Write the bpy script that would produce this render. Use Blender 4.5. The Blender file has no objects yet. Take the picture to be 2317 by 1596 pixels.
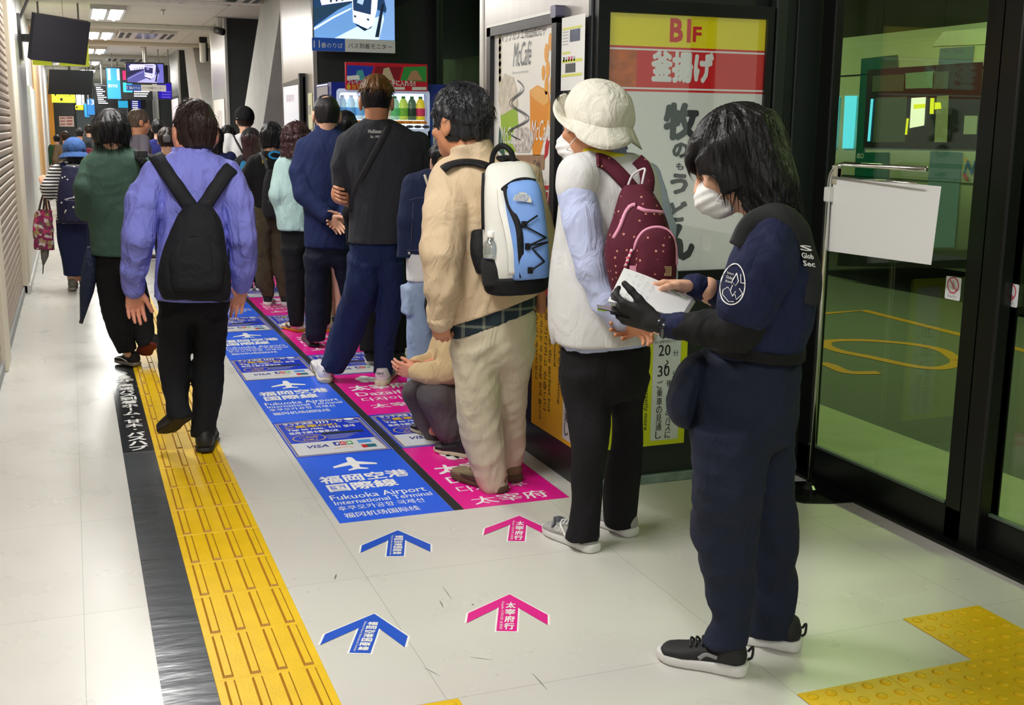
import bpy, bmesh, math, random
import numpy as np
from mathutils import Vector, Matrix
random.seed(7)
SC = bpy.context.scene
COL = SC.collection
# ------------------------------------------------------------------ camera
FPX, PITCH, YAW, ROLL, CAMH = 2577.06, -0.19423, -0.36576, -0.00976, 1.5
_c, _s = math.cos, math.sin
def _rx(a): return np.array([[1, 0, 0], [0, _c(a), -_s(a)], [0, _s(a), _c(a)]])
def _ry(a): return np.array([[_c(a), 0, _s(a)], [0, 1, 0], [-_s(a), 0, _c(a)]])
def _rz(a): return np.array([[_c(a), -_s(a), 0], [_s(a), _c(a), 0], [0, 0, 1]])
CM = _rz(YAW) @ _rx(PITCH) @ _ry(ROLL)
cd = bpy.data.cameras.new('camera'); cam = bpy.data.objects.new('camera', cd); COL.objects.link(cam)
cd.sensor_fit = 'HORIZONTAL'; cd.sensor_width = 36.0; cd.lens = FPX / 2317 * 36.0
cd.clip_start = 0.05; cd.clip_end = 200
_r, _f, _u = CM[:, 0], CM[:, 1], CM[:, 2]
cam.matrix_world = Matrix(((_r[0], _u[0], -_f[0], 0), (_r[1], _u[1], -_f[1], 0), (_r[2], _u[2], -_f[2], CAMH), (0, 0, 0, 1)))
SC.camera = cam
# ------------------------------------------------------------------ world, exposure
SC.view_settings.view_transform = 'Standard'; SC.view_settings.look = 'None'
SC.view_settings.exposure = 0.12; SC.view_settings.gamma = 1.0
SC.view_settings.use_curve_mapping = False
w = bpy.data.worlds.new('world'); SC.world = w; w.use_nodes = True
w.node_tree.nodes['Background'].inputs[0].default_value = (0.80, 0.86, 0.84, 1)
w.node_tree.nodes['Background'].inputs[1].default_value = 0.6
try:
    SC.cycles.use_adaptive_sampling = True
    SC.cycles.max_bounces = 8; SC.cycles.diffuse_bounces = 4; SC.cycles.glossy_bounces = 3
    SC.cycles.transparent_max_bounces = 12; SC.cycles.caustics_reflective = False; SC.cycles.caustics_refractive = False
    SC.cycles.use_denoising = True
    SC.cycles.sample_clamp_indirect = 4.0
except Exception:
    pass
LAMP_W = 51.0       # each ceiling fixture
BAY_W = 85.0        # each greenish lamp of the bus bay outside
# pixel helpers: a ray of the photograph met with a plane at a real distance
def ray(u, v): return CM @ np.array([(u - 1158.5) / FPX, 1.0, -(v - 798) / FPX])
_O = np.array([0, 0, CAMH])
def gp(u, v, z=0.0): d = ray(u, v); return _O + d * ((z - CAMH) / d[2])
def atX(u, v, x): d = ray(u, v); return _O + d * (x / d[0])
def atY(u, v, y): d = ray(u, v); return _O + d * (y / d[1])
# ------------------------------------------------------------------ materials
def lin(c):
    if isinstance(c, str):
        c = [int(c[i:i + 2], 16) / 255 for i in (0, 2, 4)]
    return tuple((x / 12.92 if x <= .04045 else ((x + .055) / 1.055) ** 2.4) for x in c)
MATS = {}
def nmat(name):
    m = bpy.data.materials.new(name); m.use_nodes = True
    nt = m.node_tree; b = nt.nodes['Principled BSDF']
    return m, nt, b
def mat(name, col='808080', rough=.6, metal=0., bump=0., bscale=60., var=0., vscale=8., emit=0., sheen=0., coat=0., spec=.5, stretch=None, alpha=1., det=3.):
    if name in MATS: return MATS[name]
    m, nt, b = nmat(name); c = lin(col) + (1,)
    b.inputs['Base Color'].default_value = c; b.inputs['Roughness'].default_value = rough
    b.inputs['Metallic'].default_value = metal; b.inputs['Specular IOR Level'].default_value = spec
    if sheen: b.inputs['Sheen Weight'].default_value = sheen; b.inputs['Sheen Roughness'].default_value = .5
    if coat: b.inputs['Coat Weight'].default_value = coat; b.inputs['Coat Roughness'].default_value = .08
    if emit:
        b.inputs['Emission Color'].default_value = c; b.inputs['Emission Strength'].default_value = emit
    tc = None
    def coord(scale):
        nonlocal tc
        tc = tc or nt.nodes.new('ShaderNodeTexCoord')
        if stretch:
            mp = nt.nodes.new('ShaderNodeMapping'); mp.inputs['Scale'].default_value = stretch
            nt.links.new(tc.outputs['Object'], mp.inputs[0]); src = mp.outputs[0]
        else: src = tc.outputs['Object']
        n = nt.nodes.new('ShaderNodeTexNoise'); n.inputs['Scale'].default_value = scale; n.inputs['Detail'].default_value = det
        nt.links.new(src, n.inputs['Vector']); return n
    if var:
        n = coord(vscale); r = nt.nodes.new('ShaderNodeMapRange')
        r.inputs[1].default_value = .25; r.inputs[2].default_value = .75
        r.inputs[3].default_value = 1 - var; r.inputs[4].default_value = 1 + var
        nt.links.new(n.outputs['Fac'], r.inputs[0])
        mx = nt.nodes.new('ShaderNodeVectorMath'); mx.operation = 'SCALE'
        mx.inputs[0].default_value = c[:3]; nt.links.new(r.outputs[0], mx.inputs['Scale'])
        nt.links.new(mx.outputs[0], b.inputs['Base Color'])
    if bump:
        n = coord(bscale); bp = nt.nodes.new('ShaderNodeBump'); bp.inputs['Strength'].default_value = bump
        bp.inputs['Distance'].default_value = .01
        nt.links.new(n.outputs['Fac'], bp.inputs['Height']); nt.links.new(bp.outputs[0], b.inputs['Normal'])
    MATS[name] = m; return m
def cloth(name, col, rough=.85, wr=.35, wscale=9., var=.06, sheen=.0):
    """woven cloth: fine weave bump over broad soft creases"""
    if name in MATS: return MATS[name]
    m, nt, b = nmat(name); c = lin(col)
    b.inputs['Roughness'].default_value = rough; b.inputs['Specular IOR Level'].default_value = .25
    if sheen: b.inputs['Sheen Weight'].default_value = sheen
    L = nt.links.new; N = nt.nodes.new
    tc = N('ShaderNodeTexCoord')
    n1 = N('ShaderNodeTexNoise'); n1.inputs['Scale'].default_value = wscale; n1.inputs['Detail'].default_value = 3; n1.inputs['Distortion'].default_value = 1.2
    mp = N('ShaderNodeMapping'); mp.inputs['Scale'].default_value = (1.3, 1.3, .75); L(tc.outputs['Object'], mp.inputs[0]); L(mp.outputs[0], n1.inputs['Vector'])
    n2 = N('ShaderNodeTexNoise'); n2.inputs['Scale'].default_value = 500; L(tc.outputs['Object'], n2.inputs['Vector'])
    b1 = N('ShaderNodeBump'); b1.inputs['Strength'].default_value = min(1., wr * 1.7); b1.inputs['Distance'].default_value = .03; L(n1.outputs['Fac'], b1.inputs['Height'])
    b2 = N('ShaderNodeBump'); b2.inputs['Strength'].default_value = .25; b2.inputs['Distance'].default_value = .001; L(n2.outputs['Fac'], b2.inputs['Height'])
    L(b1.outputs[0], b2.inputs['Normal']); L(b2.outputs[0], b.inputs['Normal'])
    r = N('ShaderNodeMapRange'); r.inputs[1].default_value = .3; r.inputs[2].default_value = .7; r.inputs[3].default_value = 1 - var; r.inputs[4].default_value = 1 + var
    L(n2.outputs['Fac'], r.inputs[0]); v = N('ShaderNodeVectorMath'); v.operation = 'SCALE'; v.inputs[0].default_value = c
    L(r.outputs[0], v.inputs['Scale']); L(v.outputs[0], b.inputs['Base Color'])
    MATS[name] = m; return m
def pattern(name, base, fn, rough=.8, bump=0.):
    """fn(nt, coord_socket, base_rgba) -> colour socket"""
    if name in MATS: return MATS[name]
    m, nt, b = nmat(name); b.inputs['Roughness'].default_value = rough; b.inputs['Specular IOR Level'].default_value = .3
    tc = nt.nodes.new('ShaderNodeTexCoord')
    nt.links.new(fn(nt, tc.outputs['Object'], lin(base) + (1,)), b.inputs['Base Color'])
    if bump:
        n = nt.nodes.new('ShaderNodeTexNoise'); n.inputs['Scale'].default_value = 12; nt.links.new(tc.outputs['Object'], n.inputs['Vector'])
        bp = nt.nodes.new('ShaderNodeBump'); bp.inputs['Strength'].default_value = bump; bp.inputs['Distance'].default_value = .03
        nt.links.new(n.outputs['Fac'], bp.inputs['Height']); nt.links.new(bp.outputs[0], b.inputs['Normal'])
    MATS[name] = m; return m
def glass(name, tint=(.9, .95, .9), refl=.10, rough=.0):
    if name in MATS: return MATS[name]
    m = bpy.data.materials.new(name); m.use_nodes = True; nt = m.node_tree; nt.nodes.clear()
    o = nt.nodes.new('ShaderNodeOutputMaterial'); t = nt.nodes.new('ShaderNodeBsdfTransparent'); t.inputs[0].default_value = tint + (1,)
    g = nt.nodes.new('ShaderNodeBsdfGlossy'); g.inputs['Roughness'].default_value = rough; g.inputs[0].default_value = (1, 1, 1, 1)
    f = nt.nodes.new('ShaderNodeLayerWeight'); f.inputs[0].default_value = .5
    p = nt.nodes.new('ShaderNodeMath'); p.operation = 'POWER'; p.inputs[1].default_value = 5; nt.links.new(f.outputs['Facing'], p.inputs[0])
    a = nt.nodes.new('ShaderNodeMath'); a.operation = 'MULTIPLY_ADD'; a.inputs[1].default_value = .6; a.inputs[2].default_value = refl; a.use_clamp = True
    nt.links.new(p.outputs[0], a.inputs[0])
    mx = nt.nodes.new('ShaderNodeMixShader'); nt.links.new(a.outputs[0], mx.inputs[0]); nt.links.new(t.outputs[0], mx.inputs[1]); nt.links.new(g.outputs[0], mx.inputs[2])
    nt.links.new(mx.outputs[0], o.inputs[0]); MATS[name] = m; return m
# ------------------------------------------------------------------ object helpers
def wloc(o):
    v = Vector((0, 0, 0))
    while o: v = v + o.location; o = o.parent
    return v
def tag(o, label=None, cat=None, group=None, kind=None):
    if label: o['label'] = label
    if cat: o['category'] = cat
    if group: o['group'] = group
    if kind: o['kind'] = kind
    return o
def thing(name, label, cat, loc=(0, 0, 0), group=None):
    o = bpy.data.objects.new(name, None); COL.objects.link(o); o.location = Vector([float(x) for x in loc]); o.empty_display_size = .1
    return tag(o, label, cat, group)
def obj(name, vf, material, parent=None, smooth=False, label=None, kind=None):
    """links a mesh given in world coordinates; parented meshes are stored relative to their parent"""
    v, f = vf
    v = np.asarray(v, dtype=float).reshape(-1, 3)
    if parent is not None: v = v - np.array(wloc(parent))
    me = bpy.data.meshes.new(name); me.from_pydata(v.tolist(), [], [list(map(int, q)) for q in f] if not isinstance(f, np.ndarray) else f.tolist()); me.update()
    if smooth: me.polygons.foreach_set('use_smooth', [True] * len(me.polygons))
    if isinstance(material, (list, tuple)):
        for q in material: me.materials.append(q)
    elif material: me.materials.append(material)
    o = bpy.data.objects.new(name, me); COL.objects.link(o)
    if parent is not None: o.parent = parent
    if label: o['label'] = label
    if kind: o['kind'] = kind
    return o
def single(name, vf, material, label, cat, group=None, smooth=False, kind=None):
    """a thing that is one mesh; its origin moves to the foot of its box"""
    v, f = vf; v = np.asarray(v, float).reshape(-1, 3)
    lo, hi = v.min(0), v.max(0); base = np.array([(lo[0] + hi[0]) / 2, (lo[1] + hi[1]) / 2, lo[2]])
    o = obj(name, (v - base, f), material, None, smooth); o.location = base.tolist()
    return tag(o, label, cat, group, kind)
def struct(name, vf, material, parent=None, smooth=False):
    o = obj(name, vf, material, parent, smooth)
    if parent is None: o['kind'] = 'structure'
    return o
def dup(root, shift, label=None, group=None):
    r = root.copy(); COL.objects.link(r); r.location = root.location + Vector(shift)
    if label: r['label'] = label
    if group: r['group'] = group
    for ch in [c for c in root.children]:
        c = ch.copy(); COL.objects.link(c); c.parent = r
        for g in [g for g in ch.children]:
            d = g.copy(); COL.objects.link(d); d.parent = c
    return r
def join(*vfs):
    V = []; F = []; n = 0
    for v, f in vfs:
        v = np.asarray(v, float).reshape(-1, 3); V.append(v); F += [[int(i) + n for i in q] for q in f]; n += len(v)
    return np.concatenate(V) if V else np.zeros((0, 3)), F
def box(x0, x1, y0, y1, z0, z1):
    return ([(x0, y0, z0), (x1, y0, z0), (x1, y1, z0), (x0, y1, z0), (x0, y0, z1), (x1, y0, z1), (x1, y1, z1), (x0, y1, z1)],
            [(0, 3, 2, 1), (4, 5, 6, 7), (0, 1, 5, 4), (1, 2, 6, 5), (2, 3, 7, 6), (3, 0, 4, 7)])
def bbox(x0, x1, y0, y1, z0, z1, r=.01, seg=2):
    bm = bmesh.new(); bmesh.ops.create_cube(bm, size=1)
    for v in bm.verts: v.co = Vector((x0 + (v.co.x + .5) * (x1 - x0), y0 + (v.co.y + .5) * (y1 - y0), z0 + (v.co.z + .5) * (z1 - z0)))
    r = min(r, .49 * min(abs(x1 - x0), abs(y1 - y0), abs(z1 - z0)))
    bmesh.ops.bevel(bm, geom=bm.edges[:], offset=r, segments=seg, profile=.5, affect='EDGES')
    return bm_vf(bm)
def bm_vf(bm):
    bm.verts.index_update(); v = [tuple(q.co) for q in bm.verts]; f = [[q.index for q in p.verts] for p in bm.faces]; bm.free(); return v, f
def frame_axes(o, ux, uy):
    o, ux, uy = (np.asarray(q, float) for q in (o, ux, uy)); ux = ux / np.linalg.norm(ux); uy = uy / np.linalg.norm(uy)
    return o, ux, uy, np.cross(ux, uy)
def onplane(vf2, o, ux, uy, off=0.):
    """2-D (or 2.5-D) shape laid on the plane through o spanned by ux, uy"""
    v, f = vf2; o, ux, uy, n = frame_axes(o, ux, uy); v = np.asarray(v, float)
    if v.shape[1] == 2: v = np.c_[v, np.zeros(len(v))]
    return o + v[:, :1] * ux + v[:, 1:2] * uy + (v[:, 2:] + off) * n, f
def slab(poly, t=.001):
    """2-D polygon -> thin plate of thickness t (front face at z=t)"""
    n = len(poly); v = [(x, y, t) for x, y in poly] + [(x, y, 0) for x, y in poly]
    return np.array(v), [list(range(n)), list(range(2 * n - 1, n - 1, -1))] + [[i, i + n, (i + 1) % n + n, (i + 1) % n] for i in range(n)]
def rect(x0, x1, y0, y1): return [(x0, y0), (x1, y0), (x1, y1), (x0, y1)]
def ring2(outer, inner, t=.001):
    n = len(outer); v = [(x, y, t) for x, y in outer] + [(x, y, t) for x, y in inner]
    return np.array(v), [[i, (i + 1) % n, (i + 1) % n + n, i + n] for i in range(n)]
def ell2(cx, cy, rx, ry, n=32): return [(cx + rx * _c(6.28319 * i / n), cy + ry * _s(6.28319 * i / n)) for i in range(n)]
def rrect(x0, x1, y0, y1, r, k=5):
    p = []
    for cx, cy, a in ((x1 - r, y0 + r, -90), (x1 - r, y1 - r, 0), (x0 + r, y1 - r, 90), (x0 + r, y0 + r, 180)):
        for i in range(k + 1): t = math.radians(a + 90 * i / k); p.append((cx + r * _c(t), cy + r * _s(t)))
    return p
def stroke2(pts, w, t=.001):
    """a flat ribbon along a 2-D polyline"""
    p = np.asarray(pts, float); d = np.gradient(p, axis=0); d /= np.linalg.norm(d, axis=1)[:, None] + 1e-9; nn = np.c_[-d[:, 1], d[:, 0]]
    w = np.broadcast_to(np.asarray(w, float), (len(p),))[:, None] / 2; v = np.concatenate([p + nn * w, p - nn * w]); n = len(p)
    return np.c_[v, np.full(len(v), t)], [[i, i + n, i + n + 1, i + 1] for i in range(n - 1)]
def tube(pts, r, n=10, cap=True, closed=False):
    p = np.asarray(pts, float); m = len(p); r = np.broadcast_to(np.asarray(r, float), (m,))
    if closed: d = np.roll(p, -1, 0) - np.roll(p, 1, 0)
    else: d = np.gradient(p, axis=0)
    d /= np.linalg.norm(d, axis=1)[:, None] + 1e-12
    up = np.array([0, 0, 1.]) if abs(d[0][2]) < .9 else np.array([1., 0, 0])
    a = np.cross(d[0], up); a /= np.linalg.norm(a); V = []
    for i in range(m):
        a = a - d[i] * (a @ d[i]); a /= np.linalg.norm(a) + 1e-12; b = np.cross(d[i], a)
        for k in range(n):
            t = 2 * math.pi * k / n; V.append(p[i] + r[i] * (a * _c(t) + b * _s(t)))
    F = [[i * n + k, i * n + (k + 1) % n, ((i + 1) % m) * n + (k + 1) % n, ((i + 1) % m) * n + k] for i in range(m if closed else m - 1) for k in range(n)]
    if cap and not closed: F += [list(range(n))[::-1], [(m - 1) * n + k for k in range(n)]]
    return np.array(V), F
def strap(pts, w, t, nrm, n=None):
    """flat band of width w and thickness t along pts; nrm: outward normal(s)"""
    p = np.asarray(pts, float); d = np.gradient(p, axis=0); d /= np.linalg.norm(d, axis=1)[:, None]
    N = np.broadcast_to(np.asarray(nrm, float), p.shape).copy(); N = N - d * (N * d).sum(1)[:, None]; N /= np.linalg.norm(N, axis=1)[:, None]
    s = np.cross(d, N); w = np.broadcast_to(np.asarray(w, float), (len(p),))[:, None] / 2
    V = np.stack([p - s * w, p - s * w * .8 + N * t, p + s * w * .8 + N * t, p + s * w, p + s * w * .8 - N * t * .3, p - s * w * .8 - N * t * .3], 1).reshape(-1, 3); m = len(p)
    F = [[i * 6 + k, i * 6 + (k + 1) % 6, (i + 1) * 6 + (k + 1) % 6, (i + 1) * 6 + k] for i in range(m - 1) for k in range(6)]
    F += [list(range(6))[::-1], [(m - 1) * 6 + k for k in range(6)]]
    return V, F
def lathe(prof, c, n=24, axis=(0, 0, 1)):
    ax = Vector(axis).normalized(); q = Vector((0, 0, 1)).rotation_difference(ax); V = []
    for r, z in prof:
        for k in range(n):
            t = 2 * math.pi * k / n; V.append(tuple(Vector(c) + q @ Vector((r * _c(t), r * _s(t), z))))
    m = len(prof); F = [[i * n + k, i * n + (k + 1) % n, (i + 1) * n + (k + 1) % n, (i + 1) * n + k] for i in range(m - 1) for k in range(n)]
    F += [list(range(n))[::-1], [(m - 1) * n + k for k in range(n)]]
    return V, F
def catmull(pts, k=8):
    p = np.asarray(pts, float); p = np.concatenate([[2 * p[0] - p[1]], p, [2 * p[-1] - p[-2]]]); out = []
    for i in range(1, len(p) - 2):
        for j in range(k):
            t = j / k; a, b, c, d = p[i - 1:i + 3]
            out.append(.5 * ((2 * b) + (-a + c) * t + (2 * a - 5 * b + 4 * c - d) * t * t + (-a + 3 * b - 3 * c + d) * t ** 3))
    out.append(p[-2]); return np.array(out)
# ------------------------------------------------------------------ lettering
_TC = {}
def text2(body, bold=0., space=1., res=2):
    """glyph outlines of a line as a flat 2-D mesh, unit height 1, from x=0"""
    key = (body, bold, space, res)
    if key not in _TC:
        c = bpy.data.curves.new('lettering', 'FONT'); c.body = body; c.size = 1; c.offset = bold; c.resolution_u = res; c.space_character = space
        o = bpy.data.objects.new('lettering', c); COL.objects.link(o)
        dg = bpy.context.evaluated_depsgraph_get(); me = bpy.data.meshes.new_from_object(o.evaluated_get(dg))
        v = np.array([tuple(q.co) for q in me.vertices]).reshape(-1, 3); f = [list(p.vertices) for p in me.polygons]
        bpy.data.objects.remove(o); bpy.data.curves.remove(c); bpy.data.meshes.remove(me); _TC[key] = (v[:, :2] if len(v) else np.zeros((0, 2)), f)
    return _TC[key]
def line2(body, x, y, h=None, wd=None, al='L', bold=0., space=1., skew=0., res=2):
    """a line of text fitted to a box: height h and/or width wd, anchored at x (L/C/R), base y; bold thickens the strokes"""
    v, f = text2(body, 0., space, res); v = v.copy()
    if not len(v): return np.zeros((0, 3)), []
    zz = np.zeros(len(v))
    if bold:
        o = bold * .9; n = len(v); sh = [(o * r_ * _c(q_), o * r_ * _s(q_)) for r_ in (1, .66, .33) for q_ in np.arange(8) * .7854] if bold > .035 else [(-o, -o), (o, o), (-o, o), (o, -o)] if bold > .012 else [(-o, 0), (o, 0)]; zz = np.repeat(np.arange(len(sh)) * .00012, n); v = np.concatenate([v + q for q in sh]); f = [[i + n * k for i in q] for k in range(len(sh)) for q in f]
    lo, hi = v.min(0), v.max(0); v -= lo; sz = hi - lo
    sy = (h / sz[1]) if h else None; sx = (wd / sz[0]) if wd else None
    if sy is None: sy = sx
    if sx is None: sx = sy
    v[:, 0] *= sx; v[:, 1] *= sy
    v[:, 0] += skew * v[:, 1]
    W = sz[0] * sx; v[:, 0] += x - (0 if al == 'L' else W / 2 if al == 'C' else W); v[:, 1] += y
    return np.c_[v, zz], f
def vert2(body, x, y, cw, ch, gap=0., bold=0., turn=False):
    """characters one below another, top of the first at y, centred on x"""
    out = []
    for i, q in enumerate(body):
        if q == ' ': continue
        if q in 'ー～~' :
            v, f = line2(q, 0, 0, wd=ch * .8, bold=bold); v = np.c_[-v[:, 1], v[:, 0], v[:, 2]]; v[:, :2] -= (v[:, :2].min(0) + v[:, :2].max(0)) / 2; v += [x, y - i * (ch + gap) - ch / 2, 0]
            v = v[:, :]; out.append((v, [p[::1] for p in f])); continue
        if q in '・、': v, f = line2(q, x, y - i * (ch + gap) - ch * .6, h=ch * .2, al='C', bold=bold)
        else: v, f = line2(q, x, y - i * (ch + gap) - ch, h=ch * .92, wd=cw, al='C', bold=bold)
        out.append((v, f))
    return join(*out)
# ================================================================== setting
CZ = 2.86; XL, XR = -.46, 2.97; XC = 1.93; YC = 4.20
M_white = mat('white_paint', 'e4e3dd', .5, bump=.05, bscale=30); M_black = mat('black_paint', '17191b', .35, bump=.03, bscale=40)
M_char = mat('charcoal_panel', '2b2f30', .45, var=.06, vscale=2); M_dark = mat('dark_green_panel', '1e2623', .4, var=.08, vscale=1.5)
M_steel = mat('brushed_steel', 'b4b1ad', .28, .85, bump=.04, bscale=40, stretch=(8, 8, .6), var=.05, vscale=3)
M_chrome = mat('chrome', 'd8d8d4', .12, 1.); M_alu = mat('aluminium', 'c8c8c4', .35, .8)
M_cream = mat('cream_paint', 'd9d0bc', .5); M_grey = mat('grey_paint', '8d8f8e', .5); M_conc = mat('pale_concrete', 'b9b9b5', .75, bump=.1, bscale=40, var=.08, vscale=6)
M_wood = mat('pale_wood', 'd9ab6c', .5, var=.18, vscale=5, stretch=(6, 6, .5), bump=.05, bscale=30)
P_white = mat('print_white', 'f2f2ee', .4); P_black = mat('print_black', '161616', .4); P_yel = mat('print_yellow', 'd9e01c', .4); P_red = mat('print_red', 'c01820', .4)
P_ink = mat('print_ink_grey', '40444a', .45); P_blue = mat('print_blue', '1f55c8', .35); P_pink = mat('print_pink', 'e0168c', .35); P_navy = mat('print_navy', '182a8c', .35)
P_gold = mat('print_gold', 'd8b23a', .4); P_org = mat('print_orange', 'e8931c', .4); P_grn = mat('print_green', '3c9a48', .4); P_lime = mat('print_lime', '9fc43a', .4)
def floor_mat():
    m, nt, b = nmat('vinyl_floor'); L = nt.links.new; N = nt.nodes.new
    tc = N('ShaderNodeTexCoord'); br = N('ShaderNodeTexBrick')
    br.offset = 0; br.inputs['Scale'].default_value = 1; br.inputs['Mortar Size'].default_value = .0012; br.inputs['Brick Width'].default_value = .9; br.inputs['Row Height'].default_value = .9
    br.inputs['Color1'].default_value = lin('d3d1ca') + (1,); br.inputs['Color2'].default_value = lin('d0cec7') + (1,); br.inputs['Mortar'].default_value = lin('a9a79f') + (1,); br.inputs['Mortar Smooth'].default_value = .2
    mp = N('ShaderNodeMapping'); mp.inputs['Location'].default_value = (.05, .02, 0); L(tc.outputs['Object'], mp.inputs[0]); L(mp.outputs[0], br.inputs['Vector'])
    n = N('ShaderNodeTexNoise'); n.inputs['Scale'].default_value = 3.; n.inputs['Detail'].default_value = 5; L(tc.outputs['Object'], n.inputs['Vector'])
    r = N('ShaderNodeMapRange'); r.inputs[1].default_value = .15; r.inputs[2].default_value = .85; r.inputs[3].default_value = .97; r.inputs[4].default_value = 1.03; L(n.outputs['Fac'], r.inputs[0])
    n2 = N('ShaderNodeTexNoise'); n2.inputs['Scale'].default_value = 14; n2.inputs['Detail'].default_value = 2; mp2 = N('ShaderNodeMapping'); mp2.inputs['Scale'].default_value = (1, .18, 1); mp2.inputs['Rotation'].default_value = (0, 0, .5)
    L(tc.outputs['Object'], mp2.inputs[0]); L(mp2.outputs[0], n2.inputs['Vector'])
    r2 = N('ShaderNodeMapRange'); r2.inputs[1].default_value = .70; r2.inputs[2].default_value = .78; r2.inputs[3].default_value = 1; r2.inputs[4].default_value = .995; L(n2.outputs['Fac'], r2.inputs[0])
    mu = N('ShaderNodeMath'); mu.operation = 'MULTIPLY'; L(r.outputs[0], mu.inputs[0]); mu.inputs[1].default_value = 1.
    v = N('ShaderNodeVectorMath'); v.operation = 'SCALE'; L(br.outputs['Color'], v.inputs[0]); L(mu.outputs[0], v.inputs['Scale']); L(v.outputs[0], b.inputs['Base Color'])
    rr = N('ShaderNodeMapRange'); rr.inputs[3].default_value = .20; rr.inputs[4].default_value = .38; L(n.outputs['Fac'], rr.inputs[0]); L(rr.outputs[0], b.inputs['Roughness'])
    n3 = N('ShaderNodeTexNoise'); n3.inputs['Scale'].default_value = 5; L(tc.outputs['Object'], n3.inputs['Vector'])
    bp = N('ShaderNodeBump'); bp.inputs['Strength'].default_value = .06; bp.inputs['Distance'].default_value = .02; L(n3.outputs['Fac'], bp.inputs['Height']); L(bp.outputs[0], b.inputs['Normal'])
    return m
struct('floor', box(XL - .3, XR + .06, -3, 50, -.1, 0), floor_mat())
def ceil_mat():
    m, nt, b = nmat('ceiling_panels'); L = nt.links.new; N = nt.nodes.new; tc = N('ShaderNodeTexCoord'); br = N('ShaderNodeTexBrick'); br.offset = 0
    br.inputs['Scale'].default_value = 1; br.inputs['Mortar Size'].default_value = .006; br.inputs['Brick Width'].default_value = 1.8; br.inputs['Row Height'].default_value = .9
    br.inputs['Color1'].default_value = lin('d8d6cc') + (1,); br.inputs['Color2'].default_value = lin('d3d0c6') + (1,); br.inputs['Mortar'].default_value = lin('9c988c') + (1,)
    L(tc.outputs['Object'], br.inputs['Vector']); L(br.outputs['Color'], b.inputs['Base Color']); b.inputs['Roughness'].default_value = .6; return m
struct('ceiling', box(XL - .3, XR + .06, -3, 50, CZ, CZ + .1), ceil_mat())
for y in (13.0, 16.9, 20.6, 24.6, 28.6): struct('trim_1', bbox(XL, XR, y, y + .25, CZ - .06, CZ, .01), mat('ceiling_rib', 'cfccc2', .6))
# ---- left wall: ribbed shutter bays, cream jambs, steel pillar, wood strip
struct('wall_left', join(box(XL - .3, XL - .1, -3, 50, 0, CZ)), M_white)
def shutter(name, y0, y1, label):
    t = thing(name, label, 'shutter', (XL - .02, (y0 + y1) / 2, 0))
    V = []; F = []; zs = np.arange(.0625, 2.84, .00625); prof = []
    for i, z in enumerate(zs):
        ph = (z % .0625) / .0625; prof.append((XL - .045 + .030 * min(1, (math.sin(math.pi * ph) * 1.6)) ** .7, z))
    for (x, z) in prof: V += [(x, y0, z), (x, y1, z)]
    F = [[2 * i, 2 * i + 1, 2 * i + 3, 2 * i + 2][::-1] for i in range(len(prof) - 1)]
    obj('curtain', (V, F), mat('shutter_slats', 'a8998a', .5, .2, var=.06, vscale=2), t, True)
    obj('bottom_bar', bbox(XL - .05, XL, y0, y1, 0, .07, .008), M_grey, t)
    return t
shutter('roller_shutter', 7.85, 11.0, 'closed beige roller shutter between cream jambs on the left wall')
shutter('roller_shutter', -1.5, 7.5, 'nearest beige roller shutter at the lower left edge beyond the cream post')
struct('trim_2', bbox(XL - .1, XL + .02, 7.5, 7.85, 0, CZ, .012), M_cream)
struct('trim_3', bbox(XL - .1, XL + .03, 11.0, 11.9, 0, CZ, .012), M_cream)
struct('trim_4', bbox(XL - .1, XL + .03, 11.92, 14.6, 0, CZ, .012), mat('silver_panel', 'c3c4c1', .35, .4, var=.05, vscale=2))
struct('trim_5', box(XL - .1, XL + .01, 14.62, 17.6, 0, CZ), M_white)
for i in range(5): struct('trim_6', bbox(XL, XL + .05, 14.9 + .55 * i, 14.97 + .55 * i, .3, 1.95, .008), mat('pale_rail', 'd8dcd8', .4))
struct('trim_7', box(XL - .1, XL + .02, 17.6, 22.0, 0, CZ), M_wood)
struct('trim_8', box(XL - .1, XL + .01, 22.0, 29.8, 0, CZ), mat('pale_poster_wall', 'dcd6cf', .5, var=.12, vscale=1.2))
struct('trim_9', box(XL - .05, XL + .12, 29.8, 30.0, 0, 2.4), mat('orange_strip', 'e39a22', .4))
# baseboard along the left
struct('baseboard_left', bbox(XL - .02, XL + .045, 11.0, 17.6, 0, .08, .006), mat('pale_base', 'c9cac6', .4))
# ---- far end
struct('wall_back', box(XL - .3, XR + .3, 45, 45.2, 0, CZ), mat('far_wall', '8f9496', .6, var=.15, vscale=.8))
struct('wall_far', box(XL - .1, .12, 30.2, 30.6, 0, 2.02), M_char)
struct('wall_far', box(.95, 2.2, 33, 33.3, 0, 2.2), M_char)
struct('wall_far', box(1.35, 1.65, 30, 30.3, 0, 2.3), M_black)
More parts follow.
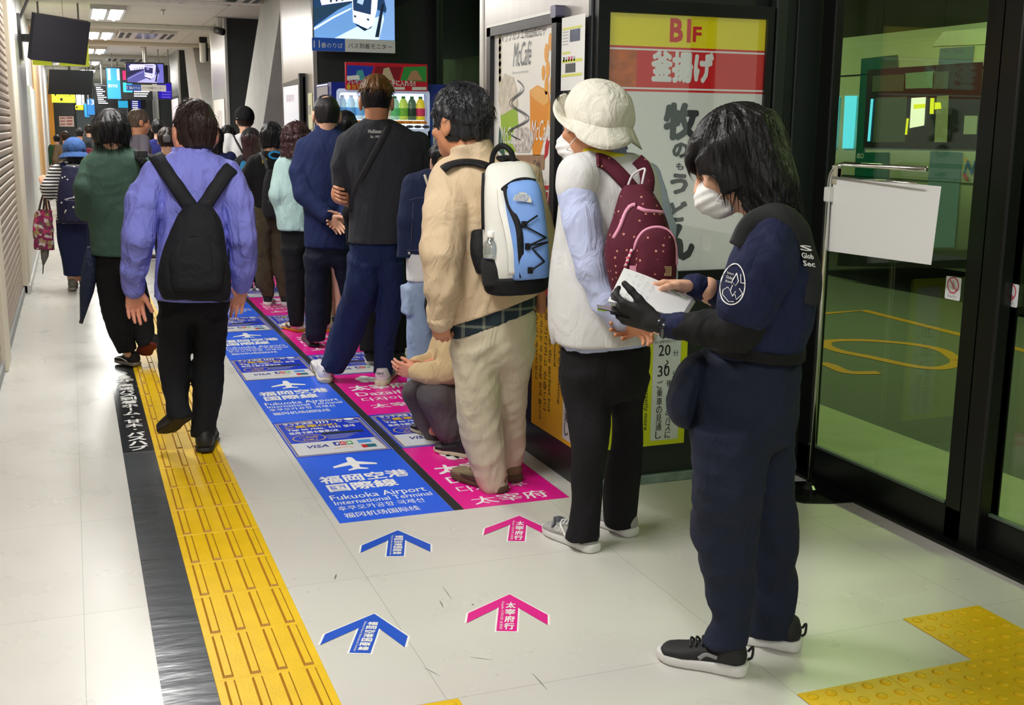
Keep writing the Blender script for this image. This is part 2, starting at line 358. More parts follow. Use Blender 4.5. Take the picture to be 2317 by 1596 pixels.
# ---- pillars on the right: steel corridor face, dark front
def pillar(y0, y1, front=M_char):
    o = struct('column', box(XC + .012, XR + .02, y0 + .012, y1, 0, CZ), front)
    obj('steel_cladding', bbox(XC, XC + .02, y0 + .03, y1, .0 if y0 > 5 else .95, CZ, .004), M_steel, o)
    obj('corner_trim', bbox(XC - .004, XC + .035, y0 - .004, y0 + .03, 0, CZ, .005), M_alu if y0 > 5 else mat('dark_metal_trim', '3a3d3f', .35, .6), o)
    if y0 > 5: obj('corner_trim', bbox(XC - .004, XC + .03, y1 - .03, y1, 0, CZ, .005), M_alu, o)
    return o
c1 = pillar(YC, 5.52, M_dark)
obj('lower_cladding', box(XC - .001, XC + .02, YC + .03, 5.52, .0, .95), mat('dark_panel', '222425', .3, .2), c1)
obj('kick_plate', bbox(XC + .03, XR - .05, YC - .012, YC + .01, .0, .04, .004), mat('worn_metal', '8fa0a0', .4, .6, var=.3, vscale=20), c1)
obj('corner_trim', bbox(XC - .006, XC + .03, 5.47, 5.52, .95, CZ, .005), M_alu, c1)
pillar(9.75, 11.25); pillar(15.5, 17.1); pillar(22.42, 24.2); pillar(28.2, 29.8)
# dark panelling right of the lit poster, up to the doors
struct('wall_right', join(bbox(2.74, 2.80, YC - .05, YC, 0, CZ, .008), bbox(2.86, XR + .05, YC - .02, YC + .05, 0, CZ, .008), box(2.80, 2.86, YC - .01, YC + .02, 0, CZ)), M_dark)
# ---- window walls between the pillars, with slanted braces
Gl = glass('window_glass', (.55, .66, .58), .07); Gd = glass('door_glass', (.86, .92, .84), .05)
def window_bay(n, y0, y1):
    o = struct('window_%d' % n, join(box(XR + .0, XR + .06, y0, y1, 0, .25), box(XR, XR + .06, y0, y1, 2.65, CZ), box(XR, XR + .06, y0, y0 + .12, 0, CZ), box(XR, XR + .06, y1 - .12, y1, 0, CZ), box(XR, XR + .06, (y0 + y1) / 2 - .04, (y0 + y1) / 2 + .04, 0, CZ)), M_black)
    obj('pane', box(XR + .025, XR + .033, y0 + .12, y1 - .12, .25, 2.65), Gl, o)
window_bay(1, 5.52, 9.75)
for n, (y0, y1) in enumerate(((11.25, 15.5), (17.1, 22.42))):
    struct('wall_right', box(XR, XR + .06, y0, y1, 0, CZ), mat('grey_glass_panel', '4a4d4b', .25, .1))
# slanted concrete braces
def brace(q, label):
    n = len(q); v = [(2.05, y, z) for y, z in q] + [(2.42, y, z) for y, z in q]
    return single('brace', (v, [list(range(n)), list(range(2 * n - 1, n - 1, -1))] + [[i, i + n, (i + 1) % n + n, (i + 1) % n] for i in range(n)]), M_conc, label, 'brace', kind='structure')
brace([(11.72, CZ), (13.14, CZ), (15.46, 1.24), (15.46, 0), (15.1, 0)], 'slanted pale concrete brace leaning behind the steel pillar with the monitor')
brace([(22.35, CZ), (20.85, CZ), (19.7, 1.92), (17.6, 0), (20.4, 0), (21.8, 1.95)], 'slanted pale concrete brace further back, leaning the other way')
# ---- sliding glass doors on the right
M_frame = mat('door_frame', '151816', .3, .3)
def door(n, y0, y1, xo, label):
    t = thing('door_%d' % n, label, 'door', (XR + xo, (y0 + y1) / 2, 0)); t['kind'] = 'structure'
    x0, x1 = XR + xo, XR + xo + .045
    obj('pane', box(x0 + .018, x0 + .026, y0 + .08, y1 - .08, .14, 2.4), Gd, t)
    obj('bottom_rail', bbox(x0, x1, y0, y1, .015, .14, .006), M_frame, t); obj('top_rail', bbox(x0, x1, y0, y1, 2.4, 2.5, .006), M_frame, t)
    obj('stile', bbox(x0, x1, y0, y0 + .09, .015, 2.5, .006), M_frame, t); obj('stile', bbox(x0, x1, y1 - .09, y1, .015, 2.5, .006), M_frame, t)
    obj('glazing_bead', bbox(x0 - .006, x0 + .012, y0 + .09, y1 - .09, .14, .152, .003), mat('bead', '6f7f74', .3, .6), t)
    return t
door(1, 3.13, 4.16, 0, 'sliding glass door panel beside the white board stand')
door(2, 1.6, 3.14, .05, 'sliding glass door panel at the right edge of the photo')
struct('trim_10', join(bbox(XR - .03, XR + .06, 1.2, 4.2, 2.5, CZ, .01), bbox(XR - .05, XR + .12, 1.0, 4.2, 0, .016, .004), bbox(XR + .0, XR + .1, 3.05, 3.15, 0, CZ, .008)), M_frame)
# ================================================================== outside: bus bay
M_asph = mat('asphalt', '5a6158', .85, bump=.5, bscale=160, var=.18, vscale=60); M_kerb = mat('kerb_platform', 'a3ac8c', .7, var=.08, vscale=5)
struct('ground_outside', box(3.84, 40, -12, 40, -.3, -.15), M_asph)
struct('ground_kerb', box(XR + .06, 3.84, -12, 40, -.3, -.002), M_kerb)
struct('wall_outside', join(*[box(13.0, 13.2, -12 + 1.5 * i, -12 + 1.5 * i + 1.485, -.15, 5) for i in range(36)]), mat('bay_concrete', '8a8f5e', .8, var=.15, vscale=1.2))
struct('ceiling_outside', box(XR + .06, 13.2, -12, 40, 3.9, 4.1), mat('bay_ceiling', '565a4c', .8))
tag(obj('tactile_paving', join(*[bbox(3.3, 3.6, y, y + .3, -.002, .004, .002) for y in np.arange(-1.2, 2.7, .301)]), mat('tactile_outside', 'd8c818', .6)), 'yellow tactile strip on the kerb outside the glass doors', 'tactile paving')
M_lane = mat('lane_paint', 'b98420', .7, var=.15, vscale=30)
def lane(pts, wd, label):
    p = catmull([gp(u, v, -.149)[:2] for u, v in pts], 8); v, f = stroke2(p, wd, 0); v[:, 2] = -.147; single('lane_marking', (v, f), M_lane, label, 'lane marking')
p = [gp(u, v, -.149)[:2] for u, v in ((1790, 718), (1860, 710), (1955, 703), (2170, 757), (2400, 815))]
v, f = stroke2(p, .10, 0); v[:, 2] = -.147; single('lane_marking', (v, f), M_lane, 'long orange line painted on the asphalt outside the doors', 'lane marking')
lane([(2165, 815), (2130, 793), (2060, 779), (1960, 771), (1880, 772), (1868, 782), (1900, 795), (1970, 809), (2060, 828), (2120, 834), (2160, 826), (2166, 816)], .10, 'orange painted numeral zero on the asphalt outside the doors')
lane([(1858, 822), (1880, 828), (1920, 843), (1990, 844)], .10, 'orange painted numeral one on the asphalt nearest the doors')
# bus, its long side facing the doors
BX = 8.0
bus = thing('bus', 'white city bus with green and blue bands standing in the bay outside', 'bus', (BX + 1.2, 7, -.15))
M_bw = mat('bus_white', 'c9d3b4', .3, coat=.4); M_bg = mat('bus_green', '0a5f52', .3, coat=.4); M_bb = mat('bus_blue', '5f7f94', .35, coat=.3); M_bk = mat('bus_black_trim', '191b1a', .4); M_bwin = glass('bus_window', (.28, .32, .28), .10)
bm = bmesh.new(); bmesh.ops.create_cube(bm, size=1)
for q in bm.verts: q.co = Vector((BX + .005 + (q.co.x + .5) * 2.4, 2.0 + (q.co.y + .5) * 9.6, .18 + (q.co.z + .5) * 2.35))
bmesh.ops.bevel(bm, geom=[e for e in bm.edges if min(e.verts[0].co.z, e.verts[1].co.z) > 2.4], offset=.14, segments=4, affect='EDGES')
obj('body', bm_vf(bm), M_bw, bus, True)
def bp(name, pix, m, off=.004, parent=None):
    p = [atX(u, v, BX)[1:] for u, v in pix]; v, f = slab([(-a, b) for a, b in p], .006)
    return obj(name, onplane((v, f), (BX + .004 - off, 0, 0), (0, -1, 0), (0, 0, 1)), m, parent or bus)
bp('green_band', [(1950, 133), (2030, 124), (2032, 160), (1965, 165), (1955, 345), (2012, 345), (2008, 470), (1930, 470)], M_bg)
bp('blue_band', [(2128, 110), (2205, 104), (2200, 145), (2124, 148)], M_bb); bp('blue_band', [(2106, 342), (2178, 345), (2160, 560), (2090, 560)], M_bb)
bp('window_surround', [(1965, 158), (2225, 140), (2212, 338), (1955, 334)], M_bk, .010)
for q in ([(1978, 172), (2050, 168), (2047, 206), (1976, 208)], [(2115, 163), (2150, 161), (2147, 200), (2113, 203)], [(1985, 222), (2055, 218), (2050, 322), (1978, 322)]): bp('window_pane', q, mat('bus_seat_view', '4f5c48', .4), .016)
bp('transom_panel', [(2052, 166), (2117, 161), (2115, 199), (2052, 201)], mat('pale_green_panel', '79a184', .5), .016)
bp('window_pane', [(2066, 222), (2098, 220), (2094, 284), (2062, 290)], mat('lit_sign_view', 'f2f4d8', .5, emit=.8), .02)
bp('window_pane', [(2124, 218), (2150, 216), (2146, 322), (2118, 322)], mat('yellow_sign_view', '9ba27c', .5), .02)
for q in ([(2072, 236), (2098, 235), (2097, 244), (2072, 247)], [(2110, 222), (2118, 222), (2116, 258), (2108, 258)], [(2120, 232), (2132, 232), (2134, 246), (2119, 248)], [(2056, 268), (2060, 268), (2056, 305), (2052, 305)]): bp('sign_glow', q, mat('lit_yellow', 'd8d80c', .5, emit=.9), .024)
for q in ([(1896, 218), (1901, 218), (1893, 335), (1888, 335)], [(1914, 217), (1941, 217), (1932, 336), (1908, 336)]): bp('lit_panel', q, mat('lit_cyan', '58c8e4', .5, emit=1.1), .012)
bp('window_pane', [(1975, 224), (1980, 224), (1972, 320), (1967, 320)], mat('lit_cyan', '58c8e4'), .024)
bp('notice', [(2186, 262), (2215, 262), (2212, 304), (2183, 304)], mat('pale_notice', 'a8b09c', .5), .016)
bp('roof_pod', [(2110, 105), (2135, 72), (2240, 62), (2235, 100)], M_bw, .002)
bp('skirt', [(1900, 562), (2400, 570), (2380, 612), (1895, 602)], M_bk, .008)
for u in (2300,):
    c = atX(u, 600, BX); obj('wheel', lathe([(.0, 0), (.3, 0), (.46, -.02), (.48, -.1), (.48, -.28), (.3, -.3)], (BX + .0, c[1], .33), 32, (-1, 0, 0)), M_bk, bus, True)
obj('lettering', onplane(line2('出口', 0, 0, h=.055, bold=.01), (BX - .008, atX(1940, 358, BX)[1], atX(1940, 358, BX)[2]), (0, -1, 0), (0, 0, 1)), P_white, bus)
p0 = atX(2181, 394, BX); obj('lettering', onplane(line2('Nis', 0, 0, h=.13, skew=.25, bold=.02), (BX - .008, p0[1], p0[2]), (0, -1, 0), (0, 0, 1)), mat('bus_letters', '3060a0', .4), bus)
for (u, v, c) in ((2189, 366, 'c99a30'), (2186, 400, 'b04a44')):
    p0 = atX(u, v, BX); obj('emblem', onplane((np.c_[np.array(ell2(0, 0, .05, .022, 14)) @ np.array([[.7, -.7], [.7, .7]]), np.zeros(14)], [list(range(14))]), (BX - .008, p0[1], p0[2]), (0, -1, 0), (0, 0, 1)), mat('emblem_' + c, c, .4), bus)
obj('panel_seam', join(*[bbox(BX - .006, BX + .004, 2, 11.6, z, z + .012, .002) for z in (1.02, 2.1)]), M_bk, bus)
for y0, y1 in ((5.35, 7.1), (3.55, 5.25), (2.1, 3.45)):
    obj('window_surround', box(BX - .008, BX + .004, y0, y1, 1.28, 2.12), M_bk, bus); obj('window_pane', box(BX - .014, BX - .006, y0 + .07, y1 - .07, 1.36, 2.04), mat('bus_seat_view', '4f5c48', .4), bus)
obj('blue_band', box(BX - .007, BX + .004, 3.1, 3.8, .5, 1.26), M_bb, bus)
bp('lit_panel', [(2296, 258), (2330, 256), (2330, 276), (2296, 276)], mat('lit_pink', 'd8836c', .5, emit=.5), .02); bp('notice', [(2297, 356), (2330, 358), (2330, 390), (2296, 388)], mat('pale_notice', 'a8b09c'), .016); bp('notice', [(2294, 400), (2330, 402), (2330, 436), (2292, 434)], mat('red_notice', '8a4c44', .5), .016)
obj('wheelchair_badge', onplane(slab(rect(0, .30, 0, .26), .004), (BX - .006, atX(2296, 492, BX)[1], atX(2296, 492, BX)[2]), (0, -1, 0), (0, 0, 1)), mat('badge_blue', '2f5078', .5), bus)
obj('badge_figure', onplane(join(stroke2([(.12, .22), (.12, .12), (.2, .11), (.24, .04)], .025, .006), stroke2([(.07, .13), (.05, .06), (.09, .02), (.16, .02), (.2, .06)], .022, .006)), (BX - .006, atX(2296, 492, BX)[1], atX(2296, 492, BX)[2]), (0, -1, 0), (0, 0, 1)), mat('badge_pale', '9fb8b8', .5), bus)
# ---- lamps
M_tube = mat('lamp_tube', 'ffffff', .5, emit=14.)
def fixture(y, label, X=.5):
    t = thing('ceiling_light', label, 'ceiling light', (X, y, CZ)); dx = X - .5
    obj('housing', join(*[box(a + dx, b + dx, y + c, y + d, CZ - e, CZ) for a, b, c, d, e in ((.30, .33, -.7, .7, .05), (.67, .70, -.7, .7, .05), (.30, .70, -.72, -.7, .05), (.30, .70, .7, .72, .05), (.48, .52, -.7, .7, .06))]), mat('lamp_housing', 'dcdcd8', .35, .3), t)
    for x in (.40 + dx, .60 + dx): obj('lamp_tube', tube([(x, y - .62, CZ - .04), (x, y + .62, CZ - .04)], .030, 10), M_tube, t, True)
    ld = bpy.data.lights.new('lamp', 'AREA'); ld.shape = 'RECTANGLE'; ld.size = .36; ld.size_y = 1.3; ld.energy = LAMP_W; ld.color = (1, .985, .95)
    lo = bpy.data.objects.new('lamp', ld); COL.objects.link(lo); lo.location = (0, 0, -.075); lo.parent = t
ORD0 = ['first', 'second', 'third', 'fourth']
LN = ['nearest', 'second nearest', 'middle', 'fourth', 'fifth', 'sixth', 'farthest']
for i, y in enumerate((-.6, 3.3, 7.2, 11.1)): fixture(y, 'twin tube ceiling light overhead out of the photo, %s from the camera' % ORD0[i], .25)
for i, y in enumerate((15.2, 18.8, 22.8, 27.2, 31.3, 35.3)): fixture(y, '%s glowing twin tube ceiling light in the corridor row' % LN[i if i < 5 else 6])
for y in (2.0, 7.5, 13): 
    t = thing('ceiling_light', 'bus bay tube lamp outside the glass, %s' % ('nearest', 'middle', 'farthest')[int(y // 6)], 'ceiling light', (6.0, y, 3.85))
    obj('lamp_tube', tube([(6.0, y - 1.1, 3.8), (6.0, y + 1.1, 3.8)], .03, 8), mat('bay_tube', 'f0ffe0', .5, emit=6.), t, True)
    ld = bpy.data.lights.new('lamp', 'AREA'); ld.shape = 'RECTANGLE'; ld.size = .3; ld.size_y = 2.2; ld.energy = BAY_W; ld.color = (.82, 1, .42)
    lo = bpy.data.objects.new('lamp', ld); COL.objects.link(lo); lo.location = (0, 0, -.08); lo.parent = t
# ceiling air units, hatch, sprinkler heads
def cassette(x0, x1, y0, y1, label):
    t = thing('air_vent', label, 'air vent', ((x0 + x1) / 2, (y0 + y1) / 2, CZ)); 
    obj('panel', bbox(x0, x1, y0, y1, CZ - .05, CZ, .012), mat('vent_panel', 'cfccc4', .35), t)
    for k in (0, 1):
        for s in (0, 1):
            xx = (x0 + .05 + .1 * k) if s == 0 else (x1 - .05 - .1 * k); obj('slot', box(xx - .028, xx + .028, y0 + .08, y1 - .08, CZ - .054, CZ - .049), mat('vent_slot', '2a2828', .6), t)
    obj('mirror_panel', box(x0 + .26, x1 - .26, y0 + .06, y1 - .06, CZ - .056, CZ - .049), mat('vent_mirror', 'b9b8b8', .15, .9), t)
cassette(.92, 2.0, 12.3, 13.4, 'air unit with dark slots at the top edge of the photo'); cassette(.75, 1.55, 17.9, 19.1, 'air unit with dark slots in the middle of the ceiling'); cassette(.8, 1.6, 24.9, 26.1, 'farther striped air unit above the boarding boards'); cassette(.45, 1.0, 28.8, 30, 'small far air unit near the lamp row')
single('ceiling_hatch', join(*[bbox(1.35, 1.95, 12.1 + a, 12.1 + b, CZ - .008, CZ, .002) for a, b in ((0, .02), (.6, .62))], bbox(1.35, 1.37, 12.1, 12.72, CZ - .008, CZ, .002), bbox(1.93, 1.95, 12.1, 12.72, CZ - .008, CZ, .002)), M_grey, 'square access hatch in the ceiling', 'hatch')
for i, (u, v) in enumerate(((368, 22), (341, 67), (307, 97), (322, 106), (380, 56))):
    p = gp(u, v, CZ); single('sprinkler', lathe([(.03, 0), (.035, -.012), (.012, -.02), (.012, -.05), (.02, -.055)], p, 12), M_alu, ['front sprinkler head in the ceiling', 'sprinkler head beyond the air unit', 'sprinkler head by the middle lamp row', 'sprinkler head above the hanging monitor', 'sprinkler disc right of the air unit'][i], 'sprinkler')
# camera and speaker by the pillars
t = thing('speaker', 'slim white speaker hanging on a stem below the ceiling', 'speaker', atY(458, 142, 19))
p = atY(458, 62, 19); q = atY(458, 92, 19); r = atY(458, 142, 19)
obj('stem', tube([(p[0], p[1], CZ), (q[0], q[1], q[2])], .012), M_black, t); obj('ceiling_plate', bbox(p[0] - .06, p[0] + .06, 18.94, 19.06, CZ - .09, CZ, .01), M_black, t)
obj('body', bbox(q[0] - .05, q[0] + .05, 18.95, 19.05, r[2], q[2], .03, 3), mat('speaker_white', 'dcdcd6', .4), t, True); obj('side_cover', bbox(q[0] + .03, q[0] + .075, 18.96, 19.04, r[2] + .02, q[2] - .02, .02), M_black, t)
t = thing('security_camera', 'small black camera with chrome bracket at the dark pillar top', 'security camera', atY(495, 70, 15.4))
p = atY(496, 50, 15.45); obj('bracket', bbox(p[0] - .03, p[0] + .03, 15.4, 15.5, p[2] - .12, p[2] + .06, .01), M_chrome, t); obj('body', tube([p + [-.05, -.02, -.1], p + [.03, -.12, -.13]], .045, 14), M_black, t, True)
# ================================================================== floor graphics
E0 = .0002
def fl(vf2, z=E0): return onplane(vf2, (0, 0, 0), (1, 0, 0), (0, 1, 0), z)
M_tape = mat('dark_floor_film', '4a4d50', .22, bump=.25, bscale=9, var=.08, vscale=6, stretch=(.6, 2.2, 1)); M_tapeb = mat('black_floor_film', '26282b', .25, bump=.12, bscale=10)
single('floor_film', fl(slab(rect(.14, .281, -1, 5.405), .0008)), M_tape, 'scuffed dark grey floor film strip left of the tactile tiles', 'floor film')
bl = thing('floor_sign', 'black floor sign with white vertical writing left of the tactile tiles', 'floor sign', (.21, 5.41, 0))
obj('panel', fl(slab(rect(.14, .281, 5.41, 7.6), .0008)), M_tapeb, bl)
obj('lettering', fl(vert2('高速バス到着ホーム・甘木・バスハブ', .215, 6.93, .085, .083, .005, .03), .0018), P_white, bl)
obj('lettering', fl(join(line2('2F', .215, 6.98, h=.07, wd=.10, al='C', bold=.03), ([(.175, 7.07, 0), (.255, 7.07, 0), (.235, 7.12, 0), (.255, 7.12, 0), (.215, 7.2, 0), (.175, 7.12, 0), (.195, 7.12, 0)], [list(range(7))])), .0018), P_white, bl)
# tactile bar tiles
M_tac = mat('tactile_yellow', 'e6bc08', .42, bump=.08, bscale=120, var=.07, vscale=9, spec=.4)
ORD = 'nearest second third fourth fifth sixth seventh eighth ninth tenth eleventh twelfth thirteenth fourteenth fifteenth sixteenth seventeenth eighteenth nineteenth twentieth'.split()
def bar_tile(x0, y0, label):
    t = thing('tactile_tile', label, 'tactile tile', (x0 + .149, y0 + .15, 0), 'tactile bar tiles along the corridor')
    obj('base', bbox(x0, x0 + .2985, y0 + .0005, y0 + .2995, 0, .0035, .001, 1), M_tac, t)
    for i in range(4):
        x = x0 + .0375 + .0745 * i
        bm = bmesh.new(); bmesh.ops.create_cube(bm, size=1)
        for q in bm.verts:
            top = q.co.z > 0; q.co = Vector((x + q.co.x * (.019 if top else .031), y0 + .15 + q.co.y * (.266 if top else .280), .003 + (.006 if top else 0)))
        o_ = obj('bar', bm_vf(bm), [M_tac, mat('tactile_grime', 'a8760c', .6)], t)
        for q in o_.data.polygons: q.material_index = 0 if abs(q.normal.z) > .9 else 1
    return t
proto = None
for k in range(20):
    y = 2.385 - .3 + .3 * k
    lb = 'yellow bar tactile tile, %s from the photo\'s lower edge in its strip' % ORD[k]
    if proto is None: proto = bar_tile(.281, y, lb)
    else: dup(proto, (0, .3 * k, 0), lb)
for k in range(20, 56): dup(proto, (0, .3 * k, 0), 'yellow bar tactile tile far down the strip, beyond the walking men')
def blister_tile(x0, y0, label):
    t = thing('tactile_tile', label, 'tactile tile', (x0 + .15, y0 + .15, 0), 'tactile dot tiles at the lower edge')
    obj('base', bbox(x0 + .0005, x0 + .2995, y0 + .0005, y0 + .2995, 0, .0035, .001, 1), M_tac, t)
    for i in range(5):
        for j in range(5): obj('dot', lathe([(.0165, 0), (.015, .0028), (.010, .0048), (.004, .0055)], (x0 + .03 + .06 * i, y0 + .03 + .06 * j, .003), 12), M_tac, t, True)
    return t
pb = blister_tile(2.35, 2.385, 'yellow dot tactile tile at the tip of the spur toward the doors')
for (dx, dy, lb) in ((0, -.3, 'yellow dot tactile tile at the corner where the two strips meet'), (.3, -.3, 'yellow dot tactile tile at the right edge of the photo'), (-.3, -.3, 'yellow dot tactile tile left of the strip corner'), (-.6, -.3, 'yellow dot tactile tile behind the guard\'s shoes'), (.3, .0, 'yellow dot tactile tile right of the spur, cut by the photo edge'), (-1.77, -.012, 'yellow tactile tile corner at the middle of the lower edge')):
    if lb.startswith('yellow dot tactile tile right of the spur'): continue
    dup(pb, (dx, dy, 0), lb)
# destination stickers
BX0, BX1, PX0, PX1 = .88, 1.342, 1.386, 1.845
M_sb = mat('sticker_blue', '2f66ee', .28, var=.04, vscale=5); M_sp = mat('sticker_pink', 'ea1a94', .28, var=.03, vscale=5); M_sd = mat('sticker_deep_blue', '1c3ccc', .28)
M_sg = mat('sticker_grey', 'a7a9ae', .35); M_sw = mat('sticker_pale', 'd8dade', .3); M_st = mat('sticker_text', 'f4f4f4', .35)
single('divider_strip', fl(slab(rect(1.343, 1.385, 4.135, 15), .0007)), mat('divider_black', '2a2a2c', .35), 'black divider strip between the blue and pink floor stickers', 'floor strip')
ICON = [(0, .21), (-.014, .2), (-.018, .165), (-.02, .13), (-.1, .075), (-.1, .05), (-.02, .075), (-.015, .03), (-.045, .005), (-.045, -.012), (0, .002), (.045, -.012), (.045, .005), (.015, .03), (.02, .075), (.1, .05), (.1, .075), (.02, .13), (.018, .165), (.014, .2)]
def dest_blue(y0, y1, label):
    t = thing('floor_sticker', label, 'floor sticker', ((BX0 + BX1) / 2, y0, 0), 'blue airport floor stickers')
    obj('panel', fl(slab(rect(BX0, BX1, y0, y1), .0007)), M_sb, t); T = y1 - .93; x = BX0
    v = np.array(ICON); v[:, 0] += x + .232; v[:, 1] = v[:, 1] * .95 + T + .672
    obj('plane_icon', fl((v, [[0, 1, 2, 17 + 1, 19], [2, 3, 17, 18], [3, 4, 5, 6], [3, 6, 14, 17], [17, 14, 15, 16], [6, 7, 13, 14], [7, 8, 9, 10], [7, 10, 13], [10, 11, 12, 13]]), .0016), M_st, t)
    obj('lettering', fl(join(line2('福岡空港', x + .035, T + .502, h=.108, wd=.39, bold=.028), line2('国際線', x + .045, T + .385, h=.105, wd=.30, bold=.028)), .0016), M_st, t)
    obj('lettering', fl(join(line2('Fukuoka Airport', x + .028, T + .255, h=.085, wd=.405, bold=.008), line2('International Terminal', x + .03, T + .213, h=.05, wd=.41, bold=.008), line2('후쿠오카공항 국제선', x + .03, T + .138, h=.055, wd=.355, bold=.006), line2('福冈机场国际线', x + .035, T + .048, h=.058, wd=.305, bold=.012)), .0016), M_st, t)
    return t
def dest_pink(y0, y1, label):
    t = thing('floor_sticker', label, 'floor sticker', ((PX0 + PX1) / 2, y0, 0), 'pink shrine-town floor stickers')
    obj('panel', fl(slab(rect(PX0, PX1, y0, y1), .0007)), M_sp, t); T = y1 - .93; x = PX0
    pet = [(ell2(x + .2 + .035 * _c(a), T + .76 + .055 * _s(a), .03, .045, 14)) for a in np.arange(5) * 1.2566 + 1.57]
    obj('blossom_icon', fl(join(*[(np.c_[np.array(q), np.zeros(14)], [list(range(14))]) for q in pet]), .0016), M_st, t)
    obj('lettering', fl(line2('太宰府', x + .045, T + .475, h=.135, wd=.36, bold=.028), .0016), M_st, t)
    obj('lettering', fl(join(line2('Dazaifu', x + .05, T + .335, h=.09, wd=.31, bold=.008), line2('다자이후', x + .05, T + .2, h=.085, wd=.31, bold=.006), line2('太宰府', x + .06, T + .035, h=.095, wd=.33, bold=.012)), .0016), M_st, t)
    return t
def tap_panel(X0, y0, h, label, grp):
    W = .46; t = thing('floor_sticker', label, 'floor sticker', (X0 + W / 2, y0, 0), grp)
    obj('panel', fl(slab(rect(X0, X0 + W, y0, y0 + h), .0007)), M_sd, t)
    o = [(X0 + .008, y0 + .012), (X0 + W - .008, y0 + .012), (X0 + W - .01, y0 + h - .03), (X0 + .225, y0 + h - .005), (X0 + .006, y0 + h - .03)]
    c = np.array([X0 + W / 2, y0 + h / 2])
    i1 = [tuple(np.array(q) + (c - np.array(q)) * .028) for q in o]; i2 = [tuple(np.array(q) + (c - np.array(q)) * .05) for q in o]; i3 = [tuple(np.array(q) + (c - np.array(q)) * .068) for q in o]
    obj('grey_border', fl(ring2(o, i1, .0001), .0014), M_sg, t); obj('gold_border', fl(ring2(i2, i3, .0001), .0014), P_gold, t)
    obj('logo_panel', fl((np.array([(X0 + .022, y0 + .028, 0), (X0 + W - .022, y0 + .028, 0), (X0 + W - .03, y0 + .245, 0), (X0 + .022, y0 + .245, 0)]), [(0, 1, 2, 3)]), .0015), M_sw, t)
    x = X0
    wave = [stroke2([(x + .215 + .018 * k, y0 + .59), (x + .222 + .018 * k, y0 + .615), (x + .215 + .018 * k, y0 + .64)], .008, 0) for k in range(4)]
    obj('lettering', fl(join(line2('タッチ決済', x + .045, y0 + .59, h=.05, wd=.155, bold=.02), *wave, line2('で', x + .30, y0 + .59, h=.05, bold=.02), line2('Tap to ride.', x + .045, y0 + .468, h=.045, wd=.19, bold=.03), line2('터치 결제', x + .26, y0 + .475, h=.045, wd=.13, bold=.02), line2('信用卡刷卡乗車OK', x + .045, y0 + .408, h=.048, wd=.25, bold=.02)), .0018), M_st, t)
    obj('lettering', fl(line2('ご乗車OK!', x + .045, y0 + .522, h=.06, wd=.265, bold=.03), .0018), P_gold, t)
    obj('badge', fl(join(ring2(ell2(x + .125, y0 + .325, .082, .068), ell2(x + .125, y0 + .325, .075, .061), 0), line2('ご利用', x + .125, y0 + .325, h=.035, wd=.09, al='C', bold=.02), line2('OK!', x + .125, y0 + .277, h=.035, wd=.07, al='C', bold=.02)), .0018), mat('badge_gold', 'c9a86a', .4), t)
    obj('card_picture', fl((np.array([(x + .2, y0 + .365, 0), (x + .41, y0 + .365, 0), (x + .41, y0 + .405, 0), (x + .2, y0 + .405, 0)]), [(0, 1, 2, 3)]), .0017), mat('card_dark', '2a3440', .3), t)
    obj('lettering', fl(join(*[(np.array([(x + .21, y0 + .345 - .022 * k, 0), (x + .37 - .02 * k, y0 + .345 - .022 * k, 0), (x + .37 - .02 * k, y0 + .352 - .022 * k, 0), (x + .21, y0 + .352 - .022 * k, 0)]), [(0, 1, 2, 3)]) for k in range(4)]), .0017), M_sg, t)
    obj('pictogram', fl(join(ring2(ell2(x + .39, y0 + .63, .026, .022), ell2(x + .39, y0 + .63, .001, .001), 0), stroke2([(x + .36, y0 + .58), (x + .42, y0 + .585), (x + .43, y0 + .56), (x + .37, y0 + .55)], .007, 0)), .0018), M_st, t)
    obj('logo_lettering', fl(line2('VISA', x + .075, y0 + .14, h=.05, wd=.11, bold=.02, skew=.2), .0018), P_navy, t)
    for k, (ch, m) in enumerate((('J', P_navy), ('C', P_red), ('B', P_grn))):
        obj('logo_tile', fl((np.array([(x + .215 + .032 * k, y0 + .15, 0), (x + .243 + .032 * k, y0 + .15, 0), (x + .243 + .032 * k, y0 + .215, 0), (x + .215 + .032 * k, y0 + .215, 0)]), [(0, 1, 2, 3)]), .0017), m, t)
        obj('logo_lettering', fl(line2(ch, x + .229 + .032 * k, y0 + .165, h=.035, wd=.018, al='C', bold=.03), .0019), M_st, t)
    def rq(a, b, c_, d): return np.array([(x + a, y0 + c_, 0), (x + b, y0 + c_, 0), (x + b, y0 + d, 0), (x + a, y0 + d, 0)]), [(0, 1, 2, 3)]
    obj('logo_tile', fl(rq(.335, .40, .16, .215), .0017), mat('logo_blue', '4a90d8', .4), t); obj('logo_tile', fl(rq(.335, .36, .075, .13), .0017), P_red, t); obj('logo_tile', fl(rq(.36, .405, .075, .13), .0017), mat('logo_teal', '1d6470', .4), t)
    obj('logo_line', fl(stroke2(catmull([(x + .2, y0 + .1), (x + .27, y0 + .115), (x + .29, y0 + .09)], 5), .006, 0), .0017), P_org, t)
    return t
PW = 1.71; NB = 7
P = ['nearest', 'second', 'third', 'fourth', 'fifth', 'sixth', 'seventh']
d0 = dest_blue(4.135, 5.065, 'nearest blue floor sticker with white plane and airport names'); dest = dest_blue(5.742, 6.775, 'second blue airport floor sticker, beside the tall man\'s left shoe')
e0 = dest_pink(4.135, 5.065, 'nearest pink floor sticker under the beige-jacketed man'); ed = dest_pink(5.742, 6.775, 'second pink floor sticker under the tall man\'s right shoe')
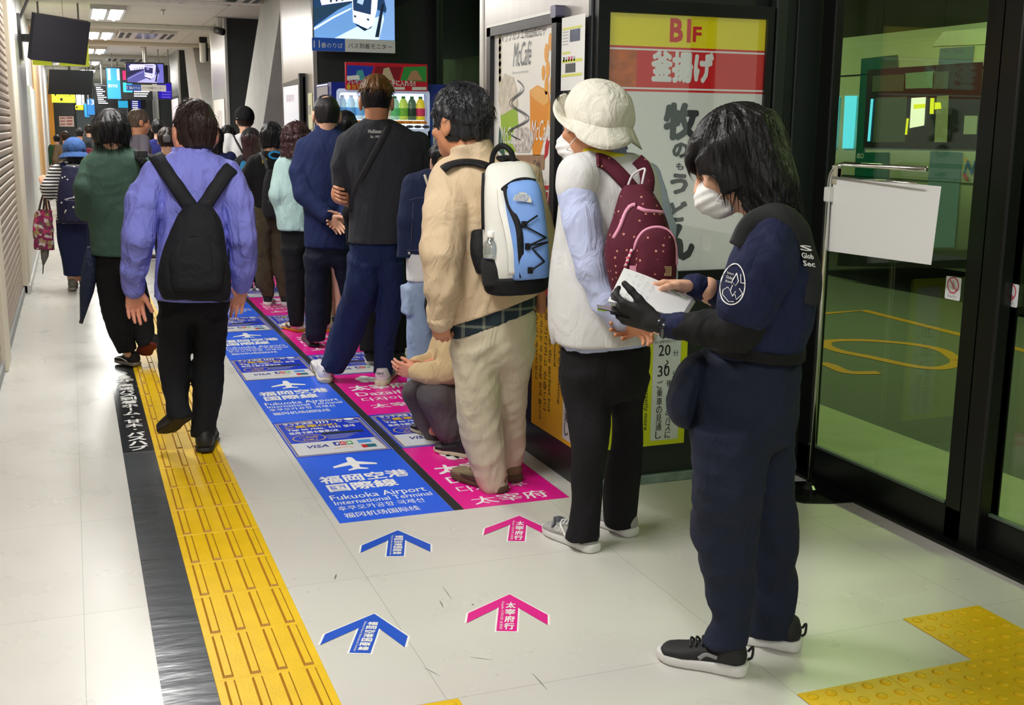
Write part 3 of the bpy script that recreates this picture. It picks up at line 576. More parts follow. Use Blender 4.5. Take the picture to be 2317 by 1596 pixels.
tb = tap_panel(BX0, 5.065, .677, 'nearest tap-to-ride floor sticker in the blue lane', 'tap-to-ride stickers of the blue lane'); tp = tap_panel(PX0, 5.065, .677, 'nearest tap-to-ride floor sticker in the pink lane by the crouching person', 'tap-to-ride stickers of the pink lane')
for k in range(1, NB):
    if k > 1:
        dup(dest, (0, PW * (k - 1), 0), '%s blue airport floor sticker counted away from the camera' % P[k]); dup(ed, (0, PW * (k - 1), 0), '%s pink floor sticker counted away from the camera' % P[k])
    dup(tb, (0, PW * k, 0), '%s tap-to-ride floor sticker of the blue lane counted away from the camera' % P[k]); dup(tp, (0, PW * k, 0), '%s tap-to-ride floor sticker of the pink lane counted away from the camera' % P[k])
# arrows
def arrow(pix_tip, pix_L, pix_R, pix_base, m, big, small, label, cw=.04):
    tip, L_, R_, B = (gp(*q)[:2] for q in (pix_tip, pix_L, pix_R, pix_base))
    ax = tip - B; Ln = np.hypot(*ax); uy = ax / Ln; ux = np.array([uy[1], -uy[0]])
    t = thing('floor_arrow', label, 'floor arrow', (tip[0], B[1], 0)); hw = .125; sw = .031
    q = [(0, Ln), (hw, Ln - .155), (hw, Ln - .228), (sw, Ln - .105), (sw, 0), (-sw, 0), (-sw, Ln - .105), (-hw, Ln - .228), (-hw, Ln - .155)]
    o3 = (B[0], B[1], 0); f = [[0, 1, 2, 3, 6, 7, 8], [3, 4, 5, 6]]
    def grow(q, d):
        q = np.array(q); c = np.array([(0, -1.0), (-1, -.1), (-1, .8), (-.8, .0), (-.8, 1), (.8, 1), (.8, .0), (1, .8), (1, -.1)]); return q - c * d
    def put(v, fc, z): return onplane((np.c_[v, np.zeros(len(v))], fc), o3, (ux[0], ux[1], 0), (uy[0], uy[1], 0), z)
    obj('outline', put(grow(q, .007), f, .0008), P_white, t); obj('panel', put(np.array(q), f, .0014), m, t)
    n = len(big); H = Ln * .78
    obj('lettering', onplane(vert2(big, .007, H, .032, H / n - .004, .002, .03), o3, (ux[0], ux[1], 0), (uy[0], uy[1], 0), .002), P_white, t)
    v, fc = line2(small, 0, 0, h=.010, wd=H * .95); v = np.c_[v[:, 1] - .023, H - v[:, 0], v[:, 2]]
    obj('lettering', onplane((v, [p[::-1] for p in fc]), o3, (ux[0], ux[1], 0), (uy[0], uy[1], 0), .002), P_white, t)
arrow((900, 1201), (818, 1240), (982, 1248), (894, 1259.5), P_blue, '福岡空港国際線', 'Fukuoka Airport International Terminal', 'blue floor arrow just below the blue sticker lane')
arrow((847, 1390), (722, 1455), (925, 1464), (814, 1479), P_blue, '福岡空港国際線', 'Fukuoka Airport International Terminal', 'lower blue floor arrow beside the yellow tactile strip')
arrow((1175, 1168), (1089, 1208), (1260, 1207), (1168, 1225.5), P_pink, '太宰府行', 'Dazaifu 다자이후 太宰府', 'pink floor arrow by the toe of the grey sneaker')
arrow((1153, 1346), (1050, 1406), (1246, 1415), (1146, 1429.5), P_pink, '太宰府行', 'Dazaifu 다자이후 太宰府', 'lower pink floor arrow in the open floor')
# small scuffs on the floor
fo = bpy.data.objects['floor']
for (u0, v0, u1, v1, wd) in ((757, 1312, 761, 1300, .006), (1001, 1328, 1023, 1358, .0025), (995, 1360, 1003, 1376, .004), (1205, 1525, 1238, 1562, .003), (1065, 1488, 1112, 1494, .002), (960, 1512, 995, 1530, .002), (1068, 1367, 1071, 1371, .006)):
    v, f = stroke2([gp(u0, v0)[:2], gp((u0 + u1) / 2 + .5, (v0 + v1) / 2)[:2], gp(u1, v1)[:2]], [wd * .4, wd, wd * .3], .0006); obj('scuff', (v, f), mat('scuff', '6a675f', .6), fo)
# ================================================================== signs, posters, monitors, vending machine
def side(vf2, off=.0, x=XC): return onplane(vf2, (x, 0, 0), (0, -1, 0), (0, 0, 1), off)     # faces the corridor: 2-D = (-Y, Z)
def front(vf2, y, off=.0): return onplane(vf2, (0, y, 0), (1, 0, 0), (0, 0, 1), off)          # faces the camera: 2-D = (X, Z)
def S2(u, v, x=XC): p = atX(u, v, x); return (-p[1], p[2])
def F2(u, v, y): p = atY(u, v, y); return (p[0], p[2])
def flat(poly, z=0.): return np.array([(x, y, z) for x, y in poly]), [list(range(len(poly)))]
def qd(x0, x1, y0, y1): return flat(rect(x0, x1, y0, y1))
def backlit(name, col, e): return mat(name, col, .3, emit=e, coat=.6)
# ---- drinks poster in a steel frame on the pillar's corridor face
t = thing('poster', 'framed drinks poster with orange and green cups on the steel pillar side', 'poster', (XC, 4.9, .75))
x0, x1, z0, z1 = -5.33, -4.475, .74, 1.97
fr = []
for r in (rect(x0, x1, z1 - .04, z1), rect(x0, x1, z0, z0 + .04), rect(x0, x0 + .05, z0, z1), rect(x1 - .05, x1, z0, z1)): fr.append(side(slab(r, .035)))
obj('frame', join(*fr), mat('dark_frame', '2e2e34', .3, .5), t)
obj('frame_cap', side(slab(rect(x0, x1, z1, z1 + .012), .038)), M_alu, t); obj('frame_cap', side(slab(rrect(x1 - .05, x1 + .005, z1 - .02, z1 + .03, .01), .042)), mat('cap_violet', '6c6a80', .3, .5), t)
obj('sheet', side(slab(rect(x0 + .05, x1 - .05, z0 + .04, z1 - .04), .012)), backlit('poster_sheet', 'e9e7df', .12), t)
def ps(name, vf, m, k=1): return obj(name, side(vf, .0125 + .0008 * k), m, t)
def pp(pts): return [S2(u, v) for u, v in pts]
ps('lettering', line2('マックカフェ商品販売中', *S2(1140, 98), h=.058, wd=.55), P_ink, 3)
ps('lettering', line2('McCafé', *S2(1167, 152), h=.105, wd=.215, skew=.2), mat('print_soft_grey', '6c7074', .45), 3)
ps('lettering', line2('Smoothie', *S2(1165, 168), h=.012, wd=.2), M_sg, 3)
ps('orange_drink', flat(pp([(1205, 205), (1222, 193), (1248, 207), (1252, 236), (1241, 300), (1228, 352), (1212, 352), (1206, 290)])), P_org, 1)
ps('orange_foam', flat(pp([(1207, 206), (1222, 195), (1246, 209), (1249, 230), (1238, 240), (1218, 226), (1208, 216)])), mat('foam_orange', 'f0b45a', .4), 2)
ps('green_drink', flat(pp([(1138, 250), (1175, 230), (1180, 300), (1172, 345), (1150, 345), (1140, 300)])), P_lime, 1)
ps('cream_swirl', flat(pp([(1135, 200), (1148, 166), (1168, 175), (1176, 205), (1178, 240), (1140, 262), (1134, 230)])), mat('cream_swirl', 'd9d0bd', .5, var=.25, vscale=30), 2)
ps('white_drink', flat(pp([(1164, 320), (1172, 290), (1200, 288), (1214, 300), (1214, 325), (1204, 345), (1175, 345)])), mat('chip_cream', 'cfc6c0', .5, var=.6, vscale=45), 3)
rnd = random.Random(3); sw = []
for k in range(26):
    u = 1178 + 18 * math.sin(k * .5) * (.6 + k / 30) + k * .35; v = 182 + k * 5.4; sw.append(S2(u, v))
ps('scribble', stroke2(catmull(sw, 4), .006, 0), P_ink, 4); ps('scribble', stroke2(catmull([(a - .03, b) for a, b in sw[3:-2]], 4), .004, 0), P_ink, 4)
for i, (u, v, r) in enumerate(((1252, 95, .03), (1243, 120, .032), (1236, 165, .026), (1246, 158, .03), (1243, 195, .03), (1255, 195, .035), (1252, 260, .04))):
    a, b = S2(u, v); ps('fruit_piece', flat(ell2(a, b, r * .7, r * 1.25, 14)), mat('fruit_orange', 'eda32c', .4), 2)
for k in range(7): a, b = S2(1137, 85 + 17 * k); ps('grain', flat(ell2(a, b, .02, .035, 10)), mat('grain_pale', 'd8cfa6', .5), 1)
ps('lettering', line2('McCafé', *S2(1208, 318), h=.09, wd=.22, skew=.2), P_white, 4); ps('lettering', line2('McCafé', *S2(1140, 325), h=.08, wd=.2, skew=.2), P_white, 4); ps('leaf', flat(pp([(1133, 340), (1136, 285), (1146, 330), (1150, 360)])), mat('leaf_dark', '2f5a44', .5), 2); ps('strawberry', flat(pp([(1240, 330), (1246, 305), (1250, 320), (1246, 350), (1238, 362)])), P_red, 2)
ps('wood_band', flat(pp([(1140, 352), (1240, 350), (1238, 385), (1140, 380)])), mat('print_wood', '9b7a5e', .5, var=.2, vscale=20), 1)
for k, (u, v, wd, h) in enumerate(((1214, 372, .08, .03), (1214, 384, .1, .02), (1215, 408, .14, .022))): ps('lettering', line2(('Café', 'マックカフェ', 'セブンスカフェ')[k], *S2(u, v + 6), h=h, wd=wd), P_ink, 3)
ps('red_panel', flat([(x0 + .05, z0 + .04), (x1 - .05, z0 + .04), (x1 - .05, S2(1256, 420)[1]), (x0 + .05, S2(1205, 428)[1])]), P_red, 1)
ps('lettering', line2('オープン', *S2(1212, 462), h=.085, wd=.26), P_white, 3); ps('ticket', flat(pp([(1226, 462), (1247, 455), (1247, 480), (1228, 486)])), P_white, 3)
ps('lime_dot', flat(pp([(1230, 482), (1245, 480), (1244, 497), (1231, 500)])), P_grn, 4)
# ---- paper notice on the pillar edge
t = thing('notice', 'white paper notice with small photos taped at the pillar corner', 'notice', (XC, 4.33, 1.65))
obj('sheet', side(slab(rect(-4.445, -4.215, 1.655, 1.945), .001), .022), mat('paper_white', 'eeeeea', .5), t)
def pn(name, x, y, w_, h_, m): obj(name, side(qd(x, x + w_, y, y + h_), .0238), m, t)
for k, (yy, w_, h_) in enumerate(((1.895, .19, .008), (1.80, .08, .008), (1.765, .2, .012), (1.71, .2, .01))): pn('yellow_line', -4.435, yy, w_, h_, mat('marker_yellow', 'd9dc5a', .5))
pn('photo', -4.36, 1.845, .10, .047, mat('tiny_photo_blue', '33405f', .4, var=.5, vscale=40)); pn('photo', -4.40, 1.725, .10, .036, mat('tiny_photo_dark', '3a3f3f', .4, var=.4, vscale=40))
for k in range(5): pn('text_line', -4.435, 1.885 - .012 * k, .06, .003, M_sg)
for k, c in enumerate(('161616', 'a9b0c0', 'c01840', 'd83a8c', 'a0a8b0')): pn('pictogram', -4.425 + .026 * k, 1.77, .016, .018, mat('pict_' + c, c, .5))
# ---- lit udon poster on the pillar front
YF = YC - .05
t = thing('light_box', 'large backlit noodle poster with yellow B1F header in a black frame', 'light box', (2.34, YF, .9))
fx0, fx1, fz0, fz1 = 1.985, 2.70, .925, 1.948
fr = [front(slab(r, .05), YC) for r in (rect(fx0 - .05, fx1 + .03, fz1, fz1 + .05), rect(fx0 - .05, fx1 + .03, fz0 - .05, fz0), rect(fx0 - .05, fx0, fz0, fz1), rect(fx1, fx1 + .03, fz0, fz1))]
obj('frame', join(*fr), mat('black_frame', '121413', .3, .2), t)
YP = YC - .03; E_ = .22
obj('sheet', front(slab(rect(fx0, fx1, fz0, fz1), .002), YP), backlit('sheet_white', 'c3c6c0', E_), t)
def pf(name, vf, m, k=1): return obj(name, front(vf, YP, .002 + .0006 * k), m, t)
def Z(v): return F2(1540, v, YP)[1]
L_yel, L_red, L_org, L_wht, L_dk = backlit('lit_header_yellow', 'cfc400', E_), backlit('lit_red', 'b8101a', E_), mat('lit_photo_orange', 'b5561e', .35, var=.35, vscale=25, emit=.12, coat=.6), backlit('lit_white', 'c9cbc6', E_), mat('brush_ink', '3d4045', .4, coat=.6)
pf('header', qd(fx0, fx1, Z(108), fz1), L_yel); pf('red_band', qd(fx0, fx1, Z(209), Z(108)), L_red); pf('white_line', join(qd(fx0, fx1, Z(117), Z(113)), qd(fx0, fx1, Z(204), Z(200))), L_wht, 2)
pf('photo_patch', qd(fx0, F2(1440, 150, YP)[0], Z(199), Z(118)), L_org, 2)
pf('lettering', join(line2('B1', *F2(1514, 95, YP), h=.092, wd=.095, bold=.035), line2('F', *F2(1566, 95, YP), h=.06, wd=.04, bold=.035)), L_red, 3)
pf('brush_lettering', line2('釜揚げ', F2(1471, 190, YP)[0], Z(188), h=.125, wd=.285, bold=.06), L_wht, 3)
cx = F2(1540, 300, YP)[0]
for ch, va, vb, wd in (('牧', 232, 318, .165), ('の', 322, 358, .075), ('う', 392, 440, .085), ('ど', 455, 502, .085), ('ん', 505, 590, .15)):
    pf('brush_lettering', line2(ch, cx + (.0 if ch != 'ん' else .01), Z(vb), h=Z(va) - Z(vb), wd=wd, al='C', bold=.06), L_dk, 3)
pf('lettering', line2('も', cx, Z(385), h=.03, wd=.035, al='C', bold=.03), L_dk, 3)
obj('glass_cover', front(slab(rect(fx0, fx1, fz0, fz1), .003), YP, .008), glass('poster_glass', (1, 1, 1), .05), t)
# ---- queue waiting-time notices wrapped round the pillar corner
M_yn = mat('notice_yellow', 'cfd80e', .45); M_ynl = mat('notice_amber', 'e0b012', .45)
t = thing('notice', 'yellow waiting-time notice with 20 and 30 on the pillar front', 'notice', (2.2, YC, .17))
YN = YC - .002
obj('sheet', front(slab(rect(1.97, 2.41, .168, .84), .002), YN), M_yn, t); obj('white_panel', front(qd(2.245, 2.378, .19, .80), YN, .0028), mat('notice_white', 'd3d9d8', .45), t)
def nf(vf): obj('lettering', front(vf, YN, .0036), P_black, t)
def nx(u, v): return F2(u, v, YN)
nf(join(line2('次に出発予定のバス', *nx(1480, 778), h=.014, wd=.105), line2('20', *nx(1489, 806), h=.048, wd=.057, bold=.012), line2('分', *nx(1522, 806), h=.026), line2('30', *nx(1487, 853), h=.048, wd=.057, bold=.012), line2('分', *nx(1520, 853), h=.026)))
a = nx(1507, 815); nf(stroke2(catmull([(a[0], a[1]), (a[0] + .008, a[1] - .012), (a[0] - .006, a[1] - .024), (a[0] + .003, a[1] - .036)], 5), .005, 0))
nf(vert2('後、出発のバスに', nx(1513, 880)[0], nx(1513, 858)[1], .026, .0325, 0, .01)); nf(vert2('ご乗車の見通し', nx(1492, 880)[0], nx(1492, 860)[1], .028, .037, 0, .01))
v, f = line2('customers are currently more', 0, 0, h=.026, wd=.42); nf((np.c_[v[:, 1] + nx(1455, 900)[0], .66 - v[:, 0], v[:, 2]], [p[::-1] for p in f]))
t = thing('notice', 'amber waiting-time notice with sideways writing on the pillar side', 'notice', (XC, 4.5, .16)); obj('sheet', side(slab(rect(-4.765, -4.235, .16, .84), .002), .004), M_ynl, t)
obj('white_panel', side(qd(-4.40, -4.26, .18, .82), .0068), mat('notice_white', 'd3d9d8'), t)
for k, (s_, x_, h_, L_) in enumerate((('실수 있습니다 예상되오니', -4.725, .03, .42), ('승차하실 버스는 약 20-30분 뒤에 옵니다', -4.675, .034, .6), ('버스를 기다리고 있습니다', -4.62, .034, .55), ('minutes after the earliest bus', -4.565, .03, .54), ('you will board', -4.515, .03, .26), ('customers are waiting', -4.465, .03, .42), ('currently more', -4.42, .024, .3))):
    v, f = line2(s_, 0, 0, h=h_, wd=L_); obj('lettering', side((np.c_[v[:, 1] + x_, .80 - v[:, 0] if k < 4 else .74 - v[:, 0], v[:, 2]], [p[::-1] for p in f]), .0075), mat('notice_ink', '3a3210', .5), t)
obj('lettering', side(vert2('ご乗車の見通し', -4.36, .62, .04, .06, 0, .01), .0075), P_black, t); obj('lettering', side(vert2('後、出発のバスに', -4.30, .68, .04, .06, 0, .01), .0075), P_black, t)
# ---- monitors
def bus_picture(t, y, x0, x1, z0, z1, dim, tintv):
    """a camera view of a white bus driving out of a bright tunnel"""
    W, H = x1 - x0, z1 - z0
    def em(n, c, e): return mat('screen_%s_%s' % (n, tintv), c, .2, emit=e * dim)
    def q(name, pts, m, k): obj(name, front(flat([(x0 + a * W, z0 + b * H) for a, b in pts]), y, .0005 * k), m, t)
    ton = (lambda a, b: a) if tintv == 'day' else (lambda a, b: b)
    q('screen', [(0, 0), (1, 0), (1, 1), (0, 1)], em('bg', ton('27456a', '2a2a66'), .8), 1)
    q('screen_road', [(0, .2), (0, 0), (1, 0), (.95, .5), (.5, .72), (.3, .55)], em('road', ton('6b9bd4', '54549c'), .9), 2)
    q('screen_road', [(.25, 0), (.62, .32), (.86, .5), (.9, 0)], em('lane', ton('cfe4f8', 'a9a9de'), 1.), 3)
    q('screen_wall', [(.1, .62), (.06, .85), (.12, .95), (.55, .97), (.55, .75), (.3, .68)], em('wall', ton('f0f6fc', 'd0d0f4'), 1.1), 3)
    q('screen_wall', [(.0, .3), (.3, .55), (.5, .72), (.3, .65), (.1, .6), (0, .55)], em('kerb', ton('31506a', '24244e'), .5), 3)
    q('screen_curb', [(0, .18), (.24, .42), (.46, .6), (.46, .57), (.24, .38), (0, .14)], em('line', ton('dff0e8', '9090d0'), 1.), 4)
    q('screen_wall', [(.80, .0), (.9, .6), (.84, 1), (1, 1), (1, 0)], em('rwall', ton('7fa8e0', '6a6ac4'), .9), 4)
    q('screen_post', [(.75, .05), (.84, .7), (.87, .7), (.80, .05)], em('post', ton('26364e', '20204a'), .4), 5)
    for k in range(5): q('screen_window', [(.2 + .07 * k, .68 + .02 * k), (.225 + .07 * k, .685 + .02 * k), (.225 + .07 * k, .74 + .02 * k), (.2 + .07 * k, .735 + .02 * k)], em('win', '3a5070', .4), 5)
    q('screen_bus', [(.48, .32), (.66, .22), (.73, .3), (.78, .6), (.80, .95), (.74, 1.0), (.5, .98), (.47, .88)], em('bus', ton('eef4fa', 'c8c8f0'), 1.05), 6)
    q('screen_bus_glass', [(.485, .55), (.70, .48), (.715, .78), (.48, .82)], em('busglass', ton('33507c', '34346c'), .5), 7)
    q('screen_bus_shine', [(.53, .7), (.6, .66), (.62, .76), (.55, .79)], em('busshine', ton('b8d4f0', '8c8cd0'), .9), 8)
    q('screen_bus_sign', [(.5, .86), (.72, .86), (.72, .93), (.5, .93)], em('bussign', ton('c8d2dc', '9c9cc8'), .8), 8)
    q('screen_bus_lamp', [(.49, .42), (.52, .41), (.52, .45), (.49, .46)], em('buslamp', '48607c', .5), 8); q('screen_bus_lamp', [(.65, .37), (.68, .36), (.68, .40), (.65, .41)], em('buslamp', '48607c', .5), 8)
    q('screen_shadow', [(.5, .3), (.66, .2), (.72, .27), (.7, .22), (.62, .16), (.52, .26)], em('shade', ton('22385a', '1c1c44'), .3), 7)
YM = 9.58
t = thing('monitor', 'wall monitor showing a white bus above the drink machine', 'monitor', (2.2, YM, 2.1))
x0, z1 = F2(709, 0, YM)[0], 2.63; x1 = F2(893, 60, YM)[0]; z0 = F2(800, 88, YM)[1]
obj('casing', bbox(x0 - .012, x1 + .012, YM + .003, YM + .06, z0 - .015, z1 + .015, .008), mat('screen_black', '101214', .25), t); obj('mount', bbox(2.1, 2.4, YM + .06, 9.76, 2.25, 2.5, .01), M_black, t)
bus_picture(t, YM + .003, x0, x1, z0, z1, 1.0, 'day')
lx0, lx1 = F2(705, 100, YM)[0], F2(893, 105, YM)[0]; lz0, lz1 = F2(800, 118, YM)[1], F2(800, 89, YM)[1]; lm = lx0 + (lx1 - lx0) * .39
def label_bar(t, y, lx0, lx1, lm, lz0, lz1, e, full=True):
    obj('sign_plate', bbox(lx0, lx1, y - .02, y + .01, lz0, lz1, .003), mat('plate_grey', 'cfcfca', .4, emit=e), t); H = lz1 - lz0
    obj('blue_panel', front(qd(lx0, lm, lz0, lz1), y - .02, .001), mat('plate_blue', '2354b4', .4, emit=e), t)
    obj('lettering', front(join(line2('11', lx0 + .05 * (lm - lx0), lz0 + .25 * H, h=H * .55), line2('番のりば', lx0 + .27 * (lm - lx0), lz0 + .25 * H, h=H * .4, wd=(lm - lx0) * .66)), y - .02, .002), P_white, t)
    obj('lettering', front(line2('バス到着モニター', lm + (lx1 - lm) * .06, lz0 + .28 * H, h=H * .42, wd=(lx1 - lm) * .87), y - .02, .002), P_black, t)
label_bar(t, YM, lx0, lx1, lm, lz0, lz1, .12)
Y2 = 21.0; t = thing('monitor', 'hanging monitor with purple bus picture in the corridor', 'monitor', (1.25, Y2, 2.1))
(x0, z1), (x1, z0) = F2(286, 143, Y2), F2(371, 188, Y2)
obj('casing', bbox(x0 - .02, x1 + .02, Y2 + .003, Y2 + .07, z0 - .02, z1 + .02, .01), mat('screen_black', '101214'), t); obj('pole', tube([(1.272, Y2 + .04, z1), (1.272, Y2 + .04, CZ)], .035, 12), M_alu, t); obj('ceiling_plate', bbox(1.17, 1.37, Y2 - .04, Y2 + .12, CZ - .02, CZ, .005), M_grey, t)
bus_picture(t, Y2 + .003, x0, x1, z0, z1, .8, 'dusk')
(a, b), (c_, d) = F2(285, 191, Y2), F2(376, 207, Y2); label_bar(t, Y2, a, c_, a + (c_ - a) * .37, d, b, .2)
def quadbox(pts, th):
    p = [np.array(q) for q in pts]; n = np.cross(p[1] - p[0], p[3] - p[0]); n /= np.linalg.norm(n); v = p + [q - n * th for q in p]
    return v, [(0, 1, 2, 3), (7, 6, 5, 4), (0, 4, 5, 1), (1, 5, 6, 2), (2, 6, 7, 3), (3, 7, 4, 0)], n
t = thing('television', 'large switched-off television tilted out from the left wall', 'television', atY(125, 130, 12.6))
P4 = [atY(62, 130, 12.5), atY(187, 143, 12.9), atY(198, 47, 12.7), atY(72, 27, 12.3)]
v, f, n = quadbox(P4, -.05); obj('casing', (v, f), mat('tv_casing', '3a3a40', .3, .3), t); c = sum(P4) / 4
v, f, n2 = quadbox([c + (q - c) * .965 for q in P4], -.01); s_ = -.006 * np.sign((n2 @ (c - _O))) * n2; obj('screen', (np.array(v) + s_, f), mat('tv_glass', '0c0e12', .12), t)
a = (P4[0] + P4[1]) / 2; obj('sensor', bbox(a[0] - .035, a[0] + .035, a[1] - .03, a[1] + .01, a[2] - .05, a[2] - .005, .006), M_alu, t)
obj('bracket', join(tube([c + [.0, .1, 0], (XL + .02, c[1] + .35, c[2] + .02)], .04, 8), bbox(XL, XL + .06, c[1] + .2, c[1] + .5, c[2] - .2, c[2] + .25, .01), tube([(XL + .05, c[1] + .3, c[2] + .2), (XL + .2, c[1] + .1, CZ - .03)], .015, 6)), M_grey, t)
t = thing('television', 'second switched-off television hanging farther down the corridor', 'television', atY(158, 215, 19.0))
P4 = [atY(107, 213, 19.0), atY(206, 215, 19.1), atY(210, 160, 19.1), atY(110, 157, 19.0)]; v, f, n = quadbox(P4, -.06); obj('casing', (v, f), mat('screen_black', '101214'), t); c = sum(P4) / 4
v, f, n2 = quadbox([c + (q - c) * .97 for q in P4], -.01); obj('screen', (np.array(v) + [0, -.006, 0], f), mat('tv_glass', '0c0e12'), t); obj('pole', tube([(c[0], c[1] + .04, c[2] + .1), (c[0], c[1] + .04, CZ)], .02, 8), M_black, t)
# ---- hanging signs down the corridor
def board(name, label, cat, u0, v0, u1, v1, y, m, th=.08, hang=True):
    (x0, z1), (x1, z0) = F2(u0, v0, y), F2(u1, v1, y); t = thing(name, label, cat, ((x0 + x1) / 2, y, z0)); obj('panel', bbox(x0, x1, y, y + th, z0, z1, .006), m, t)
    if hang: obj('hanger', join(*[tube([(x, y + th / 2, z1 - .02), (x, y + th / 2, CZ)], .012, 6) for x in (x0 + .15 * (x1 - x0), x1 - .15 * (x1 - x0))]), M_grey, t)
    def put(name, u0, v0, u1, v1, m, k=1): a, b = F2(u0, v0, y); c_, d = F2(u1, v1, y); return obj(name, front(qd(a, c_, d, b), y, .001 * k), m, t)
    def wr(s, u, v, h, w_, m, k=2, **kw): a, b = F2(u, v, y); S = y / 2577 * 1.03; return obj('lettering', front(line2(s, a, b, h=h * S, wd=w_ * S if w_ else None, **kw), y, .001 * k), m, t)
    return t, put, wr
M_bd = mat('board_black', '1c1f22', .35); M_sky = mat('board_blue', '2f8fe0', .3, emit=.55); M_cyan = mat('board_cyan', '2fb4e8', .3, emit=.6); M_lem = mat('sign_lemon', 'd4e02c', .4, emit=.25); M_glo = mat('letter_glow', 'f4f6ff', .4, emit=.6)
board('hanging_sign', 'large yellow hanging sign behind the tilted television', 'sign', 70, 85, 203, 150, 14.4, M_lem)
t, put, wr = board('departure_board', 'black hanging board with blue panel reading 11', 'board', 238, 151, 346, 226, 24, M_bd)
put('blue_panel', 240, 154, 274, 224, M_sky); wr('11', 245, 181, 22, 22, M_glo, bold=.02); wr('番のりば', 245, 198, 7, 18, M_glo); put('magenta_panel', 277, 160, 288, 181, mat('board_magenta', 'c81860', .3, emit=.4)); put('cyan_panel', 278, 187, 300, 209, M_cyan)
for k in range(3): put('text_line', 303, 206 + 5 * k, 338 - 3 * k, 209 + 5 * k, M_glo)
t, put, wr = board('departure_board', 'black timetable board with white lines, left of the board reading 11', 'board', 213, 190, 330, 246, 27, M_bd)
for k in range(9): put('text_line', 217 + k * .7, 197 + 4.4 * k, 228 + (k * 37 % 11) + k * .8, 199.5 + 4.4 * k, M_glo)
put('line', 214, 193, 240, 194.5, M_sg)
t, put, wr = board('display_screen', 'small bright blue display under the black boards', 'display', 266, 227, 291, 245, 26.5, M_bd); put('screen', 267, 228, 290, 244, M_cyan, 2)
t, put, wr = board('display_screen', 'small navy display with white lines under the board reading 11', 'display', 295, 226, 320, 246, 26.5, M_bd); put('screen', 296, 227, 319, 246, mat('navy_screen', '12208c', .3, emit=.5), 2)
for k in range(4): put('text_line', 299, 228.5 + 4.6 * k, 312, 231 + 4.6 * k, M_glo, 3)
t, put, wr = board('hanging_sign', 'blue bay sign reading 13 far down the corridor', 'sign', 195, 223, 216, 262, 30, M_bd); put('blue_panel', 196, 224, 215, 260, M_sky); wr('13', 199, 237, 10, 12, M_glo, bold=.02)
t, put, wr = board('hanging_sign', 'pale blue bay sign just left of the sign reading 13', 'sign', 189, 234, 204, 266, 31.5, M_bd); put('blue_panel', 190, 235, 203, 265, M_sky)
t, put, wr = board('display_screen', 'violet display at the right end of the hanging boards', 'display', 356, 186, 390, 226, 22.3, M_bd); put('screen', 358, 188, 389, 224, mat('violet_screen', '2a18b8', .3, emit=.6), 2)
for k in range(3): put('text_line', 366, 207 + 6 * k, 386, 209 + 6 * k, mat('violet_line', '7a6cf0', .3, emit=.6), 3)
t, put, wr = board('hanging_sign', 'yellow sign with black writing under the second television', 'sign', 116, 210, 171, 233, 28, M_lem); wr('▼のりば案内', 122, 219, 8, 40, P_black)
put('pictogram', 136, 222, 142, 228, P_black)
t, put, wr = board('hanging_sign', 'small yellow sign below the far lamp glow', 'sign', 170, 238, 189, 249, 33, mat('sign_amber', 'e6d21c', .4, emit=.3)); put('pictogram', 172, 241, 176, 245, P_black)
t, put, wr = board('hanging_sign', 'bright white lit sign above the small yellow sign', 'sign', 172, 214, 190, 238, 33.5, mat('sign_lit_white', 'f4f4ff', .4, emit=1.1))
t, put, wr = board('notice', 'pink-lined notice on the dark far wall', 'notice', 133, 263, 168, 287, 30.18, mat('paper_pinkish', 'e6d2c4', .5), .01, False)
for k in range(3): put('text_line', 136, 266 + 7 * k, 148, 269 + 7 * k, mat('notice_red', 'b86a6a', .5)); put('text_line', 151, 265 + 7 * k, 164, 269 + 7 * k, mat('notice_red', 'b86a6a'))
tag(obj('wall_opening', box(.25, .85, 44.9, 45, 0, 2.3), mat('far_opening', 'b9c4cc', .5)), kind='structure')
t = thing('poster', 'pale pink poster on the far steel pillar', 'poster', (XC, 23.2, 1.2)); obj('sheet', side(slab(rect(-24.0, -22.6, 1.1, 2.0), .01)), mat('pale_pink_sheet', 'efdfe6', .4, emit=.15), t); obj('frame', side(slab(rect(-24.05, -22.55, 1.05, 2.05), .006)), M_black, t)
t = thing('poster', 'white paper poster on the third steel pillar', 'poster', (XC, 15.9, 1.2)); obj('sheet', side(slab(rect(-16.9, -15.75, 1.25, 1.85), .004), .004), mat('paper_white', 'eeeeea'), t)
obj('print', side(qd(-16.5, -16.0, 1.35, 1.7), .0095), mat('soft_print', 'd6cfd2', .5, var=.3, vscale=15), t); obj('yellow_panel', side(qd(-16.0, -15.75, .95, 1.2), .0095), P_yel, t)
t = thing('poster', 'framed lit poster on the steel pillar left of the drink machine', 'poster', (XC, 10.6, .8))
a, b = S2(644, 187), S2(690, 174); obj('frame', side(slab([(a[0], 1.0), (b[0], 1.0), (b[0], b[1]), (a[0], a[1] - .01)], .02)), M_black, t); obj('frame_post', side(slab(rect(b[0] - .06, b[0] - .0, 1.0, b[1] + .03), .05)), M_black, t)
obj('sheet', side(slab(rect(a[0] + .05, b[0] - .06, 1.05, b[1] - .06), .023)), mat('pale_lit_sheet', 'dfe0e8', .4, emit=.25), t)
obj('print', side(qd(a[0] + .25, b[0] - .2, 1.15, 1.45), .026), mat('soft_green_print', 'a8c8a0', .5, var=.3, vscale=12), t); obj('lettering', side(line2('御案内', a[0] + .2, 1.72, h=.07, wd=.4), .026), mat('soft_pink', 'd0b4bc', .5), t)
t = thing('notice', 'narrow yellow-edged paper strip on the pillar edge', 'notice', (XC, 9.9, 1.3)); obj('sheet', side(slab(rect(-9.97, -9.79, 1.1, 1.78), .003), .005), mat('strip_paper', 'e6e6bc', .5), t)
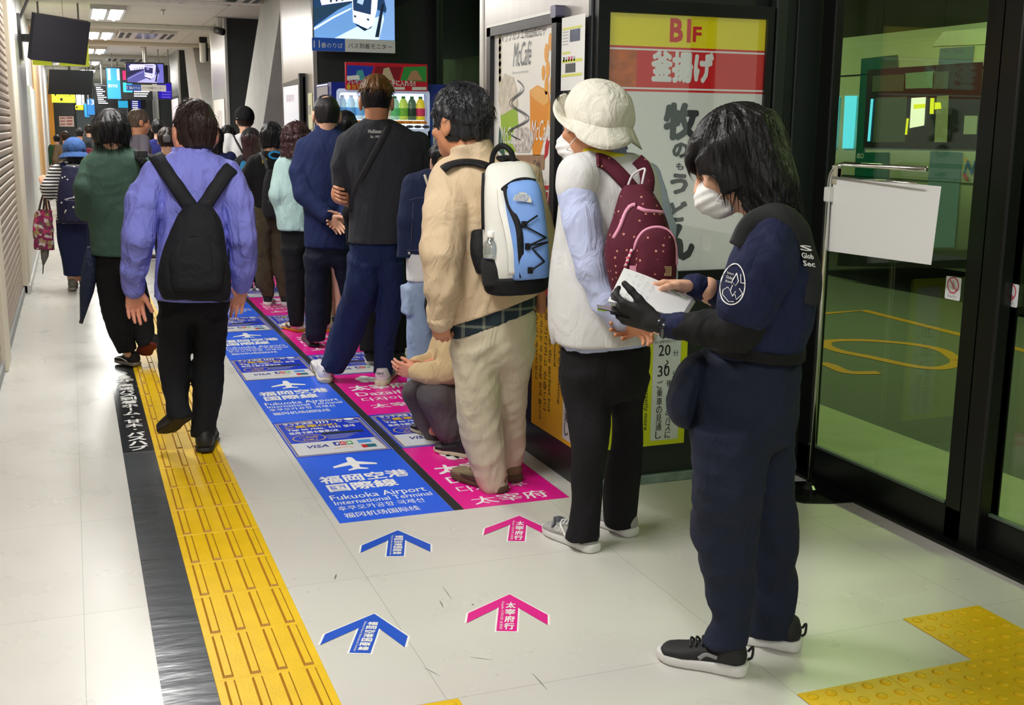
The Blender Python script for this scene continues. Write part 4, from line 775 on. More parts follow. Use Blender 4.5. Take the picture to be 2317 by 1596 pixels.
for k in range(3): obj('lettering', side(qd(-9.94, -9.86, 1.2 + .2 * k, 1.28 + .2 * k), .0095), M_sg if k else P_black, t)
# ---- drink vending machine
VX0, VX1, VY0, VY1, VH = 1.925, 2.99, 9.05, 9.62, 1.845
t = thing('vending_machine', 'blue drink vending machine with a lit bottle window', 'vending machine', ((VX0 + VX1) / 2, (VY0 + VY1) / 2, 0))
M_vb = mat('vending_blue', '1c2c94', .3, coat=.4)
obj('cabinet', bbox(VX0, VX1, VY0 + .115, VY1, .05, VH, .02, 3), M_vb, t); obj('side_panel', box(VX0 - .004, VX0 + .002, VY0 + .1, VY1 - .05, .1, VH - .03), mat('vending_side', '9a9aa8', .3, .3), t)
obj('foot', join(box(VX0 + .05, VX0 + .15, VY0 + .1, VY1 - .1, 0, .05), box(VX1 - .15, VX1 - .05, VY0 + .1, VY1 - .1, 0, .05)), M_black, t)
def vf_(u, v): return F2(u, v, VY0)
wx0, wz1 = vf_(765, 206); wx1, _ = vf_(968, 210); wz0 = vf_(800, 292)[1]
obj('door', join(front(slab(rrect(VX0 + .005, wx1 + .06, .06, wz0 - .0, .02), .115), VY0 + .115), front(slab(rect(VX0 + .005, wx0, wz0, VH), .115), VY0 + .115), front(slab(rect(wx0, wx1, wz1, VH), .115), VY0 + .115), front(slab(rect(wx1, VX1 - .005, .06, VH), .115), VY0 + .115)), M_vb, t)
obj('window_back', front(qd(wx0, wx1, wz0, wz1), VY0 + .114), mat('vending_lit', 'dfe9fb', .4, emit=1.1), t)
obj('window_frame', front(ring2(rrect(wx0 - .015, wx1 + .015, wz0 - .02, wz1 + .02, .03), rrect(wx0 + .01, wx1 - .01, wz0 + .005, wz1 - .01, .02), .004), VY0), mat('vending_trim', 'c8d4f0', .3, emit=.3), t)
obj('price_strip', front(qd(wx0, wx1, vf_(800, 279)[1], vf_(800, 272)[1]), VY0 - .002), mat('price_orange', 'd8902c', .4, emit=.3), t)
for k in range(11):
    xx = wx0 + .04 + (wx1 - wx0 - .06) * k / 10.; obj('price', front(line2('190', xx, vf_(800, 278.4)[1], h=.016, wd=.05, al='C', bold=.02), VY0 - .002, .001), mat('price_ink', '8a2a10', .4), t)
    obj('button', front(slab(ell2(xx, vf_(800, 285.5)[1], .032, .012, 16), .012), VY0), mat('button_grey', '4a4f58', .35), t)
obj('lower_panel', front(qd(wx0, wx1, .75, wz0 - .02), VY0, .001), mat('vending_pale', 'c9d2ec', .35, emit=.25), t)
obj('coin_panel', front(slab(rect(wx1 + .02, VX1 - .02, .9, 1.72), .006), VY0), mat('coin_blue', '2a4a9c', .35), t); obj('card', front(slab(rect(wx1 + .04, VX1 - .04, 1.02, 1.6), .003), VY0, .006), mat('coin_sheet', 'cfd8d8', .4), t)
obj('card_print', front(join(qd(wx1 + .06, VX1 - .06, 1.3, 1.5), qd(wx1 + .06, VX1 - .06, 1.08, 1.22)), VY0, .010), mat('coin_print', '2c5ca0', .4, var=.5, vscale=12), t)
obj('delivery_flap', front(slab(rrect(wx0 + .1, wx1 - .15, .3, .5, .02), .008), VY0), M_black, t)
cols = ['bfe0f4', 'bfe0f4', 'c4e2f4', 'c8e4f0', 'd0e8e0', 'e8e4da', '9ccfb4', 'b9d45a', '4e6a52', 'e2d03a']
nm = ['leftmost', 'second', 'third', 'fourth', 'fifth', 'sixth', 'seventh', 'eighth', 'ninth', 'tenth']; desc = ['pale blue water', 'pale blue water', 'pale blue water', 'pale blue water', 'pale green', 'white', 'sea green', 'yellow-green tea', 'dark green tea', 'yellow']
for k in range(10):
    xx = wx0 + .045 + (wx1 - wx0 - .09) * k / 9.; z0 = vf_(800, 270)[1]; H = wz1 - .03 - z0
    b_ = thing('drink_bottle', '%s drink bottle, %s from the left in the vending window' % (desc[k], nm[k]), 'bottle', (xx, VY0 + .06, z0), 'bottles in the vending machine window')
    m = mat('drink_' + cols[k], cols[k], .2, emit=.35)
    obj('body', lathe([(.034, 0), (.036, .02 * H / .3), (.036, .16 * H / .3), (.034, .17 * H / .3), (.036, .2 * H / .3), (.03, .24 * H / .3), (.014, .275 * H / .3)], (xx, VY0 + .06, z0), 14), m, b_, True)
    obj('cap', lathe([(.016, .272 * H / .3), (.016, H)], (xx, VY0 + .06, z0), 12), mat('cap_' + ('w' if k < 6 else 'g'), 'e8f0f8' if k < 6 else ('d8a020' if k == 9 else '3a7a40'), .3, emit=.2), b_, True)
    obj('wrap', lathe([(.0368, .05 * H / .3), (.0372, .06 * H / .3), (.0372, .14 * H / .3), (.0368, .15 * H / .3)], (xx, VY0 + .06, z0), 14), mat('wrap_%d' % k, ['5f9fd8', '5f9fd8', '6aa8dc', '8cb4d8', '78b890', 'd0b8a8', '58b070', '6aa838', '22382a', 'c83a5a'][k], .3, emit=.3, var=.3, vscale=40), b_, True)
# red promotion banner on top
t = thing('banner', 'red promotion banner standing on top of the vending machine', 'banner', (2.3, VY0, VH))
YB = VY0 - .035; (a, b), (c_, d) = F2(781, 140, YB), F2(968, 207, YB)
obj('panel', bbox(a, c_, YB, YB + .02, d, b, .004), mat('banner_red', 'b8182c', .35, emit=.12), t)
def bn(name, pts, m, k=1): obj(name, front(flat([F2(u, v, YB) for u, v in pts]), YB, .001 * k), m, t)
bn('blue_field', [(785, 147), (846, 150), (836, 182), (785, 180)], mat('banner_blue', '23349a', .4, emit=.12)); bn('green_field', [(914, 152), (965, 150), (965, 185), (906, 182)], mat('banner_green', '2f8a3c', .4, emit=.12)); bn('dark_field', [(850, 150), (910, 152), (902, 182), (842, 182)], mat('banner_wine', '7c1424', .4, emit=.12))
bn('figure_shape', [(800, 182), (808, 160), (820, 158), (828, 182)], mat('shape_teal', '4fa8b0', .4), 2); bn('figure_shape', [(862, 182), (868, 155), (880, 152), (892, 182)], mat('shape_sand', 'd8c2a0', .4), 2); bn('figure_shape', [(920, 182), (932, 160), (944, 160), (956, 182)], mat('shape_skin', 'c89470', .4), 2)
bn('white_strip', [(884, 197), (916, 197), (916, 203), (884, 203)], P_white, 2); bn('white_strip', [(932, 197), (965, 197), (965, 204), (932, 204)], P_white, 2); bn('white_strip', [(785, 172), (812, 170), (814, 180), (785, 181)], P_white, 3); bn('yellow_dot', [(784, 193), (788, 190), (793, 193), (793, 200), (788, 203), (784, 200)], P_gold, 2)
obj('lettering', front(line2('手に入れろ!!', *F2(885, 195, YB), h=.05, wd=.2, bold=.04), YB, .004), P_white, t); obj('lettering', front(line2('当たる！', *F2(796, 202, YB), h=.04, wd=.12, bold=.02), YB, .004), P_gold, t); obj('lettering', front(line2('プレゼント', *F2(786, 190, YB), h=.035, wd=.15, bold=.04), YB, .004), mat('letter_ice', 'c8e0f4', .4), t)
# ---- no-finger stickers on the glass doors
def finger(u0, v0, u1, v1, x, label):
    (a, b), (c_, d) = S2(u0, v0, x), S2(u1, v1, x); t = thing('sticker', label, 'sticker', (x, -(a + c_) / 2, d)); cx, w_ = (a + c_) / 2, c_ - a; h = b - d
    def g_(name, vf, m, k): obj(name, side(vf, .0008 * k, x), m, t)
    g_('sheet', slab(rrect(a, c_, d, b, .006), .0006), mat('sticker_white', 'dfe0e4', .4), 1); r = w_ * .38; cz = b - h * .36
    g_('red_ring', join(ring2(ell2(cx, cz, r, r), ell2(cx, cz, r * .86, r * .86), 0), stroke2([(cx - r * .64, cz + r * .64), (cx + r * .64, cz - r * .64)], r * .14, 0)), mat('ring_red', 'c83a54', .4), 3)
    g_('hand_pictogram', flat(ell2(cx, cz, r * .3, r * .6, 12)), mat('hand_pale', 'c9b8c0', .5), 2); g_('lettering', line2('ゆびに', cx, d + h * .24, h=h * .08, wd=w_ * .5, al='C'), mat('ring_red', 'c83a54'), 3); g_('lettering', line2('ちゅうい', cx, d + h * .1, h=h * .09, wd=w_ * .62, al='C'), P_ink, 3)
finger(2142, 624, 2172, 682, XR + .012, 'white no-fingers sticker on the door glass left of the thick post'); finger(2267, 638, 2302, 697, XR + .06, 'white no-fingers sticker on the rightmost door glass')
# ---- white board on a chrome pole stand
pb_ = gp(1832, 1118); px_, py_ = pb_[0], pb_[1]
t = thing('sign_stand', 'chrome pole sign stand with a blank white board by the doors', 'sign stand', (px_, py_, 0))
obj('base', join(onplane(slab([(.0, -.14), (.12, -.16), (.2, -.02), (.16, .12), (.0, .16), (-.1, .12), (-.16, .0), (-.1, -.1)], .006), (px_, py_, 0), (1, 0, 0), (0, 1, 0)), lathe([(.03, .0), (.03, .02), (.018, .035), (.018, .05)], (px_, py_, .006), 14)), mat('stand_base', '2a2e2c', .15, .6), t)
def st(u, v): d = ray(u, v); k = py_ / d[1]; return _O + d * k
top = [st(1832, 1118), st(1860, 720), st(1880, 420), st(1884, 392), st(1892, 376), st(1908, 368), st(1960, 371), st(2096, 383)]
fwd = np.array([0, 0, 0])
zt = atY(1960, 371, py_)[2]; zr = atY(1960, 400, py_)[2]; pl = [np.array([px_, py_, .03]), np.array([px_, py_, zt - .12]), np.array([px_ + .003, py_ - .002, zt - .05]), np.array([px_ + .014, py_ - .016, zt - .015]), np.array([px_ + .035, py_ - .04, zt])]
e = atY(2096, 383, 3.27); e2 = np.array([e[0], e[1], zt]); ed_ = _d = (e2 - np.array([px_, py_, zt])) / np.linalg.norm(e2 - np.array([px_, py_, zt]))
obj('pole', tube(np.concatenate([pl[:1], catmull(pl[1:], 5), [e2]]), .0095, 14), M_chrome, t, True); 
obj('rail', tube([np.array([px_ + .005, py_, zr]), np.array([e2[0] - .02, e2[1] + .02, zr])], .004, 8), M_chrome, t, True)
obj('clamp', bbox(px_ - .014, px_ + .026, py_ - .02, py_ + .015, zt - .15, zt - .09, .006), mat('clamp_white', 'dcdcda', .4), t)
bc = [atY(1889, 400, py_ - .02), atY(2130, 422, 3.215), atY(2107, 600, 3.235), atY(1873, 568, py_ - .0)]
v = [q for q in bc] + [q + np.array([0, .008, 0]) for q in bc]; obj('board', (v, [(3, 2, 1, 0), (4, 5, 6, 7), (0, 1, 5, 4), (1, 2, 6, 5), (2, 3, 7, 6), (3, 0, 4, 7)]), mat('board_white', 'f0f0f0', .4), t)
for u in (1939, 2064): q = atY(u, 400 + (u - 1939) * .1, py_ - .02 - (u - 1889) / 241 * (py_ - 3.235)); obj('clip', bbox(q[0] - .014, q[0] + .014, py_ - .035, py_ + .0, q[2] - .03, q[2] + .04, .006), mat('clip_clear', 'b9b4a0', .2), t)
# ================================================================== soft shapes: distance fields meshed by surface nets
def _n(v): v = np.asarray(v, float); return v / (np.linalg.norm(v) + 1e-12)
class Field:
    def __init__(s, vox=.008): s.vox = vox; s.ops = []; s.lo = np.full(3, 1e9); s.hi = np.full(3, -1e9)
    def _b(s, lo, hi, grow=True):
        if grow: s.lo = np.minimum(s.lo, lo); s.hi = np.maximum(s.hi, hi)
    def put(s, fn, lo, hi, k, mode='u'): s.ops.append((fn, np.asarray(lo, float), np.asarray(hi, float), k, mode)); s._b(lo, hi, mode == 'u'); return s
    def cone(s, a, b, ra, rb, k=.015, sq=None, mode='u'):
        """tapered limb from a to b; sq=(axis, factor) flattens it along that axis"""
        a, b = np.asarray(a, float), np.asarray(b, float); ba = b - a; L2 = ba @ ba + 1e-12; R = max(ra, rb) * (max(1, sq[1]) if sq else 1)
        if sq: n, f = _n(sq[0]), sq[1]
        def fn(X):
            q = X - a; t = np.clip((q @ ba) / L2, 0, 1); q = q - t[..., None] * ba
            if sq: q = q + (q @ n)[..., None] * n * (1 / f - 1)
            return np.sqrt((q * q).sum(-1)) - (ra + (rb - ra) * t)
        return s.put(fn, np.minimum(a, b) - R, np.maximum(a, b) + R, k, mode)
    def path(s, pts, rad, k=.015, sq=None):
        for i in range(len(pts) - 1): s.cone(pts[i], pts[i + 1], rad[i], rad[i + 1], k, sq)
        return s
    def ell(s, c, r, ax=None, k=.015, mode='u'):
        c = np.asarray(c, float); r = np.asarray(r, float); A = np.eye(3) if ax is None else np.asarray(ax, float)   # rows: axes
        ext = np.sqrt(((A * r[:, None]) ** 2).sum(0))
        def fn(X):
            q = (X - c) @ A.T; k0 = np.sqrt(((q / r) ** 2).sum(-1)); k1 = np.sqrt(((q / r ** 2) ** 2).sum(-1)) + 1e-9; return k0 * (k0 - 1) / k1
        return s.put(fn, c - ext, c + ext, k, mode)
    def rbox(s, c, h, ax, r=.01, k=.01, mode='u'):
        c = np.asarray(c, float); h = np.asarray(h, float) - r; A = np.asarray(ax, float); ext = (np.abs(A) * (h + r)[:, None]).sum(0)
        def fn(X):
            q = np.abs((X - c) @ A.T) - h; return np.sqrt((np.maximum(q, 0) ** 2).sum(-1)) + np.minimum(q.max(-1), 0) - r
        return s.put(fn, c - ext, c + ext, k, mode)
    def loft(s, C, rx, ry, u, p=2.2, k=.02, mode='u', cap=.012):
        """swept cross-sections: centres C, half-widths rx along u and ry across"""
        C = np.asarray(C, float); rx = np.asarray(rx, float); ry = np.asarray(ry, float)
        if len(C) > 2:
            Q = catmull(np.c_[C, rx, ry], 6); C, rx, ry = Q[:, :3], np.maximum(Q[:, 3], .002), np.maximum(Q[:, 4], .002)
        a = _n(C[-1] - C[0]); u = _n(np.asarray(u, float) - a * (np.asarray(u, float) @ a)); w_ = np.cross(a, u)
        S = (C - C[0]) @ a; o = np.argsort(S); S = S[o]; cu = ((C - C[0]) @ u)[o]; cw = ((C - C[0]) @ w_)[o]; rx, ry = rx[o], ry[o]; c0 = C[0]
        R = np.sqrt(rx.max() ** 2 + ry.max() ** 2)
        def fn(X):
            q = X - c0; t = q @ a; x = q @ u - np.interp(t, S, cu); y = q @ w_ - np.interp(t, S, cw); X_, Y_ = np.interp(t, S, rx), np.interp(t, S, ry)
            r = np.sqrt(x * x + y * y) + 1e-9; rho = (np.abs(x / X_) ** p + np.abs(y / Y_) ** p) ** (1 / p) + 1e-9
            d = np.maximum(r - r / rho, (rho - 1) * np.minimum(X_, Y_)); e = np.abs(t - (S[0] + S[-1]) / 2) - (S[-1] - S[0]) / 2
            h = np.clip(cap - np.abs(d - e), 0, None); return np.maximum(d, e) + h * h / (4 * cap)
        return s.put(fn, C.min(0) - R * .98, C.max(0) + R * .98, k, mode)
    def cut(s, o, n, soft=.0):
        """keep the side n points away from"""
        o = np.asarray(o, float); n = _n(n); s.ops.append((lambda X: (X - o) @ n, None, None, soft, 'cut')); return s
    def cutlocal(s, o, n, lo, hi): o = np.asarray(o, float); n = _n(n); s.ops.append((lambda X: (X - o) @ n, np.asarray(lo, float), np.asarray(hi, float), 0, 'cutl')); return s
    def folds(s, amp, scale=14., seed=1, zs=.55): s.ops.append((None, amp, scale, seed, 'fold', zs)); return s
    def warp(s, fn): s.ops.append((fn, None, None, 0, 'warp')); return s
    def mesh(s):
        m = .035; vox = s.vox; lo = s.lo - m; hi = s.hi + m; n = np.ceil((hi - lo) / vox).astype(int) + 1
        D = np.full(n, .5, np.float32); ax = [lo[i] + vox * np.arange(n[i]) for i in range(3)]
        for op in s.ops:
            mode = op[4]
            if mode in ('fold', 'warp'):
                I = np.nonzero(np.abs(D) < .035); X = np.stack([ax[i][I[i]] for i in range(3)], -1)
                if mode == 'warp': D[I] -= op[0](X); continue
                _, amp, sc, seed = op[:4]; zs = op[5]; rs = np.random.RandomState(seed); v = np.zeros(len(X)); Y = X * np.array([1, 1, zs]) * sc
                for j in range(5):
                    kk = _n(rs.randn(3)) * (1 + j * .5); ll = rs.randn(3) * .7; w_ = np.sin(Y @ kk * 2 + 1.9 * np.sin(Y @ ll + rs.rand() * 6) + rs.rand() * 6)
                    v += (1 - 2 * np.abs(w_) ** .8 if j % 2 else w_) / (1 + j * .5)
                D[I] -= (amp * v / 2.2).astype(np.float32); continue
            fn, blo, bhi, k, _ = op
            if blo is None: i0, i1 = np.zeros(3, int), n
            else:
                pad = k + 3 * vox + .012; i0 = np.clip(np.floor((blo - pad - lo) / vox).astype(int), 0, n); i1 = np.clip(np.ceil((bhi + pad - lo) / vox).astype(int) + 1, 0, n)
            if (i1 <= i0).any(): continue
            sl = tuple(slice(a, b) for a, b in zip(i0, i1)); X = np.stack(np.meshgrid(*[ax[i][sl[i]] for i in range(3)], indexing='ij'), -1)
            d = fn(X).astype(np.float32); c = D[sl]
            if mode == 'u':
                if k > 0: h = np.clip(k - np.abs(c - d), 0, None); D[sl] = np.minimum(c, d) - h * h / (4 * k)
                else: D[sl] = np.minimum(c, d)
            elif mode in ('cut', 'cutl'): D[sl] = np.maximum(c, d)
            else:
                kk = max(k, 1e-4); h = np.clip(kk - np.abs(c + d), 0, None); D[sl] = np.maximum(c, -d) + h * h / (4 * kk)
        return nets(D, lo, vox)
def nets(D, lo, vox):
    S = D < 0; sh = np.array(D.shape) - 1; c = np.zeros(sh, np.int8)
    for a in (0, 1):
        for b in (0, 1):
            for e in (0, 1): c += S[a:a + sh[0], b:b + sh[1], e:e + sh[2]]
    I = np.argwhere((c > 0) & (c < 8)); ids = np.full(sh, -1, np.int32); ids[I[:, 0], I[:, 1], I[:, 2]] = np.arange(len(I))
    P = np.zeros((len(I), 3)); N = np.zeros(len(I)); co = [(a, b, e) for a in (0, 1) for b in (0, 1) for e in (0, 1)]
    for A in co:
        for ax in range(3):
            if A[ax]: continue
            B = list(A); B[ax] = 1; v0 = D[I[:, 0] + A[0], I[:, 1] + A[1], I[:, 2] + A[2]]; v1 = D[I[:, 0] + B[0], I[:, 1] + B[1], I[:, 2] + B[2]]
            m = (v0 < 0) != (v1 < 0); t = np.where(m, v0 / np.where(v0 == v1, 1, v0 - v1), 0); p = np.tile(np.array(A, float), (len(I), 1)); p[:, ax] += t; P += p * m[:, None]; N += m
    V = lo + vox * (I + P / np.maximum(N, 1)[:, None]); Q = []
    for ax in range(3):
        o1, o2 = (ax + 1) % 3, (ax + 2) % 3; s0 = [slice(None)] * 3; s1 = [slice(None)] * 3; s0[ax] = slice(0, -1); s1[ax] = slice(1, None)
        E = np.argwhere(S[tuple(s0)] != S[tuple(s1)]); E = E[(E[:, o1] > 0) & (E[:, o2] > 0) & (E[:, o1] < sh[o1]) & (E[:, o2] < sh[o2])]
        if not len(E): continue
        def g(a, b): q = E.copy(); q[:, o1] += a; q[:, o2] += b; return ids[q[:, 0], q[:, 1], q[:, 2]]
        q = np.stack([g(-1, -1), g(0, -1), g(0, 0), g(-1, 0)], 1); fl_ = ~S[E[:, 0], E[:, 1], E[:, 2]]; q[fl_] = q[fl_][:, ::-1]; Q.append(q[(q >= 0).all(1)])
    return V, (np.concatenate(Q) if Q else np.zeros((0, 4), int))
def vjoin(*vfs):
    V = []; F = []; n = 0
    for v, f in vfs: V.append(v); F.append(np.asarray(f) + n); n += len(v)
    return np.concatenate(V), np.concatenate(F)
def vnormals(V, F):
    F = np.asarray(F); a = np.cross(V[F[:, 2]] - V[F[:, 0]], V[F[:, 3]] - V[F[:, 1]]); N = np.zeros_like(V)
    for i in range(4): np.add.at(N, F[:, i], a)
    return N / (np.linalg.norm(N, axis=1)[:, None] + 1e-12)
# ------------------------------------------------------------------ materials of people
def skin_mat(name, col):
    if name in MATS: return MATS[name]
    m = mat(name, col, .5, bump=.08, bscale=350, var=.05, vscale=25); b = m.node_tree.nodes['Principled BSDF']
    b.inputs['Subsurface Weight'].default_value = .12; b.inputs['Subsurface Radius'].default_value = (.012, .005, .003); return m
def hair_mat(name, col, rough=.42, var=.25):
    return mat(name, col, rough, var=var, vscale=60, bump=.5, bscale=130, stretch=(1, 1, .15), spec=.35)
H_blk = hair_mat('hair_black', '0f0d10'); H_brn = hair_mat('hair_dark_brown', '2a1c18'); H_red = hair_mat('hair_reddish', '3a2022'); H_gry = hair_mat('hair_grey_black', '25262a', .35, .5); H_lt = hair_mat('hair_brown_grey', '5a4a3e'); H_tan = hair_mat('hair_bleached', '6a4418')
SK = skin_mat('skin_light', 'e0ae92'); SK2 = skin_mat('skin_tan', 'c98c69'); SK3 = skin_mat('skin_rosy', 'd99478')
# ------------------------------------------------------------------ figures
class Fig:
    """one person: foot point in the photo gives the ground spot; heading 0 faces away from the camera, -90 to the photo's left"""
    def __init__(s, label, u, v, heading=0, skin=SK, group=None, Y=None):
        s.base = gp(u, v) if Y is None else np.array([*atY(u, v, Y)[:2], 0.]); d = s.base[:2] / np.linalg.norm(s.base[:2]); s.vd = np.array([d[0], d[1], 0]); s.r = np.array([d[1], -d[0], 0]); s.up = np.array([0, 0, 1.])
        a = math.radians(heading); s.f = s.vd * _c(a) + s.r * _s(a); s.rt = s.r * _c(a) - s.vd * _s(a); s.skin = skin; s.label = label; s.group = group; s.bodyparts = []; s.kids = []; s.depth = s.base @ CM[:, 1] - CAMH * CM[2, 1]
    def P(s, u, v, d=0.):
        q = ray(u, v); k = (s.base @ s.vd + d) / (q @ s.vd); return _O + q * k
    def m(s, px, d=0.): return px * (s.base @ s.vd + d) / FPX * 1.0 / max(.2, (CM[:, 1] @ s.vd))
    def sect(s, rows, d=0., ry=.12):
        """silhouette rows (v, uL, uR[, half-depth[, d]]) -> centres, rx, ry"""
        C = []; X = []; Y = []
        for q in rows:
            dd = q[4] if len(q) > 4 else d; a, b = s.P(q[1], q[0], dd), s.P(q[2], q[0], dd); C.append((a + b) / 2); X.append(np.linalg.norm(b - a) / 2); Y.append(q[3] if len(q) > 3 and q[3] else ry)
        return C, X, Y
    def pts(s, L): return [s.P(*q[:3]) for q in L]
    def add(s, name, vf, m, sub=(), smooth=True, label=None): s.kids.append((name, vf, m, sub, smooth, label)); return s
    def build(s, z=0.):
        V, F = vjoin(*s.bodyparts); b = np.array([s.base[0], s.base[1], 0.]); root = obj('person', (V - b, F), s.skin, None, True); root.location = b.tolist(); root['label'] = s.label; tag(root, s.label, 'person', s.group)
        for name, vf, m, sub, sm, lb in s.kids:
            o = obj(name, vf, m, root, sm, lb)
            for q in sub: obj(q[0], q[1], q[2], o, q[3] if len(q) > 3 else True)
        root.location.z = z; s.root = root; return root
def ax3(r, f, u): return np.array([r, f, u])
def rotv(v, k, a): v = np.asarray(v, float); return v * _c(a) + np.cross(k, v) * _s(a) + k * (k @ v) * (1 - _c(a))
def head_axes(fig, heading, pitch=0., tilt=0.):
    a = math.radians(heading); f = fig.vd * _c(a) + fig.r * _s(a); r = fig.r * _c(a) - fig.vd * _s(a); u = np.array([0, 0, 1.])
    p = math.radians(pitch); f, u = rotv(f, r, p), rotv(u, r, p); t = math.radians(tilt); r, u = rotv(r, f, t), rotv(u, f, t); return r, f, u
def head_field(c, A, s, vox=.0055, neck=None, face=True, ears=True):
    """c: head centre, A: (right, forward, up), s: head height / 0.235 m"""
    r, f, u = A; c = np.asarray(c, float); M = ax3(r, f, u); T = lambda x, y, z: c + s * (x * r + y * f + z * u); F = Field(vox)
    F.ell(T(0, -.012, .03), s * np.array([.077, .096, .088]), M, .01).ell(T(0, .026, -.035), s * np.array([.064, .074, .082]), M, .03)
    if face:
        F.ell(T(0, .072, -.094), s * np.array([.026, .022, .02]), M, .025); F.ell(T(0, .078, .022), s * np.array([.05, .02, .016]), M, .02)
        for e in (-1, 1):
            F.ell(T(.031 * e, .098, .0), s * np.array([.02, .014, .013]), M, .012, 's'); F.ell(T(.031 * e, .084, .0), s * np.array([.0145, .012, .0085]), M, .004); F.ell(T(.045 * e, .068, -.028), s * np.array([.024, .02, .018]), M, .02)
        F.cone(T(0, .096, .008), T(0, .118, -.03), s * .008, s * .0125, .012); F.ell(T(.011, .104, -.035), s * np.array([.009, .01, .008]), M, .006).ell(T(-.011, .104, -.035), s * np.array([.009, .01, .008]), M, .006)
        F.ell(T(0, .096, -.060), s * np.array([.023, .011, .006]), M, .004).ell(T(0, .094, -.071), s * np.array([.02, .011, .007]), M, .004)
    if ears:
        for e in (-1, 1):
            F.ell(T(.083 * e, -.008, -.006), s * np.array([.012, .024, .035]), M, .006); F.ell(T(.096 * e, -.002, -.006), s * np.array([.007, .012, .02]), M, .004, 's'); F.ell(T(.080 * e, .0, -.036), s * np.array([.008, .01, .011]), M, .006)
    if neck is not None: F.cone(T(0, -.03, -.05), neck, s * .052, s * .062, .03)
    return F, T, M
def hair_cap(T, M, s, front=.055, low=-.06, thick=.012, seed=1, groove=.006, fuller=1., vox=.006, sideburn=True, back=None, crown=(0, -.03, .13), ear_cut=True):
    """hair over the skull: open at the face, cut at 'low' at the nape"""
    F = Field(vox); t = thick
    F.ell(T(0, -.016, .034), s * np.array([.077 + t * fuller, .096 + t, .088 + t * 1.25]), M, .01)
    F.loft([T(0, -.034, .04), T(0, -.042, low)], [s * ((.070 + t * .3) if ear_cut else (.075 + t * fuller)), s * ((.056 + t * .2) if ear_cut else (.066 + t * fuller))], [s * (.068 + t), s * (.042 + t)], M[0], 2.2, .03)
    F.rbox(T(0, front + .12, -.14 + .10), s * np.array([.075, .10, .14]), M, .03 * s, .02, 's')
    if ear_cut:
        for e in (-1, 1): F.ell(T(.095 * e, .0, -.022), s * np.array([.03, .026, .040]), M, .01, 's')
    F.cut(T(0, 0, low), -M[2]); c0 = T(*crown); 
    def g(X):
        q = (X - c0) @ M.T; phi = np.arctan2(q[:, 1], q[:, 0]); rad = np.sqrt((q ** 2).sum(1)) / s; rs = np.random.RandomState(seed); v = 0
        for j, fr in enumerate((9, 17, 31, 53)): v = v + np.sin(phi * fr + rs.rand() * 6 + 3 * np.sin(rad * (14 + 9 * j) + rs.rand() * 6)) / (1 + j * .5)
        return (groove * v * np.clip(rad * 12, .2, 1) / 2).astype(np.float32)
    F.warp(g); return F
def strands(V, N, T, M, n=260, L=.05, seed=2, lift=.1, w=.0022, crown=(0, -.03, .13), down=.6, curl=0., sel=None, rnd=.09):
    """tapered locks lying on the hair, flowing from the crown and bending with the skull"""
    rs = np.random.RandomState(seed); c0 = T(*crown); hc = T(0, -.015, .02); up = np.array([0, 0, 1.]); idx = rs.randint(0, len(V), n * 3); VV = []; FF = []; k = 0
    for i in idx:
        if k >= n: break
        p, nn = V[i], N[i]
        if sel is not None and not sel(p): continue
        d = (p - c0); d = _n(d - nn * (d @ nn)) + rs.randn(3) * rnd; d = d - up * down * .6; d = _n(d - nn * (d @ nn)); l = L * (.6 + .8 * rs.rand()); q = p - nn * .003; sd = _n(np.cross(d, nn)); P_ = []
        for j in range(5):
            t = j / 4; P_.append(q); o = q - hc; o = _n(o - M[2] * min(0, o @ M[2])); d = _n(d - o * max(0, d @ o) - up * .08); q = q + _n(d + nn * (lift * (1 - .8 * t)) + sd * curl * math.sin(t * 5 + i)) * l / 4
        for j, q in enumerate(P_):
            ww = w * (1.1 - j / 4.2); VV += [q + sd * ww, q + nn * ww * .8, q - sd * ww]
        b = k * 15
        for j in range(4):
            for e in range(3): FF.append([b + j * 3 + e, b + j * 3 + (e + 1) % 3, b + j * 3 + 3 + (e + 1) % 3, b + j * 3 + 3 + e])
        k += 1
    return np.array(VV), np.array(FF)
def hair(fig, T, M, s, m, n=260, L=.05, lift=.1, down=.6, curl=0., seed=1, sub=(), name='hair', extra=None, sel=None, w=.0022, rnd=.09, bangs=None, bump=None, **kw):
    F = hair_cap(T, M, s, seed=seed, **kw)
    if extra: extra(F)
    if bump: F.folds(*bump)
    V, Q = F.mesh(); parts = [(V, Q)]
    if sel is None and kw.get('ear_cut', True):
        lz = kw.get('low', -.06); sel = lambda p: ((p - T(0, 0, 0)) @ M[2]) > (lz + .055) * s and not (abs((p - T(0, 0, 0)) @ M[0]) > .055 * s and ((p - T(0, 0, 0)) @ M[2]) < .035 * s)
    if n: parts.append(strands(V, vnormals(V, Q), T, M, n, L * s, seed + 5, lift, w * s, kw.get('crown', (0, -.03, .13)), down, curl, sel, rnd))
    if bangs: parts.append(strands(V, vnormals(V, Q), T, M, bangs[0], bangs[1] * s, seed + 9, .0, w * s, (0, -.03, .13), .95, 0, lambda p: ((p - T(0, 0, 0)) @ M[1]) > .03 * s, .05))
    fig.add(name, vjoin(*parts), m, sub); return F
